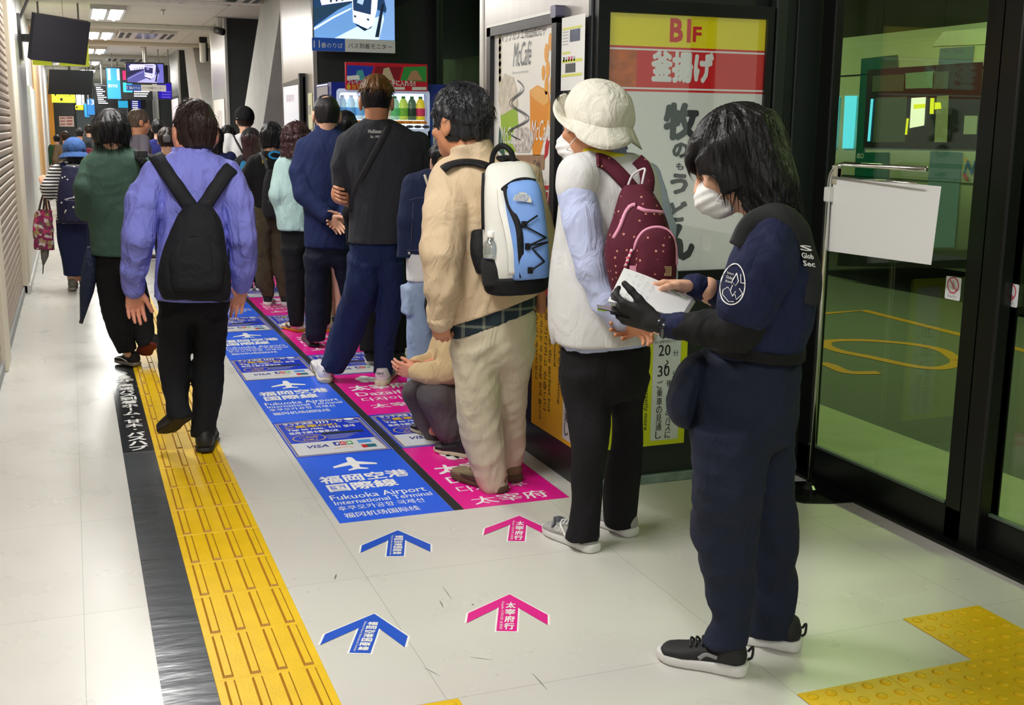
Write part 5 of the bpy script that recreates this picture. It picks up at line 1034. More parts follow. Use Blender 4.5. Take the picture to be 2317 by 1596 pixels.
def hand_field(F, wr, d, pn, side, s=1., curl=.35, spread=.1, curls=None, thumb=.5, thumb_out=.7):
    """wr wrist, d toward the fingers, pn palm normal, side: unit vector toward the thumb"""
    wr = np.asarray(wr, float); d = _n(d); pn = _n(np.asarray(pn, float) - d * (d @ np.asarray(pn, float))); sd = np.cross(d, pn); sd = sd if sd @ np.asarray(side, float) > 0 else -sd
    offs = (.030, .010, -.010, -.029); lens = (.070, .079, .073, .057); base = (.092, .096, .092, .084); cs = curls or (curl,) * 4
    for o, b in zip(offs, base): F.cone(wr + s * (sd * o * .55 + d * .006), wr + s * (sd * o + d * b), s * .0155, s * .0112, .012, (pn, .85))
    F.ell(wr + s * (d * .05 + pn * .004), s * np.array([.033, .042, .014]), ax3(sd, d, pn), .012); F.ell(wr + s * (sd * .026 + d * .036 + pn * .010), s * np.array([.015, .028, .013]), ax3(sd, d, pn), .012)
    for o, b, L, c, j in zip(offs, base, lens, cs, range(4)):
        p = wr + s * (sd * o + d * b); a = (.95 * c, 1.15 * c, .75 * c); dd = _n(d + sd * spread * (1.2 - .8 * j) * .6); tot = 0
        for q, (fr, rr) in enumerate(((.44, .0098), (.32, .0088), (.24, .0076))):
            tot += a[q]; e = _n(dd * _c(tot) + pn * _s(tot)); p2 = p + e * L * fr * s; r1 = rr * (.9 if j == 3 else 1); F.cone(p, p2, s * r1, s * r1 * .88, .004); p = p2
    p = wr + s * (sd * .024 + d * .022 + pn * .006); e = _n(d * (1 - thumb_out * .5) + sd * thumb_out + pn * .35 * thumb)
    for L, r1, bend in ((.042, .0135, 0), (.032, .0112, .35), (.026, .0098, .45)):
        e = _n(e + (d * .5 + pn * .5 - sd * .5) * bend * thumb); p2 = p + e * L * s; F.cone(p, p2, s * r1, s * r1 * .88, .006); p = p2
    return F
def hand(fig, wr, d, pn, side, s=1., vox=.004, fore=None, **kw):
    F = Field(vox); hand_field(F, wr, d, pn, side, s, **kw)
    if fore is not None: F.cone(wr, fore, .027 * s, .036 * s, .012)
    v = F.mesh(); fig.bodyparts.append(v); return v
def core(fig, sh_l, sh_r, neck, hip, kneeL, ankL, kneeR, ankR, elL, wrL, elR, wrR, vox=.012, sc=1.):
    """the plain body inside the clothes, so that the figure is one continuous surface"""
    F = Field(vox); hip = np.asarray(hip, float); c = (np.asarray(sh_l) + np.asarray(sh_r)) / 2
    F.cone(hip, c, .085 * sc, .08 * sc, .03).cone(np.asarray(sh_l) - [0, 0, .03], np.asarray(sh_r) - [0, 0, .03], .032 * sc, .032 * sc, .03).cone(c, neck, .045 * sc, .046 * sc, .03)
    for k_, a_ in ((kneeL, ankL), (kneeR, ankR)):
        k_ = np.asarray(k_, float); h_ = hip * .3 + np.array([k_[0], k_[1], hip[2]]) * .7 - [0, 0, .06]; F.cone(hip, h_, .045 * sc, .042 * sc, .02).cone(h_, k_, .042 * sc, .032 * sc, .012).cone(k_, a_, .03 * sc, .024 * sc, .01)
    for s_, e_, w_ in ((sh_l, elL, wrL), (sh_r, elR, wrR)): F.cone(np.asarray(s_) - [0, 0, .03], e_, .030 * sc, .028 * sc, .02).cone(e_, w_, .027 * sc, .022 * sc, .015)
    fig.bodyparts.append(F.mesh()); return F
def shoe(fig, heel, toe, wd=.098, h=.075, up_m=None, sole_m=None, sole_h=.028, vox=.005, tilt=None, extra=None, name='shoe', collar=.09, stripes=None, laces=None, sole_name='sole'):
    """a shoe from heel point to toe point (both on the ground line of its sole); tilt: up vector of the sole"""
    heel, toe = np.asarray(heel, float), np.asarray(toe, float); L = np.linalg.norm(toe - heel); f = (toe - heel) / L; up = _n(np.array([0, 0, 1.]) if tilt is None else tilt); up = _n(up - f * (up @ f)); r = np.cross(f, up)
    T = lambda x, y, z: heel + r * x + f * y * L + up * z
    F = Field(vox); ys = (.02, .12, .3, .5, .68, .85, .95, .995); ws = (.30, .36, .36, .40, .47, .44, .33, .16); hs = (.58, .62, .60, .52, .40, .32, .27, .18)
    C = [T(.03 * wd * math.sin(y * 3), y, sole_h * .6 + hh * h * .55) for y, hh in zip(ys, hs)]
    F.loft(C, [q * wd for q in ws], [max(.012, q * h * .72) for q in hs], r, 2.4, .01, cap=.03)
    F.loft([T(0, .2, sole_h + .02), T(0, .19, h + collar * .22)], [.36 * wd, .34 * wd], [.165 * L, .14 * L], r, 2.1, .02); F.cut(T(0, 0, sole_h * .75), -up)
    G = Field(vox); 
    G.loft([T(0, -.01, sole_h * .5), T(0, .08, sole_h * .5), T(0, .25, sole_h * .5), T(.02 * wd, .45, sole_h * .5), T(.05 * wd, .7, sole_h * .5), T(.03 * wd, .88, sole_h * .55), T(0, 1.02, sole_h * .7)], [.25 * wd, .40 * wd, .41 * wd, .41 * wd, .5 * wd, .44 * wd, .15 * wd], [sole_h * .62] * 7, r, 3.2, 0, cap=.012); G.cut(T(0, 0, 0), -up); G.cut(T(0, 0, sole_h), up)
    sub = [(sole_name, G.mesh(), sole_m)]
    if laces: sub.append(('laces', vjoin(*[tube(catmull([T(-.24 * wd, y, sole_h + zz * h - .004), T(0, y + .015, sole_h + (zz + .16) * h), T(.24 * wd, y, sole_h + zz * h - .004)], 4), .0032, 6, cap=False) for y, zz in ((.42, .62), (.49, .55), (.56, .48), (.62, .42))]), laces))
    if stripes:
        for (nm, pts, w_, m) in stripes:
            for e in (-1, 1):
                q = [T(e * wd * a, b, c) for a, b, c in pts]; sub.append((nm, vquad(strap(catmull(q, 4), w_, .0015, r * e)), m))
    if extra: sub += extra(T, r, f, up)
    fig.add(name, F.mesh(), up_m, sub); return T
def vquad(vf):
    """pads a face list to quads so that it can be joined with net meshes"""
    v, f = vf; return np.asarray(v, float), np.array([list(q) if len(q) == 4 else (list(q) + [q[-1]]) for q in f if len(q) in (3, 4)])
def sleeve(F, pts, rad, k=.03, sq=None): F.path(pts, rad, k, sq); return F
def decal(vf2, V, N, c, ux, uy, off=.002):
    """lays a flat 2-D shape onto a garment: each vertex takes the depth of the nearest garment vertex under it"""
    v, f = vf2; c = np.asarray(c, float); ux, uy = _n(ux), _n(uy); n = np.cross(ux, uy); v = np.asarray(v, float); p = c + v[:, :1] * ux + v[:, 1:2] * uy
    W = V[(N @ n) > .25]; a = np.c_[W @ ux, W @ uy]; h = W @ n; out = []
    for q in p:
        dd = (a[:, 0] - q @ ux) ** 2 + (a[:, 1] - q @ uy) ** 2; near = np.argpartition(dd, 6)[:6]; hh = h[near]; out.append(q + n * (hh.max() + off - q @ n))
    return np.array(out), f
# ------------------------------------------------------------------ shared garment builders
def head_at(fig, u, vtop, d=0., s=1., heading=0., pitch=0., tilt=0., neck=None, vox=.006, face=True, ears=True, hat=.0):
    r, f, up = head_axes(fig, heading, pitch, tilt); c = fig.P(u, vtop, d) - np.array([0, 0, 1.]) * (.132 + hat) * s
    nk = c + np.array([0, 0, -.19 * s]) - f * .01 if neck is None else neck; F, T, M = head_field(c, (r, f, up), s, vox, nk, face, ears); fig.bodyparts.append(F.mesh()); fig.T, fig.M, fig.hc, fig.neck = T, M, c, nk; return T, M, c
def dof(fig, u, v): return float((gp(u, v) - fig.base) @ fig.vd)
def legs(fig, pelvis, L, R, m, name='trousers', pry=.12, seed=3, amp=.004, vox=.009, extra=None, sub=(), pd=0., scale=16, zs=.8):
    F = Field(vox); C, X, Y = fig.sect(pelvis, pd, pry); X[-1] *= .93; Y[-1] *= .82; F.loft(C, X, Y, fig.r, 2.3, .02, cap=.05)
    for rows in (L, R):
        if not rows: continue
        C, X, Y = fig.sect(rows, 0., None); Y = [y or x * .98 for x, y in zip(X, Y)]; F.loft(C, X, Y, fig.r, 2.1, .045 if rows is L else .02)
    if extra: extra(F)
    F.folds(amp, scale, seed, zs); v = F.mesh(); fig.add(name, v, m, sub); return v
def top(fig, rows, m, name='shirt', arms=(), ry=.13, seed=5, amp=.0045, vox=.008, d=0., extra=None, sub=(), p=2.4, k=.03, ka=.014, hem=None, scale=15, zs=.6, add=True):
    """arms: list of (points, radii); hem: list of (point, normal) cuts at the lower edge"""
    F = Field(vox); C, X, Y = fig.sect(rows, d, ry); F.loft(C, X, Y, fig.r, p, k)
    for pts, rad in arms: F.path(pts, rad, ka)
    if extra: extra(F)
    F.folds(amp, scale, seed, zs)
    for o, n in (hem or ()): F.cut(o, n)
    v = F.mesh()
    if add: fig.add(name, v, m, sub)
    return v
def ringtube(C, X, Y, r, rad, fig=None, n=28, tilt=None):
    """a band round an elliptical section"""
    C = np.asarray(C, float); r = _n(r); w_ = _n(np.cross([0, 0, 1.], r)) if tilt is None else _n(np.cross(tilt, r)); return tube([C + r * X * _c(t) + w_ * Y * _s(t) for t in np.linspace(0, 6.2832, n, endpoint=False)], rad, 8, False, True)
def bystander(label, u, vtop, Y, heading, shirt, trousers, hair_m, style='short', h=None, skin=SK, s=1., pitch=0., wide=1., face=False, strap_m=None, vox=.012, sleeve_f=1., hand_up=False):
    g = atY(u, vtop, Y); fig = Fig(label, 0, 0, heading, skin, Y=None) if False else Fig.__new__(Fig); Fig.__init__(fig, label, u, 900, heading, skin); fig.base = np.array([g[0], g[1], 0.]); d = fig.base[:2] / np.linalg.norm(fig.base[:2]); fig.vd = np.array([d[0], d[1], 0]); fig.r = np.array([d[1], -d[0], 0])
    a = math.radians(heading); fig.f = fig.vd * _c(a) + fig.r * _s(a); fig.rt = fig.r * _c(a) - fig.vd * _s(a); H = g[2]; k = H / 1.70; B = fig.base
    L = lambda x, y, z: B + k * (fig.rt * x + fig.f * y) + np.array([0, 0, k * z]); r, f, up = head_axes(fig, heading, pitch); c = L(0, .015, 1.70 - .132)
    F, T, M = head_field(c, (r, f, up), k * 1.0 * s, min(vox, .008), L(0, -.015, 1.42), face); fig.bodyparts.append(F.mesh()); fig.T, fig.M = T, M
    core(fig, L(-.16, 0, 1.37), L(.16, 0, 1.37), L(0, -.01, 1.46), L(0, 0, .93), L(-.1, .01, .5), L(-.1, -.01, .09), L(.1, .01, .5), L(.1, -.01, .09), L(-.22, -.02, 1.12), L(-.22, .06, .88), L(.22, -.02, 1.12), L(.22, .06, .88), .014, k)
    for e in (-1, 1): hand(fig, L(.222 * e, .065, .86), np.array([0, 0, -1.]) + fig.f * .2, -fig.rt * e, fig.f, k, .007)
    F = Field(vox); F.loft([L(0, 0, .86), L(0, 0, 1.0), L(0, 0, 1.25), L(0, -.005, 1.37), L(0, -.01, 1.435)], [.165 * k * wide, .16 * k * wide, .175 * k * wide, .16 * k * wide, .07 * k], [.12 * k, .11 * k, .125 * k, .09 * k, .065 * k], fig.rt, 2.4, .03)
    for e in (-1, 1): F.path([L(.17 * e * wide, 0, 1.375), L(.23 * e * wide, -.02, 1.12), L(.225 * e, .06, .90 if sleeve_f == 1 else 1.05)], [.062 * k, .054 * k, .045 * k], .03)
    F.folds(.004, 14, int(u) % 17); fig.add('shirt', F.mesh(), shirt)
    F = Field(vox); F.loft([L(0, 0, .78), L(0, 0, 1.0)], [.17 * k, .155 * k], [.125 * k, .115 * k], fig.rt, 2.3, .02)
    for e in (-1, 1): F.loft([L(.095 * e, 0, .85), L(.1 * e, .01, .5), L(.1 * e, -.01, .07)], [.088 * k, .068 * k, .055 * k], [.09 * k, .07 * k, .06 * k], fig.rt, 2.1, .02)
    fig.add('trousers', F.mesh(), trousers)
    for e in (-1, 1): shoe(fig, L(.1 * e, -.08, 0), L(.11 * e, .17, 0), .095, .07, mat('plain_shoe', '2a2a2c', .5), mat('plain_sole', 'c8c8c4', .6), vox=.009)
    if style == 'long': hair(fig, T, M, k * s, hair_m, 120, .12, low=-.19, thick=.02, ear_cut=False, vox=.009)
    elif style == 'bun': hair(fig, T, M, k * s, hair_m, 80, .05, low=-.06, vox=.009, extra=lambda F: F.ell(T(0, -.12, .02), np.array([.035, .04, .04]) * k, M, .01))
    elif style: hair(fig, T, M, k * s, hair_m, 110, .05, vox=.009, low=-.06)
    fig.L = L; fig.k = k; return fig
# ================================================================== the people
UP = np.array([0, 0, 1.])
C_navy = cloth('uniform_navy', '1b2140', .8, .3); C_navyt = cloth('uniform_trouser_navy', '1d2336', .8, .35, 7); C_blk = cloth('cloth_black', '141416', .8, .3); C_blkt = cloth('trouser_black', '18171a', .85, .3, 6)
M_rubw = mat('sole_white', 'dcdad8', .55, bump=.05, bscale=80); M_rubb = mat('sole_black', '1c1c1e', .6); M_mask = cloth('mask_white', 'e8e6e4', .8, .12, 14, .02); M_shb = mat('shoe_black_mesh', '1d1c1e', .7, bump=.15, bscale=400)
# ---------------------------------------------------------------- guard in navy uniform, right foreground
g = Fig('person in navy security uniform and white mask reading papers at right', 1690, 1500, -82, SK)
T, M, c = head_at(g, 1672, 243, 0, 1.06, -82, -26, 4, neck=g.P(1742, 478, 0), vox=.0045)
sl, sr = g.P(1742, 530, -.17), g.P(1742, 520, .16); el, er = g.P(1700, 735, -.22), g.P(1700, 720, .2); wl, wr_ = g.P(1497, 738, -.17), g.P(1565, 652, .13)
core(g, sl, sr, g.P(1735, 450), g.P(1690, 850), g.P(1640, 1180, -.1), g.P(1650, 1440, -.05), g.P(1735, 1180, .1), g.P(1750, 1420, .1), el, wl, er, wr_, sc=.95)
# hair: bob to the collar, side lock forward of the ear
def guard_hair(F):
    s = 1.06
    F.loft([T(0, -.03, .05), T(0, -.055, -.06), T(0, -.075, -.125)], [.088 * s, .082 * s, .062 * s], [.1 * s, .075 * s, .045 * s], M[0], 2.2, .03)
    for e in (-1, 1): F.loft([T(.07 * e, .035, .05), T(.083 * e, .038, -.02), T(.08 * e, .012, -.075)], [.02 * s, .014 * s, .008 * s], [.05 * s, .045 * s, .03 * s], M[0], 2.2, .015)
    F.loft([T(0, .062, .085), T(0, .1, .045), T(0, .108, .012)], [.06 * s, .062 * s, .058 * s], [.025 * s, .016 * s, .007 * s], M[0], 2.6, .02)
    F.ell(T(.083, .082, -.035), np.array([.03, .035, .028]), M, .012, 's'); F.ell(T(-.083, .082, -.04), np.array([.03, .035, .035]), M, .012, 's')
hair(g, T, M, 1.06, H_blk, 700, .085, .02, .9, rnd=.05, sel=lambda p: ((p - T(0, 0, 0)) @ M[1]) < .02, bangs=(260, .035), low=-.16, thick=.016, seed=4, ear_cut=False, extra=guard_hair, vox=.005, front=.062, w=.0021)
def mask(fig, T, M, s, m=None, ear=True, vox=.004):
    F = Field(vox)
    F.loft([T(0, .072, -.008), T(0, .086, -.035), T(0, .086, -.07), T(0, .058, -.115)], [.034 * s, .058 * s, .062 * s, .048 * s], [.036 * s, .046 * s, .048 * s, .036 * s], M[0], 2.1, .005)
    F.rbox(T(0, -.01, -.05), np.array([.1, .055, .12]) * s, M, .02, .01, 's')
    F.warp(lambda X: (.0016 * np.sin((X - T(0, 0, 0)) @ M[2] * 260)).astype(np.float32))
    sub = []
    if ear:
        for e in (-1, 1):
            for z0, z1 in ((-.03, .012), (-.078, -.03)): sub.append(('ear_loop', tube(catmull([T(.056 * e, .075, z0), T(.078 * e, .03, (z0 + z1) / 2), T(.089 * e, -.014, z1)], 5), .0016, 6, False), m or M_mask))
    fig.add('mask', F.mesh(), m or M_mask, sub)
mask(g, T, M, 1.06)
for e in (-1, 1): g.add('eye', vquad(lathe([(.0, 0), (.006, .001), (.010, .0), (.004, .002)], T(.031 * e, .094, -.001), 12, M[1])), mat('eye_dark', '15110f', .15))
# polo shirt
shirt = top(g, [(468, 1700, 1780, .075), (492, 1692, 1805, .09), (530, 1682, 1835, .15), (600, 1650, 1848, .165), (690, 1640, 1845, .165), (760, 1625, 1830, .15), (800, 1600, 1820, .145)], C_navy, 'polo_shirt',
    [(g.pts([(1745, 535, -.13), (1722, 610, -.20), (1690, 690, -.225)]), [g.m(62), g.m(66), g.m(62)]), (g.pts([(1745, 525, .13), (1700, 620, .2), (1660, 680, .19)]), [g.m(55), g.m(52), g.m(46)])], amp=.005, vox=.006, seed=12,
    extra=lambda F: (F.loft([g.P(1748, 520), g.P(1738, 480), g.P(1732, 446)], [g.m(66), g.m(52), g.m(46)], [.095, .07, .062], g.r, 2.2, .01), F.cutlocal(g.P(1678, 705, -.22), g.P(1668, 730, -.22) - g.P(1690, 640, -.22), g.P(1600, 640, -.35), g.P(1760, 800, -.12) + 0)))
SV, SN = shirt[0], vnormals(*shirt)
# sleeve emblem: white oval outline with dog-head drawing and small words
def emblem():
    c = g.P(1658, 642, -.27); ux = g.r * .97 + UP * -.1; uy = UP * .97 + g.r * .12; k = g.m(1)
    pts = [(math.sin(t) * (25 - 4 * _c(t)) * k, _c(t) * 40 * k) for t in np.linspace(0, 6.2832, 41)[:-1]]; inn = [(x * .915, y * .945) for x, y in pts]
    dog = [[(4, 22), (10, 8), (6, -2), (-2, 4), (4, 22)], [(12, 22), (15, 6), (24, 6)], [(-17, -16), (-8, -8), (-2, -14), (0, -2)], [(-17, -16), (-16, -24), (-2, -34), (8, -32)], [(8, -18), (12, -27), (22, -14), (14, -5)], [(-2, -14), (4, -22), (8, -12)]]
    vf = join(ring2(pts, inn, 0), *[stroke2([(a * k, b * k) for a, b in q], 1.6 * k, 0) for q in dog], *[line2(w_, -15 * k, y * k, h=5.5 * k, wd=14 * k, bold=.02) for w_, y in (('Synapse', 15), ('Global', 7), ('Security', -1))])
    n = np.cross(ux, uy); return decal(vf, SV, SN, c, ux, uy, .002)
em = emblem()
# trousers, belt
dn, df = dof(g, 1642, 1518), dof(g, 1772, 1465)
tr = legs(g, [(785, 1585, 1815), (860, 1560, 1812), (940, 1556, 1802), (1010, 1562, 1790)], [(960, 1558, 1730, None, -.09), (1100, 1562, 1735, None, -.1), (1205, 1564, 1718, None, dn), (1330, 1592, 1710, None, dn), (1400, 1606, 1702, None, dn), (1462, 1582, 1697, None, dn)], [(960, 1660, 1802, None, .09), (1100, 1680, 1798, None, .1), (1205, 1690, 1806, None, df), (1336, 1692, 1803, None, df), (1390, 1695, 1795, None, df), (1436, 1698, 1792, None, df)], C_navyt, pry=.135, seed=8, amp=.009, scale=11, vox=.008)
F = Field(.006); C, X, Y = g.sect([(772, 1606, 1826, .158), (798, 1600, 1824, .155)], 0, .15); F.loft(C, X, Y, g.r, 2.4, 0, cap=.004); g.add('belt', F.mesh(), C_blk)
# arm covers
F = Field(.005); F.path(g.pts([(1690, 700, -.225), (1672, 745, -.225), (1600, 742, -.205), (1545, 740, -.185)]), [g.m(48), g.m(46), g.m(36), g.m(29)], .02); F.folds(.003, 26, 4); g.add('arm_cover', F.mesh(), C_blk)
F = Field(.004); F.path(g.pts([(1552, 740, -.187), (1500, 738, -.17)]), [g.m(29), g.m(26)], .0); F.folds(.004, 34, 9, 1.); F.cut(g.P(1494, 737, -.17), -g.r); g.add('sleeve_cuff', F.mesh(), C_navy)
F = Field(.005); F.path(g.pts([(1700, 690, .19), (1660, 684, .185), (1636, 670, .17), (1575, 648, .14), (1562, 646, .135)]), [g.m(46), g.m(42), g.m(31), g.m(25), g.m(22)], .02); F.folds(.003, 30, 5); g.add('arm_cover', F.mesh(), C_navy)
# hands: gloved left under the papers, bare right at their far edge
wl = g.P(1497, 735, -.17); F = Field(.004); d_ = _n(g.P(1392, 700, -.15) - wl)
F.cone(wl, wl + d_ * .03, .027, .027, .01); hand_field(F, wl + d_ * .02, d_, UP * .5 + g.vd * .9, UP * .9 - g.vd * .4, .98, curl=.55, thumb=.5, thumb_out=.5, spread=.10); g.add('glove', F.mesh(), mat('glove_black', '121214', .75, bump=.2, bscale=500))
hw = g.P(1567, 650, .14); hand(g, hw, g.P(1480, 650, .10) - hw, -UP * .75 - g.vd * .5, -UP * .2 - g.vd * .9 , 1., curl=.30, thumb=.5, thumb_out=.4, fore=g.P(1600, 655, .15))
F = Field(.005); F.path(g.pts([(1488, 736, -.168), (1500, 737, -.17), (1560, 740, -.19)]), [.024, .025, .03], .005); g.bodyparts.append(F.mesh())
# shoes
def lace_loop(T, r, f, up): return [('pull_loop', vquad(tube(catmull([T(0, .0, .07), T(0, -.05, .085), T(0, -.045, .055), T(0, .0, .045)], 5), .004, 6, False)), M_shb)]
shoe(g, gp(1690, 1527), gp(1490, 1489), .104, .078, M_shb, M_rubw, .036, laces=M_rubb, extra=lace_loop, stripes=[('stripe', [(.44, .3, .055), (.46, .42, .06), (.47, .5, .045)], .012, mat('shoe_gloss', '8a8a8c', .3))])
shoe(g, gp(1812, 1472), gp(1655, 1441), .104, .078, M_shb, M_rubw, .036, laces=M_rubb, extra=lace_loop)
g.add('emblem', em, P_white, smooth=False)
gr = g.build()
# ---------------------------------------------------------------- person in white hat with maroon backpack
w = Fig('person in white hat, mask and pale vest with hands behind the back', 1335, 1222, -25, SK2)
T, M, c = head_at(w, 1345, 186, 0, 1.08, -52, -6, 0, neck=w.P(1372, 345), vox=.005)
mask(w, T, M, 1.12)
dl, dr = dof(w, 1322, 1242), dof(w, 1410, 1207)
core(w, w.P(1310, 395), w.P(1455, 395), w.P(1370, 330), w.P(1370, 780), w.P(1330, 1000, dl), w.P(1320, 1200, dl), w.P(1415, 1000, dr), w.P(1405, 1180, dr), w.P(1335, 600), w.P(1400, 715, -.12), w.P(1490, 600), w.P(1460, 730, -.14), sc=.95)
# hat: soft crown and drooping brim, tipped back
r_, f_, u_ = head_axes(w, -55, 6); HM = ax3(r_, f_, u_); HT = lambda x, y, z: c + r_ * x + f_ * y + u_ * z
F = Field(.006); F.ell(HT(0, -.012, .055), np.array([.104, .124, .100]), HM, .01).ell(HT(0, -.035, .02), np.array([.102, .112, .09]), HM, .03); F.cut(HT(0, 0, .0), -u_)
ang = np.linspace(0, 2 * math.pi, 65)[:-1]
def brimp(a, k):
    fx, fy = _s(a), _c(a); back = max(0, -fy) ** .7; frt = max(0, fy); sd_ = abs(fx)
    out = k * (.036 * frt + .036 * sd_ + .032 * back); z = .014 + k * (.075 * frt ** 1.5 - .058 * back - .046 * sd_ * (1 - .5 * frt)) + .005 * math.sin(a * 4 + 1.3) * k
    return HT(fx * (.099 + out), -.020 + fy * (.119 + out), z)
Vb = []
for k in (0, .25, .5, .75, 1.): Vb += [brimp(a, k) for a in ang]
for k in (1., .75, .5, .25, 0): Vb += [brimp(a, k) * .985 + c * .015 - u_ * .002 for a in ang]
Fb = [[i * 64 + j, i * 64 + (j + 1) % 64, (i + 1) * 64 + (j + 1) % 64, (i + 1) * 64 + j] for i in range(9) for j in range(64)]
F.folds(.004, 15, 3); v = F.mesh(); C_hat = cloth('hat_cotton', 'd9d5c8', .9, .3, 14); w.add('hat', v, C_hat, [('brim', (np.array(Vb), np.array(Fb)), C_hat)])
hair(w, T, M, 1.02, H_blk, 0, low=-.05, thick=.006, vox=.007)
C_vest = cloth('vest_knit', 'd3d3d3', .95, .22, 8); C_lb = cloth('shirt_pale_blue', 'b9c2e4', .8, .35, 9)
# pale blue shirt with long sleeves, hem showing below the vest
shs = top(w, [(330, 1345, 1412, .06), (350, 1335, 1425, .07), (420, 1285, 1480, .11), (600, 1270, 1500, .13), (740, 1265, 1488, .135), (792, 1268, 1480, .135)], C_lb, 'shirt',
    [(w.pts([(1302, 412, -.10), (1318, 500, -.155), (1342, 610, -.185), (1374, 680, -.20), (1402, 722, -.205)]), [w.m(44), w.m(42), w.m(40), w.m(34), w.m(27)]), (w.pts([(1460, 405, .06), (1492, 520, .04), (1496, 620, -.04), (1470, 716, -.17)]), [w.m(40), w.m(36), w.m(34), w.m(26)])], amp=.006, vox=.007, seed=21, hem=[(w.P(1370, 782), -UP + w.r * .12)])
top(w, [(346, 1338, 1440, .075), (366, 1292, 1474, .115), (405, 1272, 1492, .135), (470, 1268, 1500, .145), (560, 1262, 1500, .15), (650, 1252, 1496, .155), (730, 1250, 1490, .16), (778, 1256, 1482, .16)], C_vest, 'vest', amp=.003, scale=8, vox=.007, seed=22, hem=[(w.P(1370, 772), -UP + w.r * .10)],
    extra=lambda F: (F.path(w.pts([(1352, 366, -.04), (1312, 400, -.10), (1306, 425, -.11)]), [w.m(30), w.m(46), w.m(46)], .03), F.loft([w.P(1292, 420, .0), w.P(1278, 520, .02), w.P(1266, 620, .03), w.P(1256, 720, .04), w.P(1252, 775, .05)], [w.m(18), w.m(20), w.m(22), w.m(16), w.m(5)], [.08, .10, .10, .09, .05], w.r, 2.2, .03)))
w.add('lanyard', ringtube(w.P(1376, 348), w.m(56), .088, w.r + UP * -.16, .010, tilt=UP + w.r * .16), mat('lanyard_yellow', 'd8d012', .5))
F = Field(.005); C, X, Y = w.sect([(318, 1342, 1410, .058), (346, 1336, 1424, .068)], 0); F.loft(C, X, Y, w.r + UP * -.15, 2.2, 0); w.add('collar', F.mesh(), C_lb)
legs(w, [(765, 1268, 1475), (830, 1268, 1472), (900, 1275, 1460)], [(850, 1270, 1385, None, -.03), (900, 1275, 1388, None, -.03), (1000, 1290, 1378, None, dl), (1100, 1293, 1364, None, dl), (1180, 1288, 1358, None, dl), (1222, 1277, 1357, None, dl)], [(850, 1370, 1472, None, .03), (900, 1378, 1458, None, .03), (1000, 1384, 1454, None, dr), (1100, 1366, 1448, None, dr), (1190, 1368, 1440, None, dr)], C_blkt, pry=.13, seed=23)
# clasped hands behind the back
ha = w.P(1400, 718, -.215); hand(w, ha, w.P(1470, 752, -.235) - ha, -w.vd * .8 - UP * .5, UP, .98, curl=.5, spread=.02, fore=w.P(1376, 690, -.2))
hb = w.P(1470, 720, -.19); hand(w, hb, w.P(1410, 745, -.20) - hb, -w.vd * .8 + UP * .2, UP, .98, curl=.5, fore=w.P(1490, 690, -.12))
M_sg2 = mat('suede_grey', 'a2a09e', .85, bump=.1, bscale=300)
shoe(w, gp(1348, 1252), gp(1234, 1203), .098, .075, M_sg2, M_rubw, .034, laces=mat('lace_white', 'dcdcdc', .6), stripes=[('stripe', [(.44, .40, .035), (.43, .52, .07), (.2, .6, .08)], .014, P_white), ('toe_cap', [(.40, .70, .05), (.2, .76, .062), (0, .8, .06)], .03, mat('suede_dark', '6a6c74', .8))], extra=lambda T_, r, f, up: [('lettering', vquad(onplane(line2('GAP', 0, 0, h=.020, wd=.046), T_(-.0475, .62, .046), -f if r @ w.vd > 0 else f, up, 0)), P_white, False)])
shoe(w, gp(1435, 1216), gp(1345, 1178), .098, .075, M_sg2, M_rubw, .034)
w.build()
# ---------------------------------------------------------------- man in beige jacket with white and blue backpack
b = Fig('person in beige jacket and cream trousers wearing a white and blue backpack', 1105, 1108, -14, SK2)
T, M, c = head_at(b, 1040, 196, .02, 1.1, -50, -4, 0, neck=b.P(1062, 335), vox=.006)
hair(b, T, M, 1.1, H_gry, 620, .045, .22, .2, curl=.5, rnd=.5, bump=(.005, 34, 8, 1.), low=-.062, thick=.024, fuller=.6, seed=6, groove=.007, crown=(.02, -.05, .13), vox=.006, w=.0026)
dl, dr = dof(b, 1116, 1110), dof(b, 1158, 1087)
core(b, b.P(1020, 395), b.P(1185, 395), b.P(1065, 330), b.P(1120, 760), b.P(1085, 930, dl), b.P(1115, 1090, dl), b.P(1165, 930, dr), b.P(1165, 1060, dr), b.P(1000, 560, -.15), b.P(1000, 715, -.12), b.P(1215, 560), b.P(1225, 700))
C_bg = cloth('jacket_beige', 'cfb899', .8, .4, 8); C_crm = cloth('trouser_cream', 'c6bca4', .85, .4, 6)
def bj(F): F.loft([b.P(1075, 375), b.P(1068, 345), b.P(1062, 322)], [b.m(66), b.m(52), b.m(48)], [.085, .075, .072], b.r + UP * .25, 2.2, .015)
jv = top(b, [(360, 1030, 1130, .09), (385, 995, 1190, .13), (450, 990, 1215, .145), (540, 992, 1226, .15), (640, 994, 1226, .15), (715, 998, 1222, .15), (745, 1002, 1215, .15)], C_bg, 'jacket',
    [(b.pts([(1022, 402, -.03), (1005, 480, -.12), (1000, 570, -.16), (1006, 650, -.15), (1000, 708, -.12)]), [b.m(46), b.m(50), b.m(47), b.m(42), b.m(34)]), (b.pts([(1185, 405, 0), (1215, 540, 0), (1215, 690, .05)]), [b.m(42), b.m(42), b.m(34)])], amp=.008, vox=.007, seed=31, scale=13,
    hem=[(b.P(1100, 702), -UP + b.r * .36)], extra=bj)
F = Field(.007); C, X, Y = b.sect([(620, 1012, 1216, .135), (760, 1014, 1212, .135)], 0); F.loft(C, X, Y, b.r, 2.4, 0, cap=.004); F.cut(b.P(1100, 736), -UP + b.r * .38)
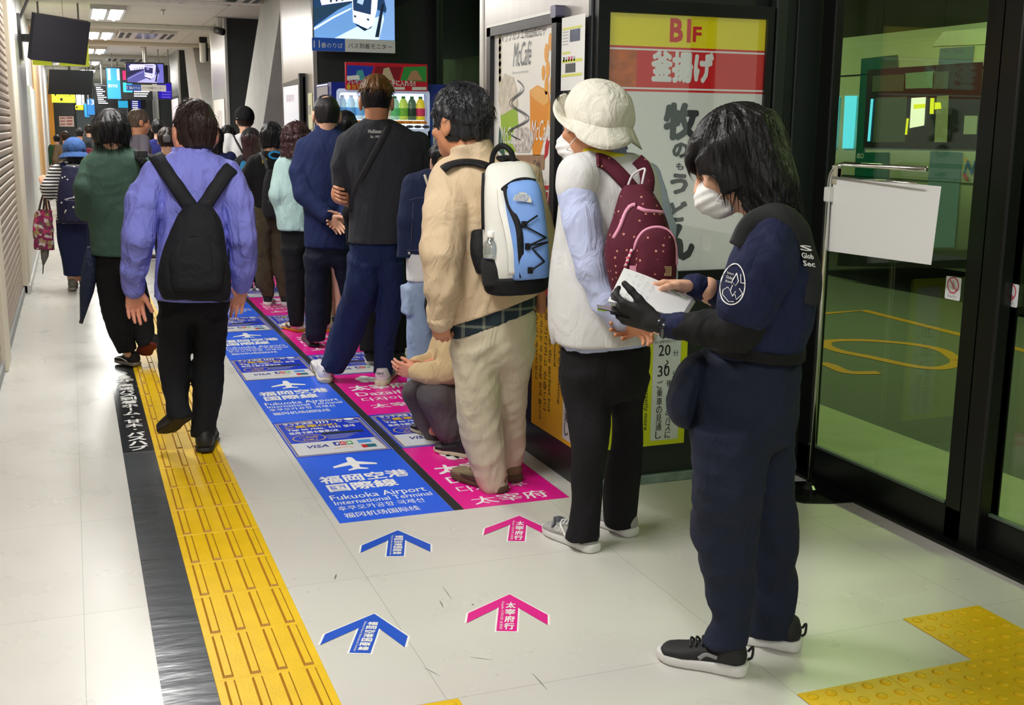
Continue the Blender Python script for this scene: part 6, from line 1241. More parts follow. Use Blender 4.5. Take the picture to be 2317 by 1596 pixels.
def plaid(nt, co, base):
    N = nt.nodes.new; L = nt.links.new; sx = N('ShaderNodeSeparateXYZ'); L(co, sx.inputs[0]); out = None
    for ax, sc in (('X', 14), ('Z', 14)):
        a = N('ShaderNodeMath'); a.operation = 'MULTIPLY'; a.inputs[1].default_value = sc; L(sx.outputs[ax], a.inputs[0]); f = N('ShaderNodeMath'); f.operation = 'FRACT'; L(a.outputs[0], f.inputs[0]); q = N('ShaderNodeMath'); q.operation = 'LESS_THAN'; q.inputs[1].default_value = .16; L(f.outputs[0], q.inputs[0])
        if out is None: out = q
        else: s_ = N('ShaderNodeMath'); s_.operation = 'ADD'; L(out.outputs[0], s_.inputs[0]); L(q.outputs[0], s_.inputs[1]); out = s_
    h = N('ShaderNodeMath'); h.operation = 'MULTIPLY'; h.inputs[1].default_value = .45; L(out.outputs[0], h.inputs[0]); mx = N('ShaderNodeMix'); mx.data_type = 'RGBA'; L(h.outputs[0], mx.inputs['Factor']); mx.inputs['A'].default_value = base; mx.inputs['B'].default_value = lin('8a9080') + (1,); return mx.outputs['Result']
b.add('shirt_hem', F.mesh(), pattern('plaid_dark', '23303a', plaid, .85, .3))
legs(b, [(690, 1010, 1216), (760, 1020, 1212), (830, 1026, 1204)], [(780, 1020, 1128, .12, -.02), (850, 1026, 1134, None, -.03), (950, 1036, 1138, None, dl), (1050, 1064, 1146, None, dl), (1112, 1086, 1153, None, dl)], [(780, 1110, 1212, .12, .02), (880, 1120, 1194, None, .03), (1000, 1130, 1191, None, dr), (1074, 1136, 1173, None, dr)], C_crm, pry=.135, seed=33, amp=.006, vox=.008)
hand(b, b.P(998, 712, -.12), b.P(1000, 770, -.10) - b.P(998, 712, -.12), b.r * .4 + b.vd * .9, b.vd * .9 - b.r * .4, 1.0, curl=.85, thumb=.8, thumb_out=.4, fore=b.P(1000, 690, -.12))
F = Field(.006); F.path(b.pts([(1000, 700, -.12), (998, 722, -.12)]), [b.m(35), b.m(31)], 0); F.folds(.003, 60, 4, 1.); b.add('cuff', F.mesh(), C_bg)
M_hik = mat('hiking_brown', '77684a', .8, bump=.2, bscale=200); M_hks = mat('hiking_sole', '54402e', .7)
shoe(b, gp(1142, 1117), gp(1026, 1078), .105, .085, M_hik, M_hks, .032, laces=mat('lace_tan', 'b09a70', .7), stripes=[('trim', [(.45, .1, .04), (.44, .3, .05), (.46, .6, .042), (.3, .9, .04)], .012, mat('hiking_dark', '3e352a', .8))])
shoe(b, gp(1172, 1093), gp(1088, 1056), .105, .085, M_hik, M_hks, .032)
b.build()
# ---------------------------------------------------------------- crouching person, half hidden
k = Fig('crouching person in beige jacket and grey trousers with hands joined', 1010, 1020, -60, SK3)
T, M, c = head_at(k, 1040, 640, .12, 1.0, -80, -30, 0, neck=k.P(1045, 735, .12), vox=.008, hat=0)
hair(k, T, M, 1.0, H_blk, 60, .04, vox=.009)
core(k, k.P(1010, 770, .0), k.P(1050, 760, .25), k.P(1043, 730, .12), k.P(1075, 950, .1), k.P(985, 890, -.02), k.P(1050, 1030, 0), k.P(945, 885, .2), k.P(985, 985, .2), k.P(1010, 835, -.06), k.P(945, 838, -.04), k.P(985, 800, .22), k.P(935, 825, .12), sc=.85)
C_bg2 = cloth('jacket_sand', 'cdb48a', .8, .4, 9)
top(k, [(740, 1020, 1065, .1, .12), (765, 985, 1085, .16, .12), (830, 985, 1110, .18, .12), (920, 1015, 1120, .18, .12)], C_bg2, 'jacket', [(k.pts([(1018, 785, .0), (1020, 840, -.06), (975, 846, -.06), (945, 842, -.05)]), [k.m(30), k.m(30), k.m(26), k.m(23)]), (k.pts([(1000, 775, .24), (985, 812, .22), (940, 828, .1)]), [k.m(27), k.m(25), k.m(20)])], amp=.006, vox=.007, seed=41)
C_gt = cloth('trouser_grey', '5b5557', .85, .3, 8)
F = Field(.008); F.path(k.pts([(1080, 945, .06), (990, 892, -.03)]), [k.m(46), k.m(42)], .03).path(k.pts([(985, 895, -.03), (1020, 960, -.0), (1045, 1018, .01)]), [k.m(42), k.m(40), k.m(36)], .03).path(k.pts([(1070, 950, .18), (945, 890, .2)]), [k.m(42), k.m(36)], .03).path(k.pts([(945, 892, .2), (968, 945, .2), (985, 985, .22)]), [k.m(34), k.m(30), k.m(27)], .03); F.folds(.004, 16, 6); k.add('trousers', F.mesh(), C_gt)
h1 = k.P(950, 846, -.055); hand(k, h1, k.P(898, 834, -.03) - h1, k.vd * .9 + UP * .25, UP, .92, curl=.32, spread=.02, thumb=.8, thumb_out=.3, fore=k.P(975, 846, -.06))
h2 = k.P(955, 832, .07); hand(k, h2, k.P(903, 828, .0) - h2, -k.vd * .9 - UP * .3, UP, .92, curl=.22, spread=.02, thumb=.6, thumb_out=.35, fore=k.P(980, 826, .12))
shoe(k, gp(1075, 1037), gp(985, 1020), .1, .07, mat('shoe_black_plain', '18181a', .6), mat('sole_cream', 'c9bda4', .6), .022); shoe(k, gp(1000, 992), gp(935, 972), .1, .07, mat('shoe_black_plain', '18181a'), mat('sole_cream', 'c9bda4'), .022)
k.build()
# ---------------------------------------------------------------- person in denim jacket
n = Fig('person in navy denim jacket, white hem and pale cargo jeans', 975, 935, -5, SK)
T, M, c = head_at(n, 1012, 312, 0, .98, -10, -8, 0, neck=n.P(1005, 395), vox=.007)
hair(n, T, M, .98, H_blk, 160, .05, low=-.075, vox=.007, extra=lambda F: F.ell(T(-.01, -.12, -.01), np.array([.036, .045, .045]), M, .01))
n.add('scrunchie', lathe([(.022, -.012), (.042, -.014), (.048, 0), (.042, .014), (.022, .012)], T(-.03, -.125, -.02), 18, M[1] + M[0] * .3), cloth('scrunchie_tan', 'a88450', .8, .6, 60))
core(n, n.P(935, 415), n.P(1050, 415), n.P(1005, 390), n.P(985, 640), n.P(945, 780), n.P(950, 920), n.P(1000, 780), n.P(1000, 920), n.P(925, 520), n.P(930, 630), n.P(1060, 520), n.P(1060, 630), sc=.85)
C_den = cloth('denim_navy', '1f2a4a', .85, .3, 10); C_jean = cloth('denim_pale', '9fb3d0', .85, .35, 9, .12)
top(n, [(385, 965, 1050, .07), (405, 930, 1062, .11), (450, 912, 1066, .125), (520, 912, 1062, .13), (578, 915, 1060, .125)], C_den, 'denim_jacket', [(n.pts([(938, 420, -.02), (925, 500, -.05), (922, 580, -.02), (925, 610, .03)]), [n.m(28), n.m(26), n.m(22), n.m(19)])], amp=.004, vox=.007, seed=51, hem=[(n.P(980, 581), -UP)])
F = Field(.007); C, X, Y = n.sect([(560, 918, 1058, .118), (632, 920, 1060, .122)], 0); F.loft(C, X, Y, n.r, 2.4, 0, cap=.004); F.folds(.003, 12, 2); n.add('shirt_hem', F.mesh(), cloth('tee_white', 'e2e2e2', .85, .2, 8))
legs(n, [(615, 922, 1058), (680, 920, 1058)], [(650, 920, 990, None, 0), (760, 921, 985, None, 0), (850, 922, 980, None, 0), (925, 924, 978, None, 0)], [(650, 985, 1056), (800, 990, 1050), (925, 990, 1045)], C_jean, pry=.12, seed=52, amp=.005, extra=lambda F: F.rbox(n.P(922, 680, -.01), np.array([.02, .07, .075]), np.eye(3), .01, .01))
shoe(n, gp(955, 945), gp(950, 905), .09, .07, mat('shoe_black_plain', '18181a'), M_rubw, .025); shoe(n, gp(1020, 945), gp(1022, 905), .09, .07, mat('shoe_black_plain', '18181a'), M_rubw, .025)
n.build()
# ---------------------------------------------------------------- tall man in charcoal T-shirt and jeans
t_ = Fig('tall person in charcoal T-shirt and dark blue jeans with crossed arms', 800, 872, 3, SK2)
T, M, c = head_at(t_, 851, 172, 0, 1.08, 4, -3, 0, neck=t_.P(852, 285), vox=.006)
hair(t_, T, M, 1.08, H_blk, 0, low=-.035, thick=.004, vox=.006, fuller=.6, groove=.001, name='hair')
hair(t_, T, M, 1.08, H_tan, 420, .04, .2, .3, low=.055, thick=.018, seed=3, vox=.006, rnd=.25, name='hair_top', ear_cut=False, fuller=.6)
dl, dr = dof(t_, 735, 862), dof(t_, 867, 866)
core(t_, t_.P(785, 320), t_.P(945, 320), t_.P(852, 280), t_.P(850, 560), t_.P(800, 700, dl), t_.P(748, 845, dl), t_.P(876, 700, dr * .5), t_.P(868, 850, dr), t_.P(772, 425, 0), t_.P(830, 440, .12), t_.P(955, 425), t_.P(880, 440, .15), sc=1.02)
C_tee = cloth('tee_charcoal', '34353a', .9, .3, 8); C_jn = cloth('denim_dark', '1d2a50', .85, .4, 8, .1)
gt = top(t_, [(268, 826, 884, .075), (288, 795, 925, .1), (315, 772, 958, .13), (380, 778, 962, .145), (450, 790, 945, .145), (520, 790, 925, .14), (552, 788, 915, .138)], C_tee, 't_shirt',
    [(t_.pts([(787, 325, 0), (775, 375, 0), (775, 418, .01)]), [t_.m(26), t_.m(25), t_.m(23)]), (t_.pts([(945, 325, 0), (955, 385, .02)]), [t_.m(27), t_.m(25)])], amp=.005, vox=.007, seed=61, hem=[(t_.P(850, 549), -UP)],
    extra=lambda F: F.cutlocal(t_.P(775, 416, .0), -UP - t_.r * .05, t_.P(745, 418, -.1), t_.P(790, 450, .1)) if False else None)
GV, GN = gt[0], vnormals(*gt)
F = Field(.005); F.path(t_.pts([(776, 400, .01), (772, 440, .02), (800, 455, .09)]), [t_.m(20), t_.m(20), t_.m(18)], .02); t_.bodyparts.append(F.mesh())
F = Field(.004)
for i in range(4): F.path([t_.P(800, 436 + 6 * i, .06), t_.P(764 - i, 421 + 9 * i, .0), t_.P(757 + i * 1.5, 423 + 9 * i, -.03), t_.P(766 + i * 2, 427 + 9.5 * i, -.062), t_.P(778 + i * 2, 429 + 9.5 * i, -.064)], [.012, .0098, .0095, .009, .0075], .004)
t_.bodyparts.append(F.mesh())
t_.add('lettering', decal(join(line2('Hollister', 0, 0, h=.021, wd=.075, al='C', bold=.01), line2('Est. 1997', 0, -.026, h=.014, wd=.05, al='C')), GV, GN, t_.P(850, 302, -.3), t_.r, UP, .002), P_white, smooth=False)
sp = [t_.P(u, v, -.20) for u, v in ((884, 272), (868, 310), (840, 360), (812, 415), (796, 470), (790, 520))]
jl = legs(t_, [(535, 790, 914), (600, 786, 918)], [(590, 787, 862, .11, 0), (650, 778, 858, None, -.02), (710, 762, 838, None, dl * .6), (770, 742, 815, None, dl), (836, 724, 778, None, dl)], [(590, 850, 916, .11, 0), (680, 852, 916, None, dr * .5), (780, 846, 894, None, dr), (846, 845, 890, None, dr)], C_jn, pry=.125, seed=62, amp=.006)
M_lth = mat('leather_white', 'e4e0e2', .45, bump=.05, bscale=60); M_gum = mat('gum_sole', 'd9cdb0', .6); M_dkg = mat('swoosh_dark', '22332c', .45)
SWO = [(.44, .25, .04), (.455, .40, .03), (.46, .55, .04), (.45, .72, .06)]
lbl = lambda T_, r, f, up: [('lettering', vquad(onplane(line2('NIKE', 0, 0, h=.016, wd=.04, al='C', bold=.03), T_(0, -.03, .072), r if True else r, up, .004)), M_dkg, False)]
shoe(t_, gp(738, 868), gp(716, 828), .112, .085, M_lth, M_gum, .03, laces=M_lth, stripes=[('stripe', SWO, .014, M_dkg)], extra=lbl)
shoe(t_, gp(862, 874), gp(885, 838), .112, .085, M_lth, M_gum, .03, laces=M_lth, stripes=[('stripe', SWO, .014, M_dkg)], extra=lbl)
t_.build()
# ---------------------------------------------------------------- woman in long black skirt ahead of the tall man
y = bystander('person in black with long black skirt, hidden ahead of the tall man', 864, 300, 7.05, 0, C_blk, C_blkt, H_blk, 'long', vox=.012)
F = Field(.01); F.loft([y.L(0, 0, .12), y.L(0, 0, .5), y.L(0, 0, 1.0)], [.16, .155, .14], [.16, .15, .12], y.rt, 2.2, .02); F.folds(.010, 16, 3, .1); y.add('skirt', F.mesh(), C_blkt); y.build()
# ---------------------------------------------------------------- man in navy suit with hands behind back
m_ = Fig('person in navy suit with balding crown and hands clasped behind the back', 745, 785, 0, SK)
T, M, c = head_at(m_, 738, 213, 0, 1.06, -5, -6, 0, neck=m_.P(742, 310), vox=.007)
hair(m_, T, M, 1.06, hair_mat('hair_cropped', '211e20', .5), 260, .02, .05, .5, low=-.055, thick=.006, fuller=.3, groove=.002, vox=.007, w=.0018, sel=lambda p: ((p - T(0, 0, 0)) @ M[2]) > .0 and np.linalg.norm(p - T(-.01, -.05, .12)) > .05, extra=lambda F: F.ell(T(-.01, -.052, .122), np.array([.036, .036, .034]) , M, .006, 's'))
core(m_, m_.P(695, 330), m_.P(795, 330), m_.P(742, 300), m_.P(740, 560), m_.P(720, 670), m_.P(715, 770), m_.P(768, 670), m_.P(770, 770), m_.P(685, 430), m_.P(745, 492, -.17), m_.P(800, 430), m_.P(780, 495, -.14))
C_su = cloth('suit_navy', '1c2750', .8, .25, 7); C_sut = cloth('suit_trouser', '161b2c', .8, .3, 6)
top(m_, [(292, 716, 772, .075), (308, 694, 796, .1), (335, 678, 808, .13), (400, 678, 806, .14), (470, 686, 798, .14), (530, 688, 796, .14), (560, 688, 796, .14)], C_su, 'jacket', [(m_.pts([(692, 335, 0), (680, 390, -.03), (690, 440, -.09), (738, 488, -.17)]), [m_.m(23), m_.m(24), m_.m(23), m_.m(18)]), (m_.pts([(796, 335, 0), (806, 420, -.05), (785, 485, -.15)]), [m_.m(22), m_.m(22), m_.m(17)])], amp=.004, seed=71, extra=lambda F: F.loft([m_.P(742, 305), m_.P(742, 284)], [m_.m(30), m_.m(27)], [.075, .068], m_.r, 2.2, .01))
hA = m_.P(742, 490, -.18); hand(m_, hA, m_.P(772, 522, -.2) - hA, -m_.vd - UP * .2, m_.r + UP * .4, .98, curl=.35, fore=m_.P(728, 478, -.14))
hB = m_.P(782, 492, -.165); hand(m_, hB, m_.P(750, 508, -.19) - hB, -m_.vd + UP * .1, UP, .98, curl=.5, fore=m_.P(792, 470, -.12))
legs(m_, [(540, 688, 796), (600, 688, 792)], [(580, 688, 745, .11), (660, 690, 744), (720, 690, 742), (772, 692, 736)], [(580, 744, 796, .11), (660, 764, 797), (772, 768, 795)], C_sut, pry=.125, seed=72)
M_bs = mat('shoe_black_leather', '161415', .35); shoe(m_, gp(712, 786), gp(692, 765), .1, .075, M_bs, M_rubb, .02); shoe(m_, gp(781, 786), gp(788, 765), .1, .075, M_bs, M_rubb, .02)
m_.build()
# ---------------------------------------------------------------- bare-legged person further ahead
q = bystander('bare-legged person in dark shorts standing ahead of the navy suit', 781, 250, 8.5, 0, cloth('polo_ink', '20243a'), cloth('shorts_ink', '1d2850'), H_blk, 'short', vox=.012)
q.kids = [z for z in q.kids if z[0] != 'trousers']; F = Field(.011)
for e in (-1, 1): F.loft([q.L(.1 * e, 0, .92), q.L(.105 * e, 0, .52)], [.1, .11], [.11, .11], q.rt, 2.2, .03)
q.add('shorts', F.mesh(), cloth('shorts_ink', '1d2850')); F = Field(.008)
for e in (-1, 1): F.path([q.L(.1 * e, 0, .8), q.L(.1 * e, .01, .5), q.L(.1 * e, -.02, .36), q.L(.1 * e, 0, .09)], [.075, .056, .058, .04], .02)
q.bodyparts.append(F.mesh()); q.build()
# ---------------------------------------------------------------- woman in mint shirt
e_ = Fig('person in pale mint shirt with curly reddish hair and black trousers', 690, 752, 5, SK)
T, M, c = head_at(e_, 672, 280, 0, 1.0, 25, -10, 0, neck=e_.P(668, 365), vox=.007)
hair(e_, T, M, 1.0, H_red, 500, .04, .4, .3, curl=1.2, rnd=.7, bump=(.010, 38, 4, 1.), low=-.13, thick=.026, groove=.006, vox=.007, ear_cut=False, seed=9, w=.003)
C_mint = cloth('shirt_mint', 'b4d2d0', .8, .4, 9)
core(e_, e_.P(640, 380), e_.P(705, 380), e_.P(668, 360), e_.P(672, 540), e_.P(665, 640), e_.P(662, 735), e_.P(725, 640), e_.P(730, 735), e_.P(632, 460), e_.P(665, 505, .05), e_.P(715, 460), e_.P(700, 520), sc=.85)
top(e_, [(345, 645, 700, .07), (362, 628, 712, .1), (400, 622, 718, .12), (460, 620, 718, .13), (522, 628, 716, .13)], C_mint, 'shirt', [(e_.pts([(640, 378, 0), (632, 440, -.05), (645, 488, .0)]), [e_.m(20), e_.m(21), e_.m(18)])], amp=.006, seed=81, hem=[(e_.P(670, 523), -UP)], extra=lambda F: F.loft([e_.P(668, 362), e_.P(668, 346)], [e_.m(26), e_.m(22)], [.075, .065], e_.r, 2.2, .01))
F = Field(.005); F.path(e_.pts([(645, 480, -.01), (662, 505, .02), (676, 520, .06)]), [e_.m(12), e_.m(10), e_.m(8)], .01); e_.bodyparts.append(F.mesh()); hand(e_, e_.P(672, 514, .05), e_.P(690, 530, .08) - e_.P(672, 514, .05), e_.vd, UP, .9, curl=.4)
legs(e_, [(505, 630, 715), (560, 635, 742)], [(560, 636, 695, .1), (640, 644, 692), (700, 650, 690), (738, 655, 686)], [(560, 690, 748, .1), (650, 705, 752), (735, 715, 748)], C_blkt, pry=.11, seed=82)
M_run = mat('runner_white', 'e2ded4', .6, bump=.1, bscale=150); YS = [('stripe', [(.45, .25, .05), (.46, .42, .03), (.46, .6, .04)], .012, M_rubb), ('stripe', [(.45, .5, .055), (.42, .66, .05)], .01, mat('stripe_yellow', 'd8a818', .5))]
shoe(e_, gp(684, 752), gp(642, 742), .1, .08, M_run, mat('sole_amber', 'd9981c', .5), .022, laces=M_rubb, stripes=YS); shoe(e_, gp(745, 752), gp(725, 728), .1, .08, M_run, mat('sole_amber', 'd9981c'), .022, stripes=YS)
e_.build()
# ---------------------------------------------------------------- person in black tee, khaki cargo trousers
j = Fig('person in black T-shirt, striped cuffs and khaki cargo trousers', 628, 690, 0, SK)
T, M, c = head_at(j, 614, 278, 0, .98, 0, -8, 0, neck=j.P(612, 352), vox=.008)
hair(j, T, M, .98, H_blk, 160, .06, low=-.085, thick=.018, vox=.008, ear_cut=False)
j.add('headband', tube(catmull([T(.098 * _s(a), -.02, .03 + .105 * _c(a)) for a in np.linspace(-1.6, 1.6, 11)], 3), .006, 8), mat('headband_white', 'd8d8d8', .5))
core(j, j.P(582, 372), j.P(645, 372), j.P(612, 345), j.P(612, 490), j.P(595, 590), j.P(605, 670), j.P(640, 590), j.P(645, 670), j.P(565, 420), j.P(590, 440, .1), j.P(660, 420), j.P(640, 440, .1), sc=.9)
tv = top(j, [(342, 592, 636, .075), (358, 572, 652, .11), (400, 568, 656, .13), (450, 572, 652, .13), (470, 574, 650, .13)], C_blk, 't_shirt', [(j.pts([(578, 368, 0), (566, 395, -.02), (564, 415, .0)]), [j.m(17), j.m(18), j.m(17)]), (j.pts([(646, 368, 0), (658, 410, 0)]), [j.m(17), j.m(17)])], seed=91)
def bands(nt, co, base):
    N = nt.nodes.new; L = nt.links.new; wv = N('ShaderNodeTexWave'); wv.bands_direction = 'Z'; wv.inputs['Scale'].default_value = 11; L(co, wv.inputs[0]); cr = N('ShaderNodeMath'); cr.operation = 'GREATER_THAN'; cr.inputs[1].default_value = .5; L(wv.outputs['Fac'], cr.inputs[0]); mx = N('ShaderNodeMix'); mx.data_type = 'RGBA'; L(cr.outputs[0], mx.inputs['Factor']); mx.inputs['A'].default_value = base; mx.inputs['B'].default_value = lin('e8e8e6') + (1,); return mx.outputs['Result']
M_strp = pattern('striped_knit', '24242c', bands, .85, .2)
F = Field(.006); F.path(j.pts([(564, 400, .0), (570, 418, .03), (585, 430, .08)]), [j.m(15), j.m(14), j.m(11)], .01); j.add('striped_sleeve', F.mesh(), M_strp)
V_, N_ = tv[0], vnormals(*tv)
j.add('print', decal(join((np.c_[np.array(ell2(0, 0, .055, .035, 20)), np.zeros(20)], [list(range(20))])), V_, N_, j.P(622, 352, -.3) - UP * .0, j.r, UP, .003), mat('tee_print_blue', '2a9ad8', .6), smooth=False); j.add('print', decal(join(line2('祭', 0, 0, h=.045, bold=.04)), V_, N_, j.P(592, 372, -.3), j.r, UP, .003), mat('tee_print_yellow', 'd8c818', .6), smooth=False)
C_kh = cloth('cargo_khaki', '4b4230', .85, .4, 8)
legs(j, [(455, 572, 652), (520, 572, 654)], [(500, 572, 618, .11), (580, 574, 616), (640, 580, 620), (672, 594, 620)], [(500, 612, 655, .11), (600, 618, 655), (672, 632, 655)], C_kh, pry=.12, seed=92, amp=.008, extra=lambda F: F.rbox(j.P(577, 515, .0), np.array([.025, .06, .09]), np.eye(3), .01, .01))
for a, bb in (((606, 692), (606, 676)), ((645, 692), (646, 676))): shoe(j, gp(*a), gp(*bb), .095, .08, mat('canvas_black', '1b1b1d', .8), M_rubw, .03)
j.build()
# ---------------------------------------------------------------- person in black cap with reddish hair
l_ = Fig('person in black cap with long reddish hair and black printed top', 575, 655, 0, SK)
T, M, c = head_at(l_, 567, 291, 0, .95, -5, -8, 0, neck=l_.P(560, 360), vox=.008)
hair(l_, T, M, .95, H_red, 140, .09, low=-.22, thick=.014, vox=.008, ear_cut=False)
def cap(fig, T, M, s, m, brim=True, low=-.005, dots=None, name='cap', flip=1):
    F = Field(.007); F.ell(T(0, -.012, .04), np.array([.092, .112, .100]) * s, M, .01); F.cut(T(0, 0, low), -M[2]); sub = []
    if brim: G = Field(.006); G.loft([T(0, .085 * s * flip, .012), T(0, .13 * s * flip, .008), T(0, .17 * s * flip, -.004)], [.075 * s, .07 * s, .045 * s], [.006] * 3, M[0], 2.4, 0); sub.append(('brim', G.mesh(), m))
    sub.append(('button', lathe([(.0, 0), (.008, 0), (.006, .006), (0.001, .008)], T(0, -.012, .139 * s), 10, M[2]), m))
    for q in (dots or ()): sub.append(('eyelet', vquad(tube([np.array(T(*q)) + UP * .004, np.array(T(*q)) - UP * .004], .006, 8, False)), P_white))
    fig.add(name, F.mesh(), m, sub)
cap(l_, T, M, .98, C_blk)
G = Field(.006); l_.add('cap_strap', vquad(tube(catmull([T(.04 * _c(a), -.118, .03 + .035 * _s(a)) for a in np.linspace(0, 3.14, 7)], 3), .006, 8, False)), mat('strap_grey', '3a3a3c', .5))
core(l_, l_.P(535, 385), l_.P(590, 385), l_.P(560, 355), l_.P(565, 480), l_.P(555, 570), l_.P(560, 640), l_.P(585, 570), l_.P(590, 640), l_.P(525, 430), l_.P(545, 455, .1), l_.P(600, 430), l_.P(590, 455, .1), sc=.85)
tv = top(l_, [(350, 545, 580, .07), (368, 527, 598, .1), (410, 524, 602, .12), (460, 528, 598, .12), (480, 530, 598, .12)], C_blk, 'shirt', [(l_.pts([(533, 380, 0), (524, 420, 0), (535, 445, .06)]), [l_.m(15), l_.m(15), l_.m(13)])], seed=95)
V_, N_ = tv[0], vnormals(*tv); l_.add('print', decal(join((np.c_[np.array(ell2(0, 0, .035, .05, 16)), np.zeros(16)], [list(range(16))])), V_, N_, l_.P(552, 378, -.3), l_.r, UP, .003), mat('tee_print_blue', '2a9ad8'), smooth=False)
legs(l_, [(465, 530, 598), (520, 530, 600)], [(500, 532, 566, .1), (580, 540, 568), (640, 548, 572)], [(500, 562, 600, .1), (600, 572, 602), (640, 574, 600)], C_blkt, pry=.11, seed=96)
for a, bb in (((566, 660), (556, 650)), ((588, 660), (584, 648))): shoe(l_, gp(*a), gp(*bb), .09, .075, mat('canvas_black', '1b1b1d'), M_rubw, .028, vox=.007)
l_.build()
# ---------------------------------------------------------------- man in white tee and dotted black cap
z = bystander('person in white T-shirt and black cap with white eyelets', 553, 243, 12.2, -12, cloth('tee_white', 'e2e2e2'), C_blkt, H_brn, 'short', wide=1.05, face=True)
cap(z, z.T, z.M, 1.08, C_blk, dots=[(-.07, -.06, .09), (-.02, -.1, .098), (.05, -.085, .095), (.085, -.06, .04), (-.09, -.06, .02)]); z.build()
bystander('dark-haired person between the purple-blue shirt and the white T-shirt', 515, 283, 12.8, 0, C_navy, C_blkt, H_blk, 'short').build()
bystander('dark-haired person mostly hidden behind the purple-blue shirt', 484, 288, 11.6, 0, cloth('vest_navy', '20264e'), C_blkt, H_blk, 'long').build()
# ---------------------------------------------------------------- man in purple-blue shirt walking away, black rucksack
a_ = Fig('person in purple-blue shirt walking away with a black rucksack', 430, 1022, -4, SK3)
T, M, c = head_at(a_, 438, 232, .04, 1.1, -10, -6, 2, neck=a_.P(432, 350, .02), vox=.006)
hair(a_, T, M, 1.1, H_brn, 480, .035, .25, .3, rnd=.4, low=-.07, thick=.013, seed=11, crown=(.02, -.065, .12), vox=.006, fuller=.15)
mask(a_, T, M, 1.12)
dr, dlf = dof(a_, 462, 1020), .02
core(a_, a_.P(355, 400), a_.P(515, 400), a_.P(435, 340), a_.P(435, 690), a_.P(395, 830, .02), a_.P(405, 925, -.03), a_.P(475, 840), a_.P(465, 990, dr), a_.P(310, 520), a_.P(302, 655, .04), a_.P(555, 520), a_.P(548, 650, .12))
C_pb = cloth('shirt_periwinkle', '7f83d8', .75, .5, 8, .04)
av = top(a_, [(345, 398, 470, .08), (362, 372, 505, .1), (392, 338, 530, .13), (450, 352, 522, .14), (540, 358, 516, .145), (620, 352, 518, .15), (690, 346, 530, .155)], C_pb, 'shirt', [(a_.pts([(352, 405, -.02), (326, 460, -.06), (314, 540, -.08), (304, 610, -.02), (302, 650, .03)]), [a_.m(34), a_.m(34), a_.m(33), a_.m(29), a_.m(22)]), (a_.pts([(516, 402, -.02), (540, 460, -.05), (550, 540, -.05), (552, 610, .03), (547, 650, .1)]), [a_.m(32), a_.m(32), a_.m(30), a_.m(28), a_.m(21)])],
    amp=.009, vox=.007, seed=101, scale=18, hem=[(a_.P(435, 680), -UP - a_.r * .04)], extra=lambda F: F.loft([a_.P(435, 368), a_.P(434, 353), a_.P(433, 338)], [a_.m(46), a_.m(38), a_.m(37)], [.09, .08, .078], a_.r, 2.2, .008))
F = Field(.005); F.path(a_.pts([(302, 640, .02), (303, 658, .035)]), [a_.m(24), a_.m(22)], 0); a_.add('cuff', F.mesh(), C_pb, [('button', lathe([(.005, 0), (.005, .003)], a_.P(u, 650, -.025), 8, -a_.vd), P_white, False) for u in (303, 312)])
hand(a_, a_.P(303, 655, .035), a_.P(306, 705, .06) - a_.P(303, 655, .035), -a_.vd * .95 + a_.r * .2, a_.r, 1.05, curl=.38, thumb=.4, thumb_out=.45, fore=a_.P(303, 640, .03)); hand(a_, a_.P(547, 652, .1), a_.P(535, 690, .14) - a_.P(547, 652, .1), -a_.vd, -a_.r, 1.0, curl=.4, fore=a_.P(548, 640, .1))
legs(a_, [(665, 352, 524), (730, 354, 518)], [(720, 354, 436, .11, 0), (790, 356, 434, None, .02), (860, 362, 430, None, .02), (915, 372, 430, None, -.03), (950, 380, 440, None, -.07)], [(720, 432, 516, .11, 0), (800, 436, 512, None, .02), (880, 436, 506, None, dr), (950, 432, 492, None, dr), (995, 432, 488, None, dr)], cloth('slacks_black', '17181c', .85, .35, 6), pry=.13, seed=102, amp=.006)
M_lb2 = mat('shoe_walk_black', '1a1917', .5)
shoe(a_, gp(463, 1030), gp(470, 982), .108, .085, M_lb2, M_rubb, .022); shoe(a_, a_.P(424, 950, -.10), a_.P(366, 988, .03), .108, .08, M_lb2, mat('sole_worn', '2c2823', .8), .022, tilt=a_.vd * .75 + UP * .6 - a_.r * .3)
a_.build(.0098)
# ---------------------------------------------------------------- man in green jacket
G_ = Fig('person in dark green jacket walking away with a shoulder strap', 290, 832, -8, SK)
T, M, c = head_at(G_, 249, 256, 0, 1.1, -6, -12, 0, neck=G_.P(252, 342), vox=.007)
hair(G_, T, M, 1.1, H_blk, 520, .07, .03, .7, rnd=.07, low=-.055, thick=.02, seed=14, vox=.007, crown=(-.01, -.05, .13), ear_cut=False)
core(G_, G_.P(205, 380), G_.P(320, 380), G_.P(252, 330), G_.P(265, 590), G_.P(250, 700), G_.P(290, 805), G_.P(315, 700), G_.P(330, 780), G_.P(195, 460), G_.P(225, 460, .2), G_.P(335, 460), G_.P(320, 480, .2))
C_gr = cloth('jacket_green', '3a5246', .8, .25, 7)
top(G_, [(332, 230, 290, .075), (346, 210, 318, .1), (368, 192, 338, .13), (430, 188, 340, .145), (510, 200, 334, .15), (586, 204, 326, .15)], C_gr, 'jacket', [(G_.pts([(208, 382, 0), (196, 430, -.03), (198, 478, .02), (225, 470, .14)]), [G_.m(23), G_.m(25), G_.m(22), G_.m(18)]), (G_.pts([(325, 385, 0), (336, 450, 0), (320, 480, .12)]), [G_.m(21), G_.m(22), G_.m(17)])], amp=.004, seed=111, hem=[(G_.P(265, 580), -UP - G_.r * .05)], extra=lambda F: F.loft([G_.P(255, 350), G_.P(253, 326)], [G_.m(38), G_.m(31)], [.085, .075], G_.r, 2.2, .01))
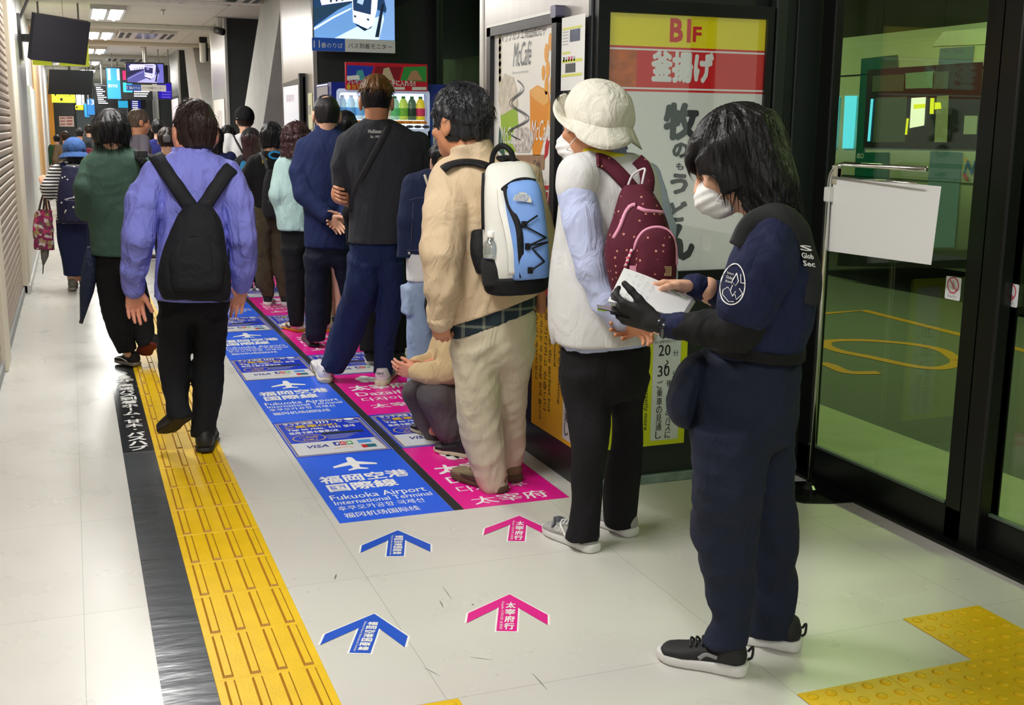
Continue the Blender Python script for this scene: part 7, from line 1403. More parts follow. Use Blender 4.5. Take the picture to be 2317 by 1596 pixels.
df = dof(G_, 288, 832)
legs(G_, [(568, 212, 322), (620, 214, 320)], [(610, 213, 272, .11, 0), (680, 222, 284, None, .0), (750, 243, 300, None, df), (800, 268, 312, None, df)], [(610, 262, 322, .11, 0), (680, 282, 340, None, .05), (740, 298, 350, None, -.0), (785, 312, 352, None, -.06)], cloth('slacks_wide_black', '121214', .85, .3, 6), pry=.125, seed=112, amp=.005)
shoe(G_, gp(312, 832), gp(266, 822), .1, .07, mat('canvas_black', '1b1b1d'), mat('sole_taupe', '8a8378', .6), .024, stripes=[('stripe', [(.45, .2, .03), (.46, .5, .045), (.44, .75, .04)], .006, P_white)], laces=P_white)
shoe(G_, G_.P(346, 784, -.10), G_.P(318, 808, .05), .1, .07, mat('canvas_black', '1b1b1d'), mat('sole_red', '6a1c20', .7), .02, tilt=G_.vd * .9 + UP * .4)
sp = [G_.P(u, v, d) for u, v, d in ((300, 352, -.06), (318, 362, -.14), (330, 385, -.16), (338, 430, -.16), (345, 500, -.12))]
G_.add('shoulder_strap', vquad(strap(catmull(sp, 5), .05, .008, -G_.vd)), C_blk, [('buckle', bbox(*(lambda q: (q[0] - .03, q[0] + .03, q[1] - .025, q[1] + .0, q[2] - .02, q[2] + .02))(G_.P(322, 352, -.17)), .005), mat('buckle_black', '0f0f10', .4), False)])
G_.build(.0095)
# ---------------------------------------------------------------- woman in blue bucket hat
o = Fig('person in blue bucket hat and striped top carrying a flowered tote', 168, 656, 0, SK)
T, M, c = head_at(o, 167, 318, 0, .98, -5, -6, 0, neck=o.P(165, 378), vox=.008)
hair(o, T, M, 1.0, H_blk, 100, .05, low=-.09, thick=.012, vox=.009, ear_cut=False)
F = Field(.008); F.ell(T(0, -.01, .045), np.array([.098, .115, .1]) * 1.05, M, .01); F.cut(T(0, 0, .0), -M[2]); Vb = []
for k_ in (0, .5, 1., 1., .5, 0): Vb += [T(_s(a) * (.102 + .045 * k_), -.01 + _c(a) * (.118 + .045 * k_), .012 - .05 * k_ - (.003 if len(Vb) >= 144 else 0)) for a in ang[::1][:48] * 64 / 48]
Fb = [[i * 48 + q_, i * 48 + (q_ + 1) % 48, (i + 1) * 48 + (q_ + 1) % 48, (i + 1) * 48 + q_] for i in range(5) for q_ in range(48)]
C_bh = cloth('hat_denim', '3f5f96', .9, .3, 16, .15); F.folds(.003, 20, 2); o.add('hat', F.mesh(), C_bh, [('brim', (np.array(Vb), np.array(Fb)), C_bh)])
core(o, o.P(130, 400), o.P(200, 400), o.P(165, 370), o.P(168, 520), o.P(158, 600), o.P(165, 648), o.P(185, 600), o.P(190, 648), o.P(112, 440), o.P(98, 415, .12), o.P(215, 440), o.P(200, 460, .1), sc=.85)
top(o, [(366, 145, 188, .075), (380, 124, 206, .1), (420, 122, 208, .12), (480, 128, 205, .12), (510, 128, 205, .12)], M_strp, 'striped_top', [(o.pts([(128, 392, 0), (112, 425, -.01), (112, 440, .04), (102, 428, .1)]), [o.m(14), o.m(15), o.m(13), o.m(10)]), (o.pts([(203, 392, 0), (212, 430, 0), (205, 460, .06)]), [o.m(13), o.m(13), o.m(11)])], seed=121)
hand(o, o.P(101, 424, .1), o.P(97, 408, .12) - o.P(101, 424, .1), o.vd, o.r, .9, curl=.9, vox=.006)
F = Field(.009); C, X, Y = o.sect([(498, 126, 206, .12), (560, 132, 206, .135), (626, 144, 202, .12)], 0); F.loft(C, X, Y, o.r, 2.2, 0, cap=.006); F.folds(.010, 18, 4, .15); o.add('skirt', F.mesh(), cloth('skirt_navy', '1c2448', .85, .35, 7))
F = Field(.007)
for u0, u1 in ((162, 165), (188, 190)): F.path(o.pts([(u0, 600, 0), (u1, 632, -.01), (u1, 652, 0)]), [.05, .046, .034], .01)
o.bodyparts.append(F.mesh())
for a, bb in (((164, 660), (166, 645)), ((190, 658), (192, 643))): shoe(o, gp(*a), gp(*bb), .095, .08, mat('canvas_grey', '6c6a62', .8), mat('sole_grey', '8a877c', .6), .025, vox=.008)
o.build(.0095)
# ---------------------------------------------------------------- people farther along the corridor
p = bystander('grey-haired person in mauve-grey shirt seen in profile', 311, 250, 13.5, 72, cloth('shirt_mauve', '77707c', .85, .3), C_blkt, H_lt, 'short', face=True, pitch=-8, s=1.1, skin=SK2); p.build()
bystander('person in bright navy shirt with dark hair behind the profile man', 357, 270, 15.5, 5, cloth('shirt_royal', '23286a'), C_blkt, H_blk, 'short').build()
u = bystander('person in dark grey top with clipped-up brown hair', 376, 288, 10.6, 0, cloth('top_dark_grey', '333238'), C_blkt, H_brn, 'bun'); u.add('strap', vquad(strap(catmull([u.L(-.05, -.07, 1.44), u.L(-.02, -.13, 1.3), u.L(.1, -.14, 1.05)], 5), .012, .004, -u.f)), mat('strap_tan', 'c9a86a', .5))
u.add('hair_clip', bbox(*(lambda q_: (q_[0] - .03, q_[0] + .03, q_[1] - .02, q_[1] + .01, q_[2] - .03, q_[2] + .03))(u.T(0, -.155, .02)), .008), mat('clip_grey', '6c6a6c', .4)); u.build()
for (uu, vv, yy, hd, cs, hm, lb, sh) in ((147, 298, 21, 0, '6f6354', H_brn, 'far person in tan top near the dark end wall', 'short'), (179, 290, 23, 10, '23262a', H_blk, 'far person in black just right of the blue hat', 'short'), (200, 284, 25, -10, '4a4f55', H_brn, 'far person in grey beyond the black-clad one', 'short'), (222, 300, 17, 0, '6a2436', H_blk, 'person in maroon top mostly hidden by the green jacket', 'short'), (128, 306, 26, 0, '3c5a40', H_blk, 'small far person in green at the left wall', 'short'), (240, 288, 27, 20, '3a3c44', H_blk, 'far person in charcoal behind the green-jacket man', 'short'), (340, 285, 19, -15, '8a8a90', H_blk, 'far person in light grey between the hanging boards and the queue', 'long')):
    bystander(lb, uu, vv, yy, hd, cloth('far_top_' + cs, cs), C_blkt, hm, sh, vox=.016).build(.0095)
# ================================================================== bags and other carried things
def snap(V, pix, off=.004, tol=.02):
    """points where the sight lines of the given pixels first meet a surface, lifted a little off it"""
    out = []
    for (u, v) in pix:
        r = ray(u, v); r = r / np.linalg.norm(r); w_ = V - _O; t = w_ @ r; pp_ = np.linalg.norm(w_ - t[:, None] * r, axis=1); k_ = tol
        while not (pp_ < k_).any(): k_ *= 1.5
        near = t[pp_ < k_]; q_ = near[near < near.min() + .05].mean(); out.append(_O + r * (q_ - off))
    return np.array(out)
def onbag(fig, t, name, vf, m, sm=True, label=None): return obj(name, vf, m, t, sm, label)
def smooth_line(p, k=5): return catmull(p, k)
def sstrap(V, pix, w_, m, t, nrm, off=.006, name='strap', th=.006, k=5): p = snap(V, pix, off); return obj(name, strap(catmull(p, k), w_, th, nrm), m, t, True)
def bag_thing(fig, name, label, cat, u, v, d, group=None): return thing(name, label, cat, fig.P(u, v, d), group)
# ---- black rucksack of the man in the purple-blue shirt
f = a_; M_ruck = cloth('rucksack_black', '17181d', .8, .3, 10); M_ruck2 = cloth('rucksack_black_web', '1d1e23', .7, .1, 30)
t = bag_thing(f, 'backpack', 'black rucksack on the back of the purple-blue shirt', 'backpack', 440, 680, -.25)
F = Field(.007); C, X, Y = f.sect([(462, 422, 478, .05, -.21), (500, 398, 500, .075, -.235), (560, 373, 510, .095, -.26), (605, 357, 522, .105, -.275), (650, 353, 526, .105, -.275), (682, 366, 518, .09, -.265)], 0); F.loft(C, X, Y, f.r, 2.6, .02); F.folds(.005, 12, 9); bv = F.mesh(); obj('body', bv, M_ruck, t, True)
F = Field(.007); C, X, Y = f.sect([(536, 405, 478, .04, -.345), (580, 384, 505, .05, -.355), (640, 384, 506, .05, -.365), (658, 396, 496, .045, -.36)], 0); F.loft(C, X, Y, f.r, 2.6, .02); F.folds(.005, 14, 5); pv = F.mesh(); obj('pocket', pv, M_ruck, t, True)
obj('zipper', tube(catmull(snap(pv[0], [(388, 600), (394, 560), (415, 540), (442, 533), (470, 540), (492, 560), (500, 600)], .002), 5), .003, 6), M_ruck2, t, True)
obj('handle', strap(catmull(f.pts([(424, 470, -.215), (432, 486, -.26), (446, 494, -.275), (460, 486, -.26), (466, 470, -.215)]), 5), .03, .005, -f.vd), M_ruck2, t, True)
for pix in ([(352, 352), (370, 378), (394, 414), (420, 452), (438, 476)], [(524, 380), (508, 396), (490, 424), (470, 454), (456, 476)]): sstrap(av[0], pix, .066, M_ruck2, t, -f.vd + UP * .35, .010, th=.010)
# ---- maroon backpack with pink zips
f = w; M_mar = None
def dotted(nt, co, base):
    N = nt.nodes.new; L = nt.links.new; v = N('ShaderNodeTexVoronoi'); v.inputs['Scale'].default_value = 42; v.inputs['Randomness'].default_value = .35; L(co, v.inputs['Vector']); lt = N('ShaderNodeMath'); lt.operation = 'LESS_THAN'; lt.inputs[1].default_value = .17; L(v.outputs['Distance'], lt.inputs[0]); mx = N('ShaderNodeMix'); mx.data_type = 'RGBA'; L(lt.outputs[0], mx.inputs['Factor']); mx.inputs['A'].default_value = base; mx.inputs['B'].default_value = lin('c58a78') + (1,); return mx.outputs['Result']
M_mar = pattern('maroon_dotted', '54182a', dotted, .8, .25); M_pk = mat('zip_pink', 'e59ab8', .55); M_marp = cloth('maroon_plain', '4a1624', .8, .15, 20)
VV = w.root.children; vestV = None
for ch in VV:
    if ch.name.startswith('vest'): vestV = np.array([tuple(q.co) for q in ch.data.vertices]) + np.array(w.root.location)
t = bag_thing(f, 'backpack', 'maroon dotted backpack with pink zips on the pale vest', 'backpack', 1450, 645, -.27)
F = Field(.006); C, X, Y = f.sect([(418, 1408, 1466, .05, -.215), (440, 1398, 1480, .06, -.23), (490, 1384, 1502, .085, -.255), (560, 1368, 1522, .10, -.27), (620, 1374, 1528, .105, -.275), (660, 1388, 1524, .095, -.265)], 0); F.loft(C, X, Y, f.r, 2.5, .02); F.folds(.004, 13, 4); bv = F.mesh(); obj('body', bv, M_mar, t, True)
F = Field(.006); C, X, Y = f.sect([(516, 1462, 1512, .03, -.345), (545, 1440, 1530, .045, -.35), (610, 1436, 1531, .05, -.36), (648, 1440, 1528, .045, -.35)], 0); F.loft(C, X, Y, f.r, 2.8, .02); pv = F.mesh(); obj('pocket', pv, M_mar, t, True)
obj('zipper', tube(catmull(snap(pv[0], [(1432, 572), (1441, 545), (1456, 524), (1478, 515), (1502, 517), (1520, 532), (1529, 560), (1530, 600)], .003), 5), .0055, 8), M_pk, t, True)
obj('zipper', tube(catmull(snap(bv[0], [(1388, 540), (1402, 515), (1416, 480), (1428, 466), (1438, 463)], .003), 5), .0065, 8), M_pk, t, True); obj('zipper', tube(catmull(snap(bv[0], [(1443, 470), (1462, 477), (1500, 481)], .003), 5), .0065, 8), M_pk, t, True)
def candy(nt, co, base):
    N = nt.nodes.new; L = nt.links.new; wv = N('ShaderNodeTexWave'); wv.bands_direction = 'DIAGONAL'; wv.inputs['Scale'].default_value = 30; L(co, wv.inputs[0]); cr = N('ShaderNodeMath'); cr.operation = 'GREATER_THAN'; cr.inputs[1].default_value = .5; L(wv.outputs['Fac'], cr.inputs[0]); mx = N('ShaderNodeMix'); mx.data_type = 'RGBA'; L(cr.outputs[0], mx.inputs['Factor']); mx.inputs['A'].default_value = base; mx.inputs['B'].default_value = lin('e8d8dc') + (1,); return mx.outputs['Result']
obj('zip_pull', tube(snap(pv[0], [(1430, 564), (1422, 585), (1414, 605)], .012), .005, 8), pattern('candy_cord', 'd0406a', candy, .6), t, True)
obj('logo_patch', vquad(onplane(join(*[stroke2([(-.008, z_), (.008, z_)], .003, 0) for z_ in (0, .006, .012, .018)], ring2(rect(-.011, .011, -.006, .024), rect(-.009, .009, -.004, .022), 0)), snap(pv[0], [(1511, 620)], .004)[0], f.r, UP)), mat('patch_tan', 'b8a070', .6), t)
obj('tag', onplane(slab(rect(-.011, .011, -.015, .015), .002), snap(bv[0], [(1432, 612)], .006)[0], f.r, UP), M_pk, t)
for pix in ([(1350, 362), (1360, 364), (1380, 374), (1410, 404), (1430, 428)], [(1440, 362), (1455, 378), (1464, 405), (1462, 432)]): sstrap(vestV, pix, .052, M_mar, t, -f.vd + UP * .4, .012, th=.009)
obj('handle', tube(catmull(f.pts([(1418, 428, -.2), (1432, 396, -.19), (1458, 382, -.2), (1456, 400, -.23), (1450, 430, -.24)]), 6), .004, 8), mat('cord_pale', 'd8d0d4', .6), t, True)
# ---- white, blue and black backpack
f = b; M_bw_ = mat('pack_white', 'dcdbd4', .6, bump=.15, bscale=14); M_bb_ = mat('pack_blue', '6f97d8', .6, bump=.25, bscale=12, var=.06, vscale=12); M_bk_ = cloth('pack_black', '141518', .7, .15, 20)
t = bag_thing(f, 'backpack', 'white and light blue backpack with black trim on the beige jacket', 'backpack', 1165, 650, -.28)
F = Field(.006); C, X, Y = f.sect([(368, 1108, 1180, .05, -.2), (385, 1098, 1205, .075, -.22), (440, 1092, 1222, .10, -.25), (520, 1092, 1232, .115, -.265), (600, 1094, 1240, .125, -.27), (652, 1098, 1238, .115, -.26)], 0); F.loft(C, X, Y, f.r, 2.8, .02); bv = F.mesh(); obj('body', bv, M_bw_, t, True)
F = Field(.006); C, X, Y = f.sect([(612, 1090, 1243, .128, -.27), (654, 1096, 1242, .12, -.262)], 0); F.loft(C, X, Y, f.r, 2.8, .0, cap=.02); obj('base', F.mesh(), M_bk_, t, True)
F = Field(.006); C, X, Y = f.sect([(408, 1150, 1212, .03, -.35), (440, 1142, 1226, .05, -.365), (520, 1150, 1238, .06, -.385), (590, 1158, 1243, .065, -.395), (632, 1160, 1242, .06, -.385)], 0); F.loft(C, X, Y, f.r, 2.6, .02); pv = F.mesh(); obj('front_pocket', pv, M_bb_, t, True)
obj('trim', strap(catmull(snap(pv[0], [(1144, 424), (1152, 460), (1172, 510), (1178, 560), (1182, 628)], .004), 6), .024, .004, -f.vd), M_bk_, t, True)
obj('white_strip', strap(catmull(snap(np.concatenate([pv[0], bv[0]]), [(1136, 426), (1140, 470), (1152, 520), (1160, 570), (1163, 622)], .003), 6), .040, .004, -f.vd), M_bw_, t, True)
obj('trim', strap(catmull(snap(bv[0], [(1094, 392), (1092, 450), (1093, 520)], .004), 5), .012, .004, -f.vd - f.r * .6), M_bk_, t, True); obj('zipper', tube(catmull(snap(np.concatenate([pv[0], bv[0]]), [(1136, 430), (1140, 424), (1165, 408), (1190, 404), (1212, 408)], .004), 5), .005, 8), M_bk_, t, True)
ck = [(1190, 505), (1216, 488), (1184, 510), (1236, 538), (1196, 556), (1240, 548), (1204, 562), (1232, 592), (1202, 612)]
for i in range(len(ck) - 1): obj('bungee_cord', tube(catmull(snap(pv[0], [(ck[i][0] + (ck[i + 1][0] - ck[i][0]) * q_, ck[i][1] + (ck[i + 1][1] - ck[i][1]) * q_) for q_ in (0, .25, .5, .75, 1)], .010), 4), .0034, 6), M_bk_, t, True)
for q_ in ((1186, 508), (1194, 558), (1200, 612)): obj('cord_loop', bbox(*(lambda z_: (z_[0] - .01, z_[0] + .01, z_[1] - .006, z_[1] + .006, z_[2] - .012, z_[2] + .012))(snap(pv[0], [q_], .004)[0]), .003), M_bk_, t)
dome = [(-.034, 0), (-.032, .012), (-.024, .024), (-.010, .032), (.006, .033), (.021, .026), (.031, .013), (.034, 0)]
p_ = snap(pv[0], [(1182, 456)], .008)[0]; ux_ = f.r * .98 - UP * .12; obj('emblem', onplane(flat(dome), p_, ux_, UP + f.r * .1, .002), mat('emblem_cream', 'd8d4c4', .6), t)
obj('emblem_lettering', vquad(onplane(join(*[line2(s_, -.028, z_, h=.0075, wd=.04) for s_, z_ in (('THE', .019), ('NORTH', .010), ('FACE', .001))], stroke2([(.012, .002), (.02, .016), (.016, .028)], .003, 0)), p_, ux_, UP + f.r * .1, .003)), mat('emblem_blue', '6f97d8', .6), t)
obj('handle', tube(catmull(f.pts([(1112, 372, -.19), (1118, 345, -.20), (1135, 330, -.22), (1155, 342, -.24), (1164, 372, -.24)]), 6), .011, 8), M_bk_, t, True)
jV = jv[0]
for pix in ([(1002, 384), (1020, 374), (1048, 368), (1078, 370), (1104, 378)], [(1168, 372), (1150, 360), (1130, 362)]): sstrap(jV, pix, .055, M_bk_, t, UP + f.vd * -.3, .012, th=.009)
F = Field(.006); C, X, Y = f.sect([(520, 1066, 1105, .04, -.16), (570, 1064, 1110, .06, -.18), (620, 1078, 1110, .06, -.19)], 0); F.loft(C, X, Y, f.r, 2.4, .01); obj('hip_pad', F.mesh(), M_bk_, t, True)
F = Field(.005); C, X, Y = f.sect([(584, 1088, 1138, .034, -.345), (610, 1088, 1140, .036, -.35), (646, 1092, 1138, .034, -.345)], 0); F.loft(C, X, Y, f.r, 2.3, .0, cap=.006); obj('bottle_pocket', F.mesh(), mat('pocket_mesh', '1a1b1e', .8, bump=.6, bscale=420), t, True)
q_ = f.P(1111, 572, -.36); bt = thing('water_bottle', 'clear water bottle with white cap in the backpack side pocket', 'bottle', q_ - UP * .02)
obj('body', lathe([(.030, -.02), (.031, .0), (.0305, .02), (.027, .035), (.020, .046), (.014, .052), (.013, .058)], q_, 18), glass('bottle_clear', (.72, .78, .80), .30), bt, True); obj('cap', lathe([(.0155, .056), (.016, .062), (.016, .078), (.014, .081)], q_, 18), P_white, bt, True)
# ---- charcoal T-shirt: crossbody bag
f = t_; t = bag_thing(f, 'sling_bag', 'dark sling strap across the charcoal T-shirt', 'sling bag', 800, 500, -.15)
sstrap(GV, [(884, 276), (872, 302), (848, 346), (822, 396), (802, 440), (793, 480)], .036, mat('sling_black', '191a1d', .7), t, -f.vd, .004, th=.004); F = Field(.01); F.rbox(f.P(850, 470, .22), np.array([.12, .04, .08]), ax3(f.r, f.vd, UP), .02, 0); obj('pouch', F.mesh(), M_bk_, t, True)
# ---- rucksack of the khaki-trousered person
f = j; t = bag_thing(f, 'backpack', 'dark slouching rucksack above the khaki cargo trousers', 'backpack', 622, 490, -.2)
F = Field(.009); C, X, Y = f.sect([(385, 602, 645, .05, -.17), (420, 594, 648, .07, -.19), (470, 592, 650, .08, -.2), (492, 598, 646, .07, -.2)], 0); F.loft(C, X, Y, f.r, 2.6, .02); F.folds(.006, 14, 2); bv = F.mesh(); obj('body', bv, cloth('rucksack_graphite', '232326', .8, .3, 12), t, True); sstrap(tv[0] if False else np.array([tuple(q.co) for q in [c_ for c_ in j.root.children if c_.name.startswith('t_shirt')][0].data.vertices]) + np.array(j.root.location), [(590, 346), (598, 362), (606, 384)], .03, mat('strap_ash', '4a4a4e', .6), t, -f.vd, .006)
obj('patch', onplane(slab(rect(-.02, .02, -.015, .015), .002), snap(bv[0], [(612, 455)], .005)[0], f.r, UP), mat('patch_dim', '3a3a40', .5), t)
# ---- crossbody strap of the white T-shirt
t = bag_thing(z, 'shoulder_bag', 'thin black bag strap across the white T-shirt', 'shoulder bag', 535, 345, 0); 
zV = np.array([tuple(q.co) for q in [c_ for c_ in z.root.children if c_.name.startswith('shirt')][0].data.vertices]) + np.array(z.root.location)
sstrap(zV, [(528, 306), (536, 322), (546, 340), (556, 360)], .022, mat('sling_black', '191a1d'), t, -z.vd, .005, th=.004); F = Field(.012); F.rbox(z.P(575, 420, .18), np.array([.1, .04, .08]), ax3(z.r, z.vd, UP), .02, 0); obj('pouch', F.mesh(), M_bk_, t, True)
# ---- denim jacket: pale strap and black bag
f = n; t = bag_thing(f, 'shoulder_bag', 'black shoulder bag with thin cream strap beside the pale jeans', 'shoulder bag', 982, 700, -.15)
nV = np.array([tuple(q.co) for q in [c_ for c_ in n.root.children if c_.name.startswith('denim_jacket')][0].data.vertices]) + np.array(n.root.location)
nj_ = [c_ for c_ in n.root.children if c_.name.startswith('denim_jacket')][0]; M_sti = mat('stitch_tan', '5a5a70', .8)
for q_ in ([(912, 462), (935, 450), (975, 446)], [(920, 566), (950, 567), (980, 568)], [(935, 460), (932, 510), (930, 560)]): obj('seam', tube(catmull(snap(nV, q_, .001), 4), .0018, 6), M_sti, nj_, True)
q_ = snap(nV, [(926, 573)], .001)[0]; obj('button', lathe([(.008, 0), (.008, .003), (.003, .004)], q_, 10, -f.vd), M_alu, nj_, True)
sstrap(nV, [(961, 396), (966, 412), (973, 432), (981, 456)], .014, mat('strap_cream', 'd8ceb4', .6), t, -f.vd, .005, th=.004); F = Field(.008); F.loft(f.pts([(985, 645, -.17), (984, 690, -.18), (990, 728, -.17)]), [.04, .055, .05], [.03, .04, .03], f.r, 2.6, 0); obj('body', F.mesh(), cloth('bag_black', '19191b', .7, .3, 14), t, True)
# ---- flowered tote, dotted backpack and folded umbrella of the woman in the blue hat
f = o
def floral(nt, co, base):
    N = nt.nodes.new; L = nt.links.new; v = N('ShaderNodeTexVoronoi'); v.inputs['Scale'].default_value = 34; L(co, v.inputs['Vector']); cr = N('ShaderNodeValToRGB'); cr.color_ramp.interpolation = 'CONSTANT'; e = cr.color_ramp.elements; e[0].color = lin('8a2a5c') + (1,); e[1].position = .3; e[1].color = lin('c9c0b8') + (1,)
    for p_, c_ in ((.5, '6c4a50'), (.68, 'b8406e'), (.84, 'a08a60')): k_ = e.new(p_); k_.color = lin(c_) + (1,)
    sx = N('ShaderNodeSeparateColor'); L(v.outputs['Color'], sx.inputs[0]); L(sx.outputs[0], cr.inputs[0]); return cr.outputs[0]
t = bag_thing(f, 'tote_bag', 'flowered tote bag hanging from the striped arm', 'tote bag', 98, 570, 0); F = Field(.007); C, X, Y = f.sect([(474, 80, 118, .04, .02), (520, 74, 122, .05, .02), (566, 76, 124, .045, .02)], 0); F.loft(C, X, Y, f.r, 3, 0); F.folds(.006, 16, 3); obj('body', F.mesh(), pattern('floral_print', 'c9c0b8', floral, .8, .2), t, True)
for a1, a2 in ((88, 98), (106, 114)): obj('handle', strap(catmull(f.pts([(a1, 478, .0), ((a1 + 102) / 2 - 1, 452, .03), (102, 432, .05), ((a2 + 103) / 2, 452, .06), (a2, 478, .04)]), 5), .018, .004, -f.vd), mat('tote_strap', '3a2228', .6), t, True)
t = bag_thing(f, 'umbrella', 'folded grey umbrella hanging below the flowered tote', 'umbrella', 97, 618, .0); obj('canopy', tube(f.pts([(102, 552, .07), (101, 580, .07), (98, 600, .07)]), [.04, .034, .008], 12), cloth('umbrella_grey', '77736e', .7, .3, 30), t, True); obj('tip', tube(f.pts([(98, 598, .07), (97, 620, .07)]), [.006, .004], 8), M_black, t, True)
def spots(nt, co, base):
    N = nt.nodes.new; L = nt.links.new; v = N('ShaderNodeTexVoronoi'); v.inputs['Scale'].default_value = 16; L(co, v.inputs['Vector']); lt = N('ShaderNodeMath'); lt.operation = 'LESS_THAN'; lt.inputs[1].default_value = .14; L(v.outputs['Distance'], lt.inputs[0]); mx = N('ShaderNodeMix'); mx.data_type = 'RGBA'; L(lt.outputs[0], mx.inputs['Factor']); mx.inputs['A'].default_value = base; mx.inputs['B'].default_value = lin('e8e4d8') + (1,); return mx.outputs['Result']
M_spot = pattern('navy_spotted', '232444', spots, .7, .2)
t = bag_thing(f, 'backpack', 'navy backpack with white dots under the blue hat', 'backpack', 166, 505, -.2); F = Field(.009); C, X, Y = f.sect([(376, 142, 192, .05, -.18), (420, 132, 202, .08, -.2), (470, 128, 206, .095, -.21), (506, 132, 204, .085, -.2)], 0); F.loft(C, X, Y, f.r, 2.7, .02); bv = F.mesh(); obj('body', bv, M_spot, t, True)
F = Field(.008); C, X, Y = f.sect([(452, 146, 192, .04, -.29), (500, 142, 198, .045, -.29)], 0); F.loft(C, X, Y, f.r, 2.7, .02); obj('pocket', F.mesh(), M_spot, t, True); obj('zipper', tube(catmull(snap(bv[0], [(146, 452), (166, 448), (190, 450)], .01), 4), .006, 6), mat('zip_pale', 'b8b4c0', .5), t, True)
oV = np.array([tuple(q.co) for q in [c_ for c_ in o.root.children if c_.name.startswith('striped_top')][0].data.vertices]) + np.array(o.root.location)
for pix in ([(140, 368), (144, 378), (150, 390)], [(192, 368), (190, 378), (186, 390)]): sstrap(oV, pix, .05, cloth('strap_navy', '232444', .7, .1, 20), t, -f.vd + UP * .4, .01)
# ---- navy umbrella of the man in green
f = G_; t = bag_thing(f, 'umbrella', 'closed navy umbrella hanging beside the black wide trousers', 'umbrella', 184, 730, 0); obj('canopy', tube(f.pts([(208, 560, -.02), (204, 610, -.02), (196, 660, -.01), (186, 720, .0)]), [.03, .05, .042, .014], 14), cloth('umbrella_navy', '1d2740', .6, .4, 25), t, True); obj('tip', tube(f.pts([(187, 716, .0), (183, 732, .0)]), [.013, .012], 8), M_black, t, True); obj('handle', tube(catmull(f.pts([(208, 562, -.02), (212, 520, -.0), (214, 485, .05), (206, 470, .08)]), 5), .01, 8), M_black, t, True)
# ---- guard: papers, folder, shoulder strap, pouch, watch
f = g
t = bag_thing(f, 'booklet', 'open white papers held by the guard in both hands', 'papers', 1470, 680, 0.)
def sheet(pix, dz, m, nm, th=.0012, bend=.0):
    a, b_, c_, d_ = [f.P(*q) + UP * dz for q in pix]; V_ = []; n_ = 10
    for i in range(n_ + 1):
        for jx in range(n_ + 1):
            s_, r_ = i / n_, jx / n_; p = (a * (1 - s_) + b_ * s_) * (1 - r_) + (d_ * (1 - s_) + c_ * s_) * r_; V_.append(p + UP * bend * math.sin(math.pi * s_) * 1.0)
    V_ = np.array(V_); Fq = [[i * (n_ + 1) + jx, i * (n_ + 1) + jx + 1, (i + 1) * (n_ + 1) + jx + 1, (i + 1) * (n_ + 1) + jx] for i in range(n_) for jx in range(n_)]; k_ = len(V_)
    return obj(nm, (np.concatenate([V_, V_ - UP * th]), Fq + [[q + k_ for q in z_[::-1]] for z_ in Fq]), m, t, True)
PX = [(1412, 606, .10), (1568, 674, .12), (1538, 721, -.13), (1375, 682, -.16)]; M_pap = mat('paper_sheet', 'e9e9ec', .35)
for i in range(4): sheet([(u + i * 2.0, v + i * 1.2, d_) for u, v, d_ in PX], -.002 * i, M_pap if i < 3 else mat('paper_edge_cream', 'd8d6b4', .5), 'page', bend=.006)
pa = [f.P(*q) for q in PX]
def pap(s_, r_): return (pa[0] * (1 - s_) + pa[1] * s_) * (1 - r_) + (pa[3] * (1 - s_) + pa[2] * s_) * r_ + UP * (.0025 + .006 * math.sin(math.pi * s_))
nn_ = _n(np.cross(pa[1] - pa[0], pa[3] - pa[0])); nn_ = nn_ if nn_[2] > 0 else -nn_
rs = np.random.RandomState(5); ln = []
for c_ in range(5):
    for k_ in range(14):
        s_ = .1 + .09 * c_ + .006 * rs.randn(); r_ = .1 + .055 * k_
        if rs.rand() < .25: continue
        p0, p1 = pap(s_, r_), pap(s_ + .02 + .03 * rs.rand(), r_ + .012); ln.append(vquad(tube([p0, p1], .0005, 4, False)))
obj('writing', vjoin(*ln), mat('pencil_grey', 'a4a4ac', .6), t); obj('print', vjoin(*[vquad(tube([pap(.62, .12 + .012 * k_), pap(.93, .2 + .012 * k_)], .0012, 4, False)) for k_ in range(3)]), mat('print_sage', '8aa48a', .6), t)
t = bag_thing(f, 'folder', 'clear folder with yellow-green notes under the papers', 'folder', 1390, 700, -.1)
sheet([(1350, 686, -.06), (1470, 700, -.02), (1440, 712, -.17), (1352, 694, -.13)], -.004, mat('folder_clear', '8e949c', .15), 'cover', .002); sheet([(1352, 690, -.10), (1375, 694, -.10), (1372, 699, -.15), (1351, 696, -.14)], -.007, P_lime, 'note', .001); sheet([(1380, 696, -.10), (1430, 704, -.10), (1425, 712, -.17), (1382, 702, -.16)], -.008, mat('folder_dark', '2a2c34', .3), 'card', .003)
t = bag_thing(f, 'shoulder_strap', 'black shoulder strap with white lettering across the guard\'s back', 'strap', 1830, 600, -.1)
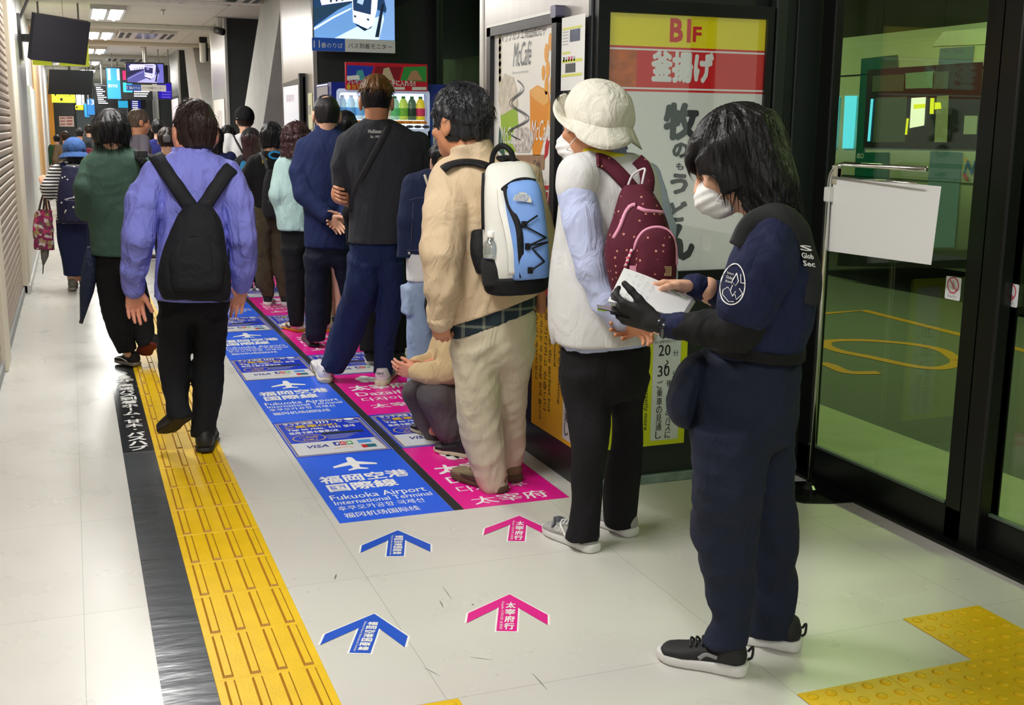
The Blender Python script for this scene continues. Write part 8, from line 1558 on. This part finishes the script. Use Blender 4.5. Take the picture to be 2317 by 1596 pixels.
sstrap(SV, [(1672, 560), (1690, 520), (1716, 495), (1762, 482), (1800, 505), (1822, 545), (1834, 595), (1838, 640), (1832, 690)], .055, mat('webbing_black', '15171a', .75, bump=.2, bscale=300), t, -f.vd + UP * .5 + f.r * .4, .006, th=.006, k=7)
pz = snap(SV, [(1822, 572), (1836, 612)], .018); ux2 = _n(f.r * .9 - f.vd * -.2 + UP * -.1)
obj('lettering', vquad(onplane(join(*[line2(s_, -.012, -.02 * i, h=.014, wd=.03, bold=.02) for i, s_ in enumerate(('S', 'Glob', 'Sec'))]), pz[0] + UP * .005, ux2, UP + f.r * -.25, .0)), P_white, t)
t = bag_thing(f, 'waist_pouch', 'navy pouch hanging at the front of the guard\'s hip', 'pouch', 1545, 960, -.06); F = Field(.006); F.loft(f.pts([(1582, 800, -.05), (1560, 850, -.06), (1545, 910, -.06), (1550, 955, -.05), (1562, 974, -.05)]), [f.m(22), f.m(32), f.m(34), f.m(26), f.m(10)], [.06, .085, .09, .07, .03], f.r, 2.2, 0, cap=.03); F.folds(.005, 14, 6); obj('body', F.mesh(), C_navyt, t, True)
t = bag_thing(f, 'radio', 'small clip device with grey edge at the guard\'s belt front', 'radio', 1606, 715, -.12); q_ = f.P(1606, 712, -.10); obj('body', bbox(q_[0] - .014, q_[0] + .014, q_[1] - .012, q_[1] + .012, q_[2] - .025, q_[2] + .012, .005), M_black, t); obj('clip', bbox(q_[0] - .017, q_[0] + .004, q_[1] - .016, q_[1] - .011, q_[2] - .012, q_[2] + .014, .002), M_alu, t)
t = bag_thing(f, 'wristwatch', 'dark wristwatch between glove and cuff on the guard', 'watch', 1499, 738, -.17); obj('band', tube([f.P(1499, 738, -.17) + .0285 * (UP * _c(a) + f.vd * _s(a)) + f.r * .003 for a in np.linspace(0, 6.2832, 21)[:-1]], .006, 6, False, True), mat('watch_band', '5a5c60', .3, .6), t, True)
obj('case', lathe([(.014, 0), (.014, .006), (.011, .008)], f.P(1500, 738, -.17) - f.vd * .028 + UP * .01, 14, -f.vd + UP * .5), mat('watch_case', '3c3e44', .2, .8), t, True)
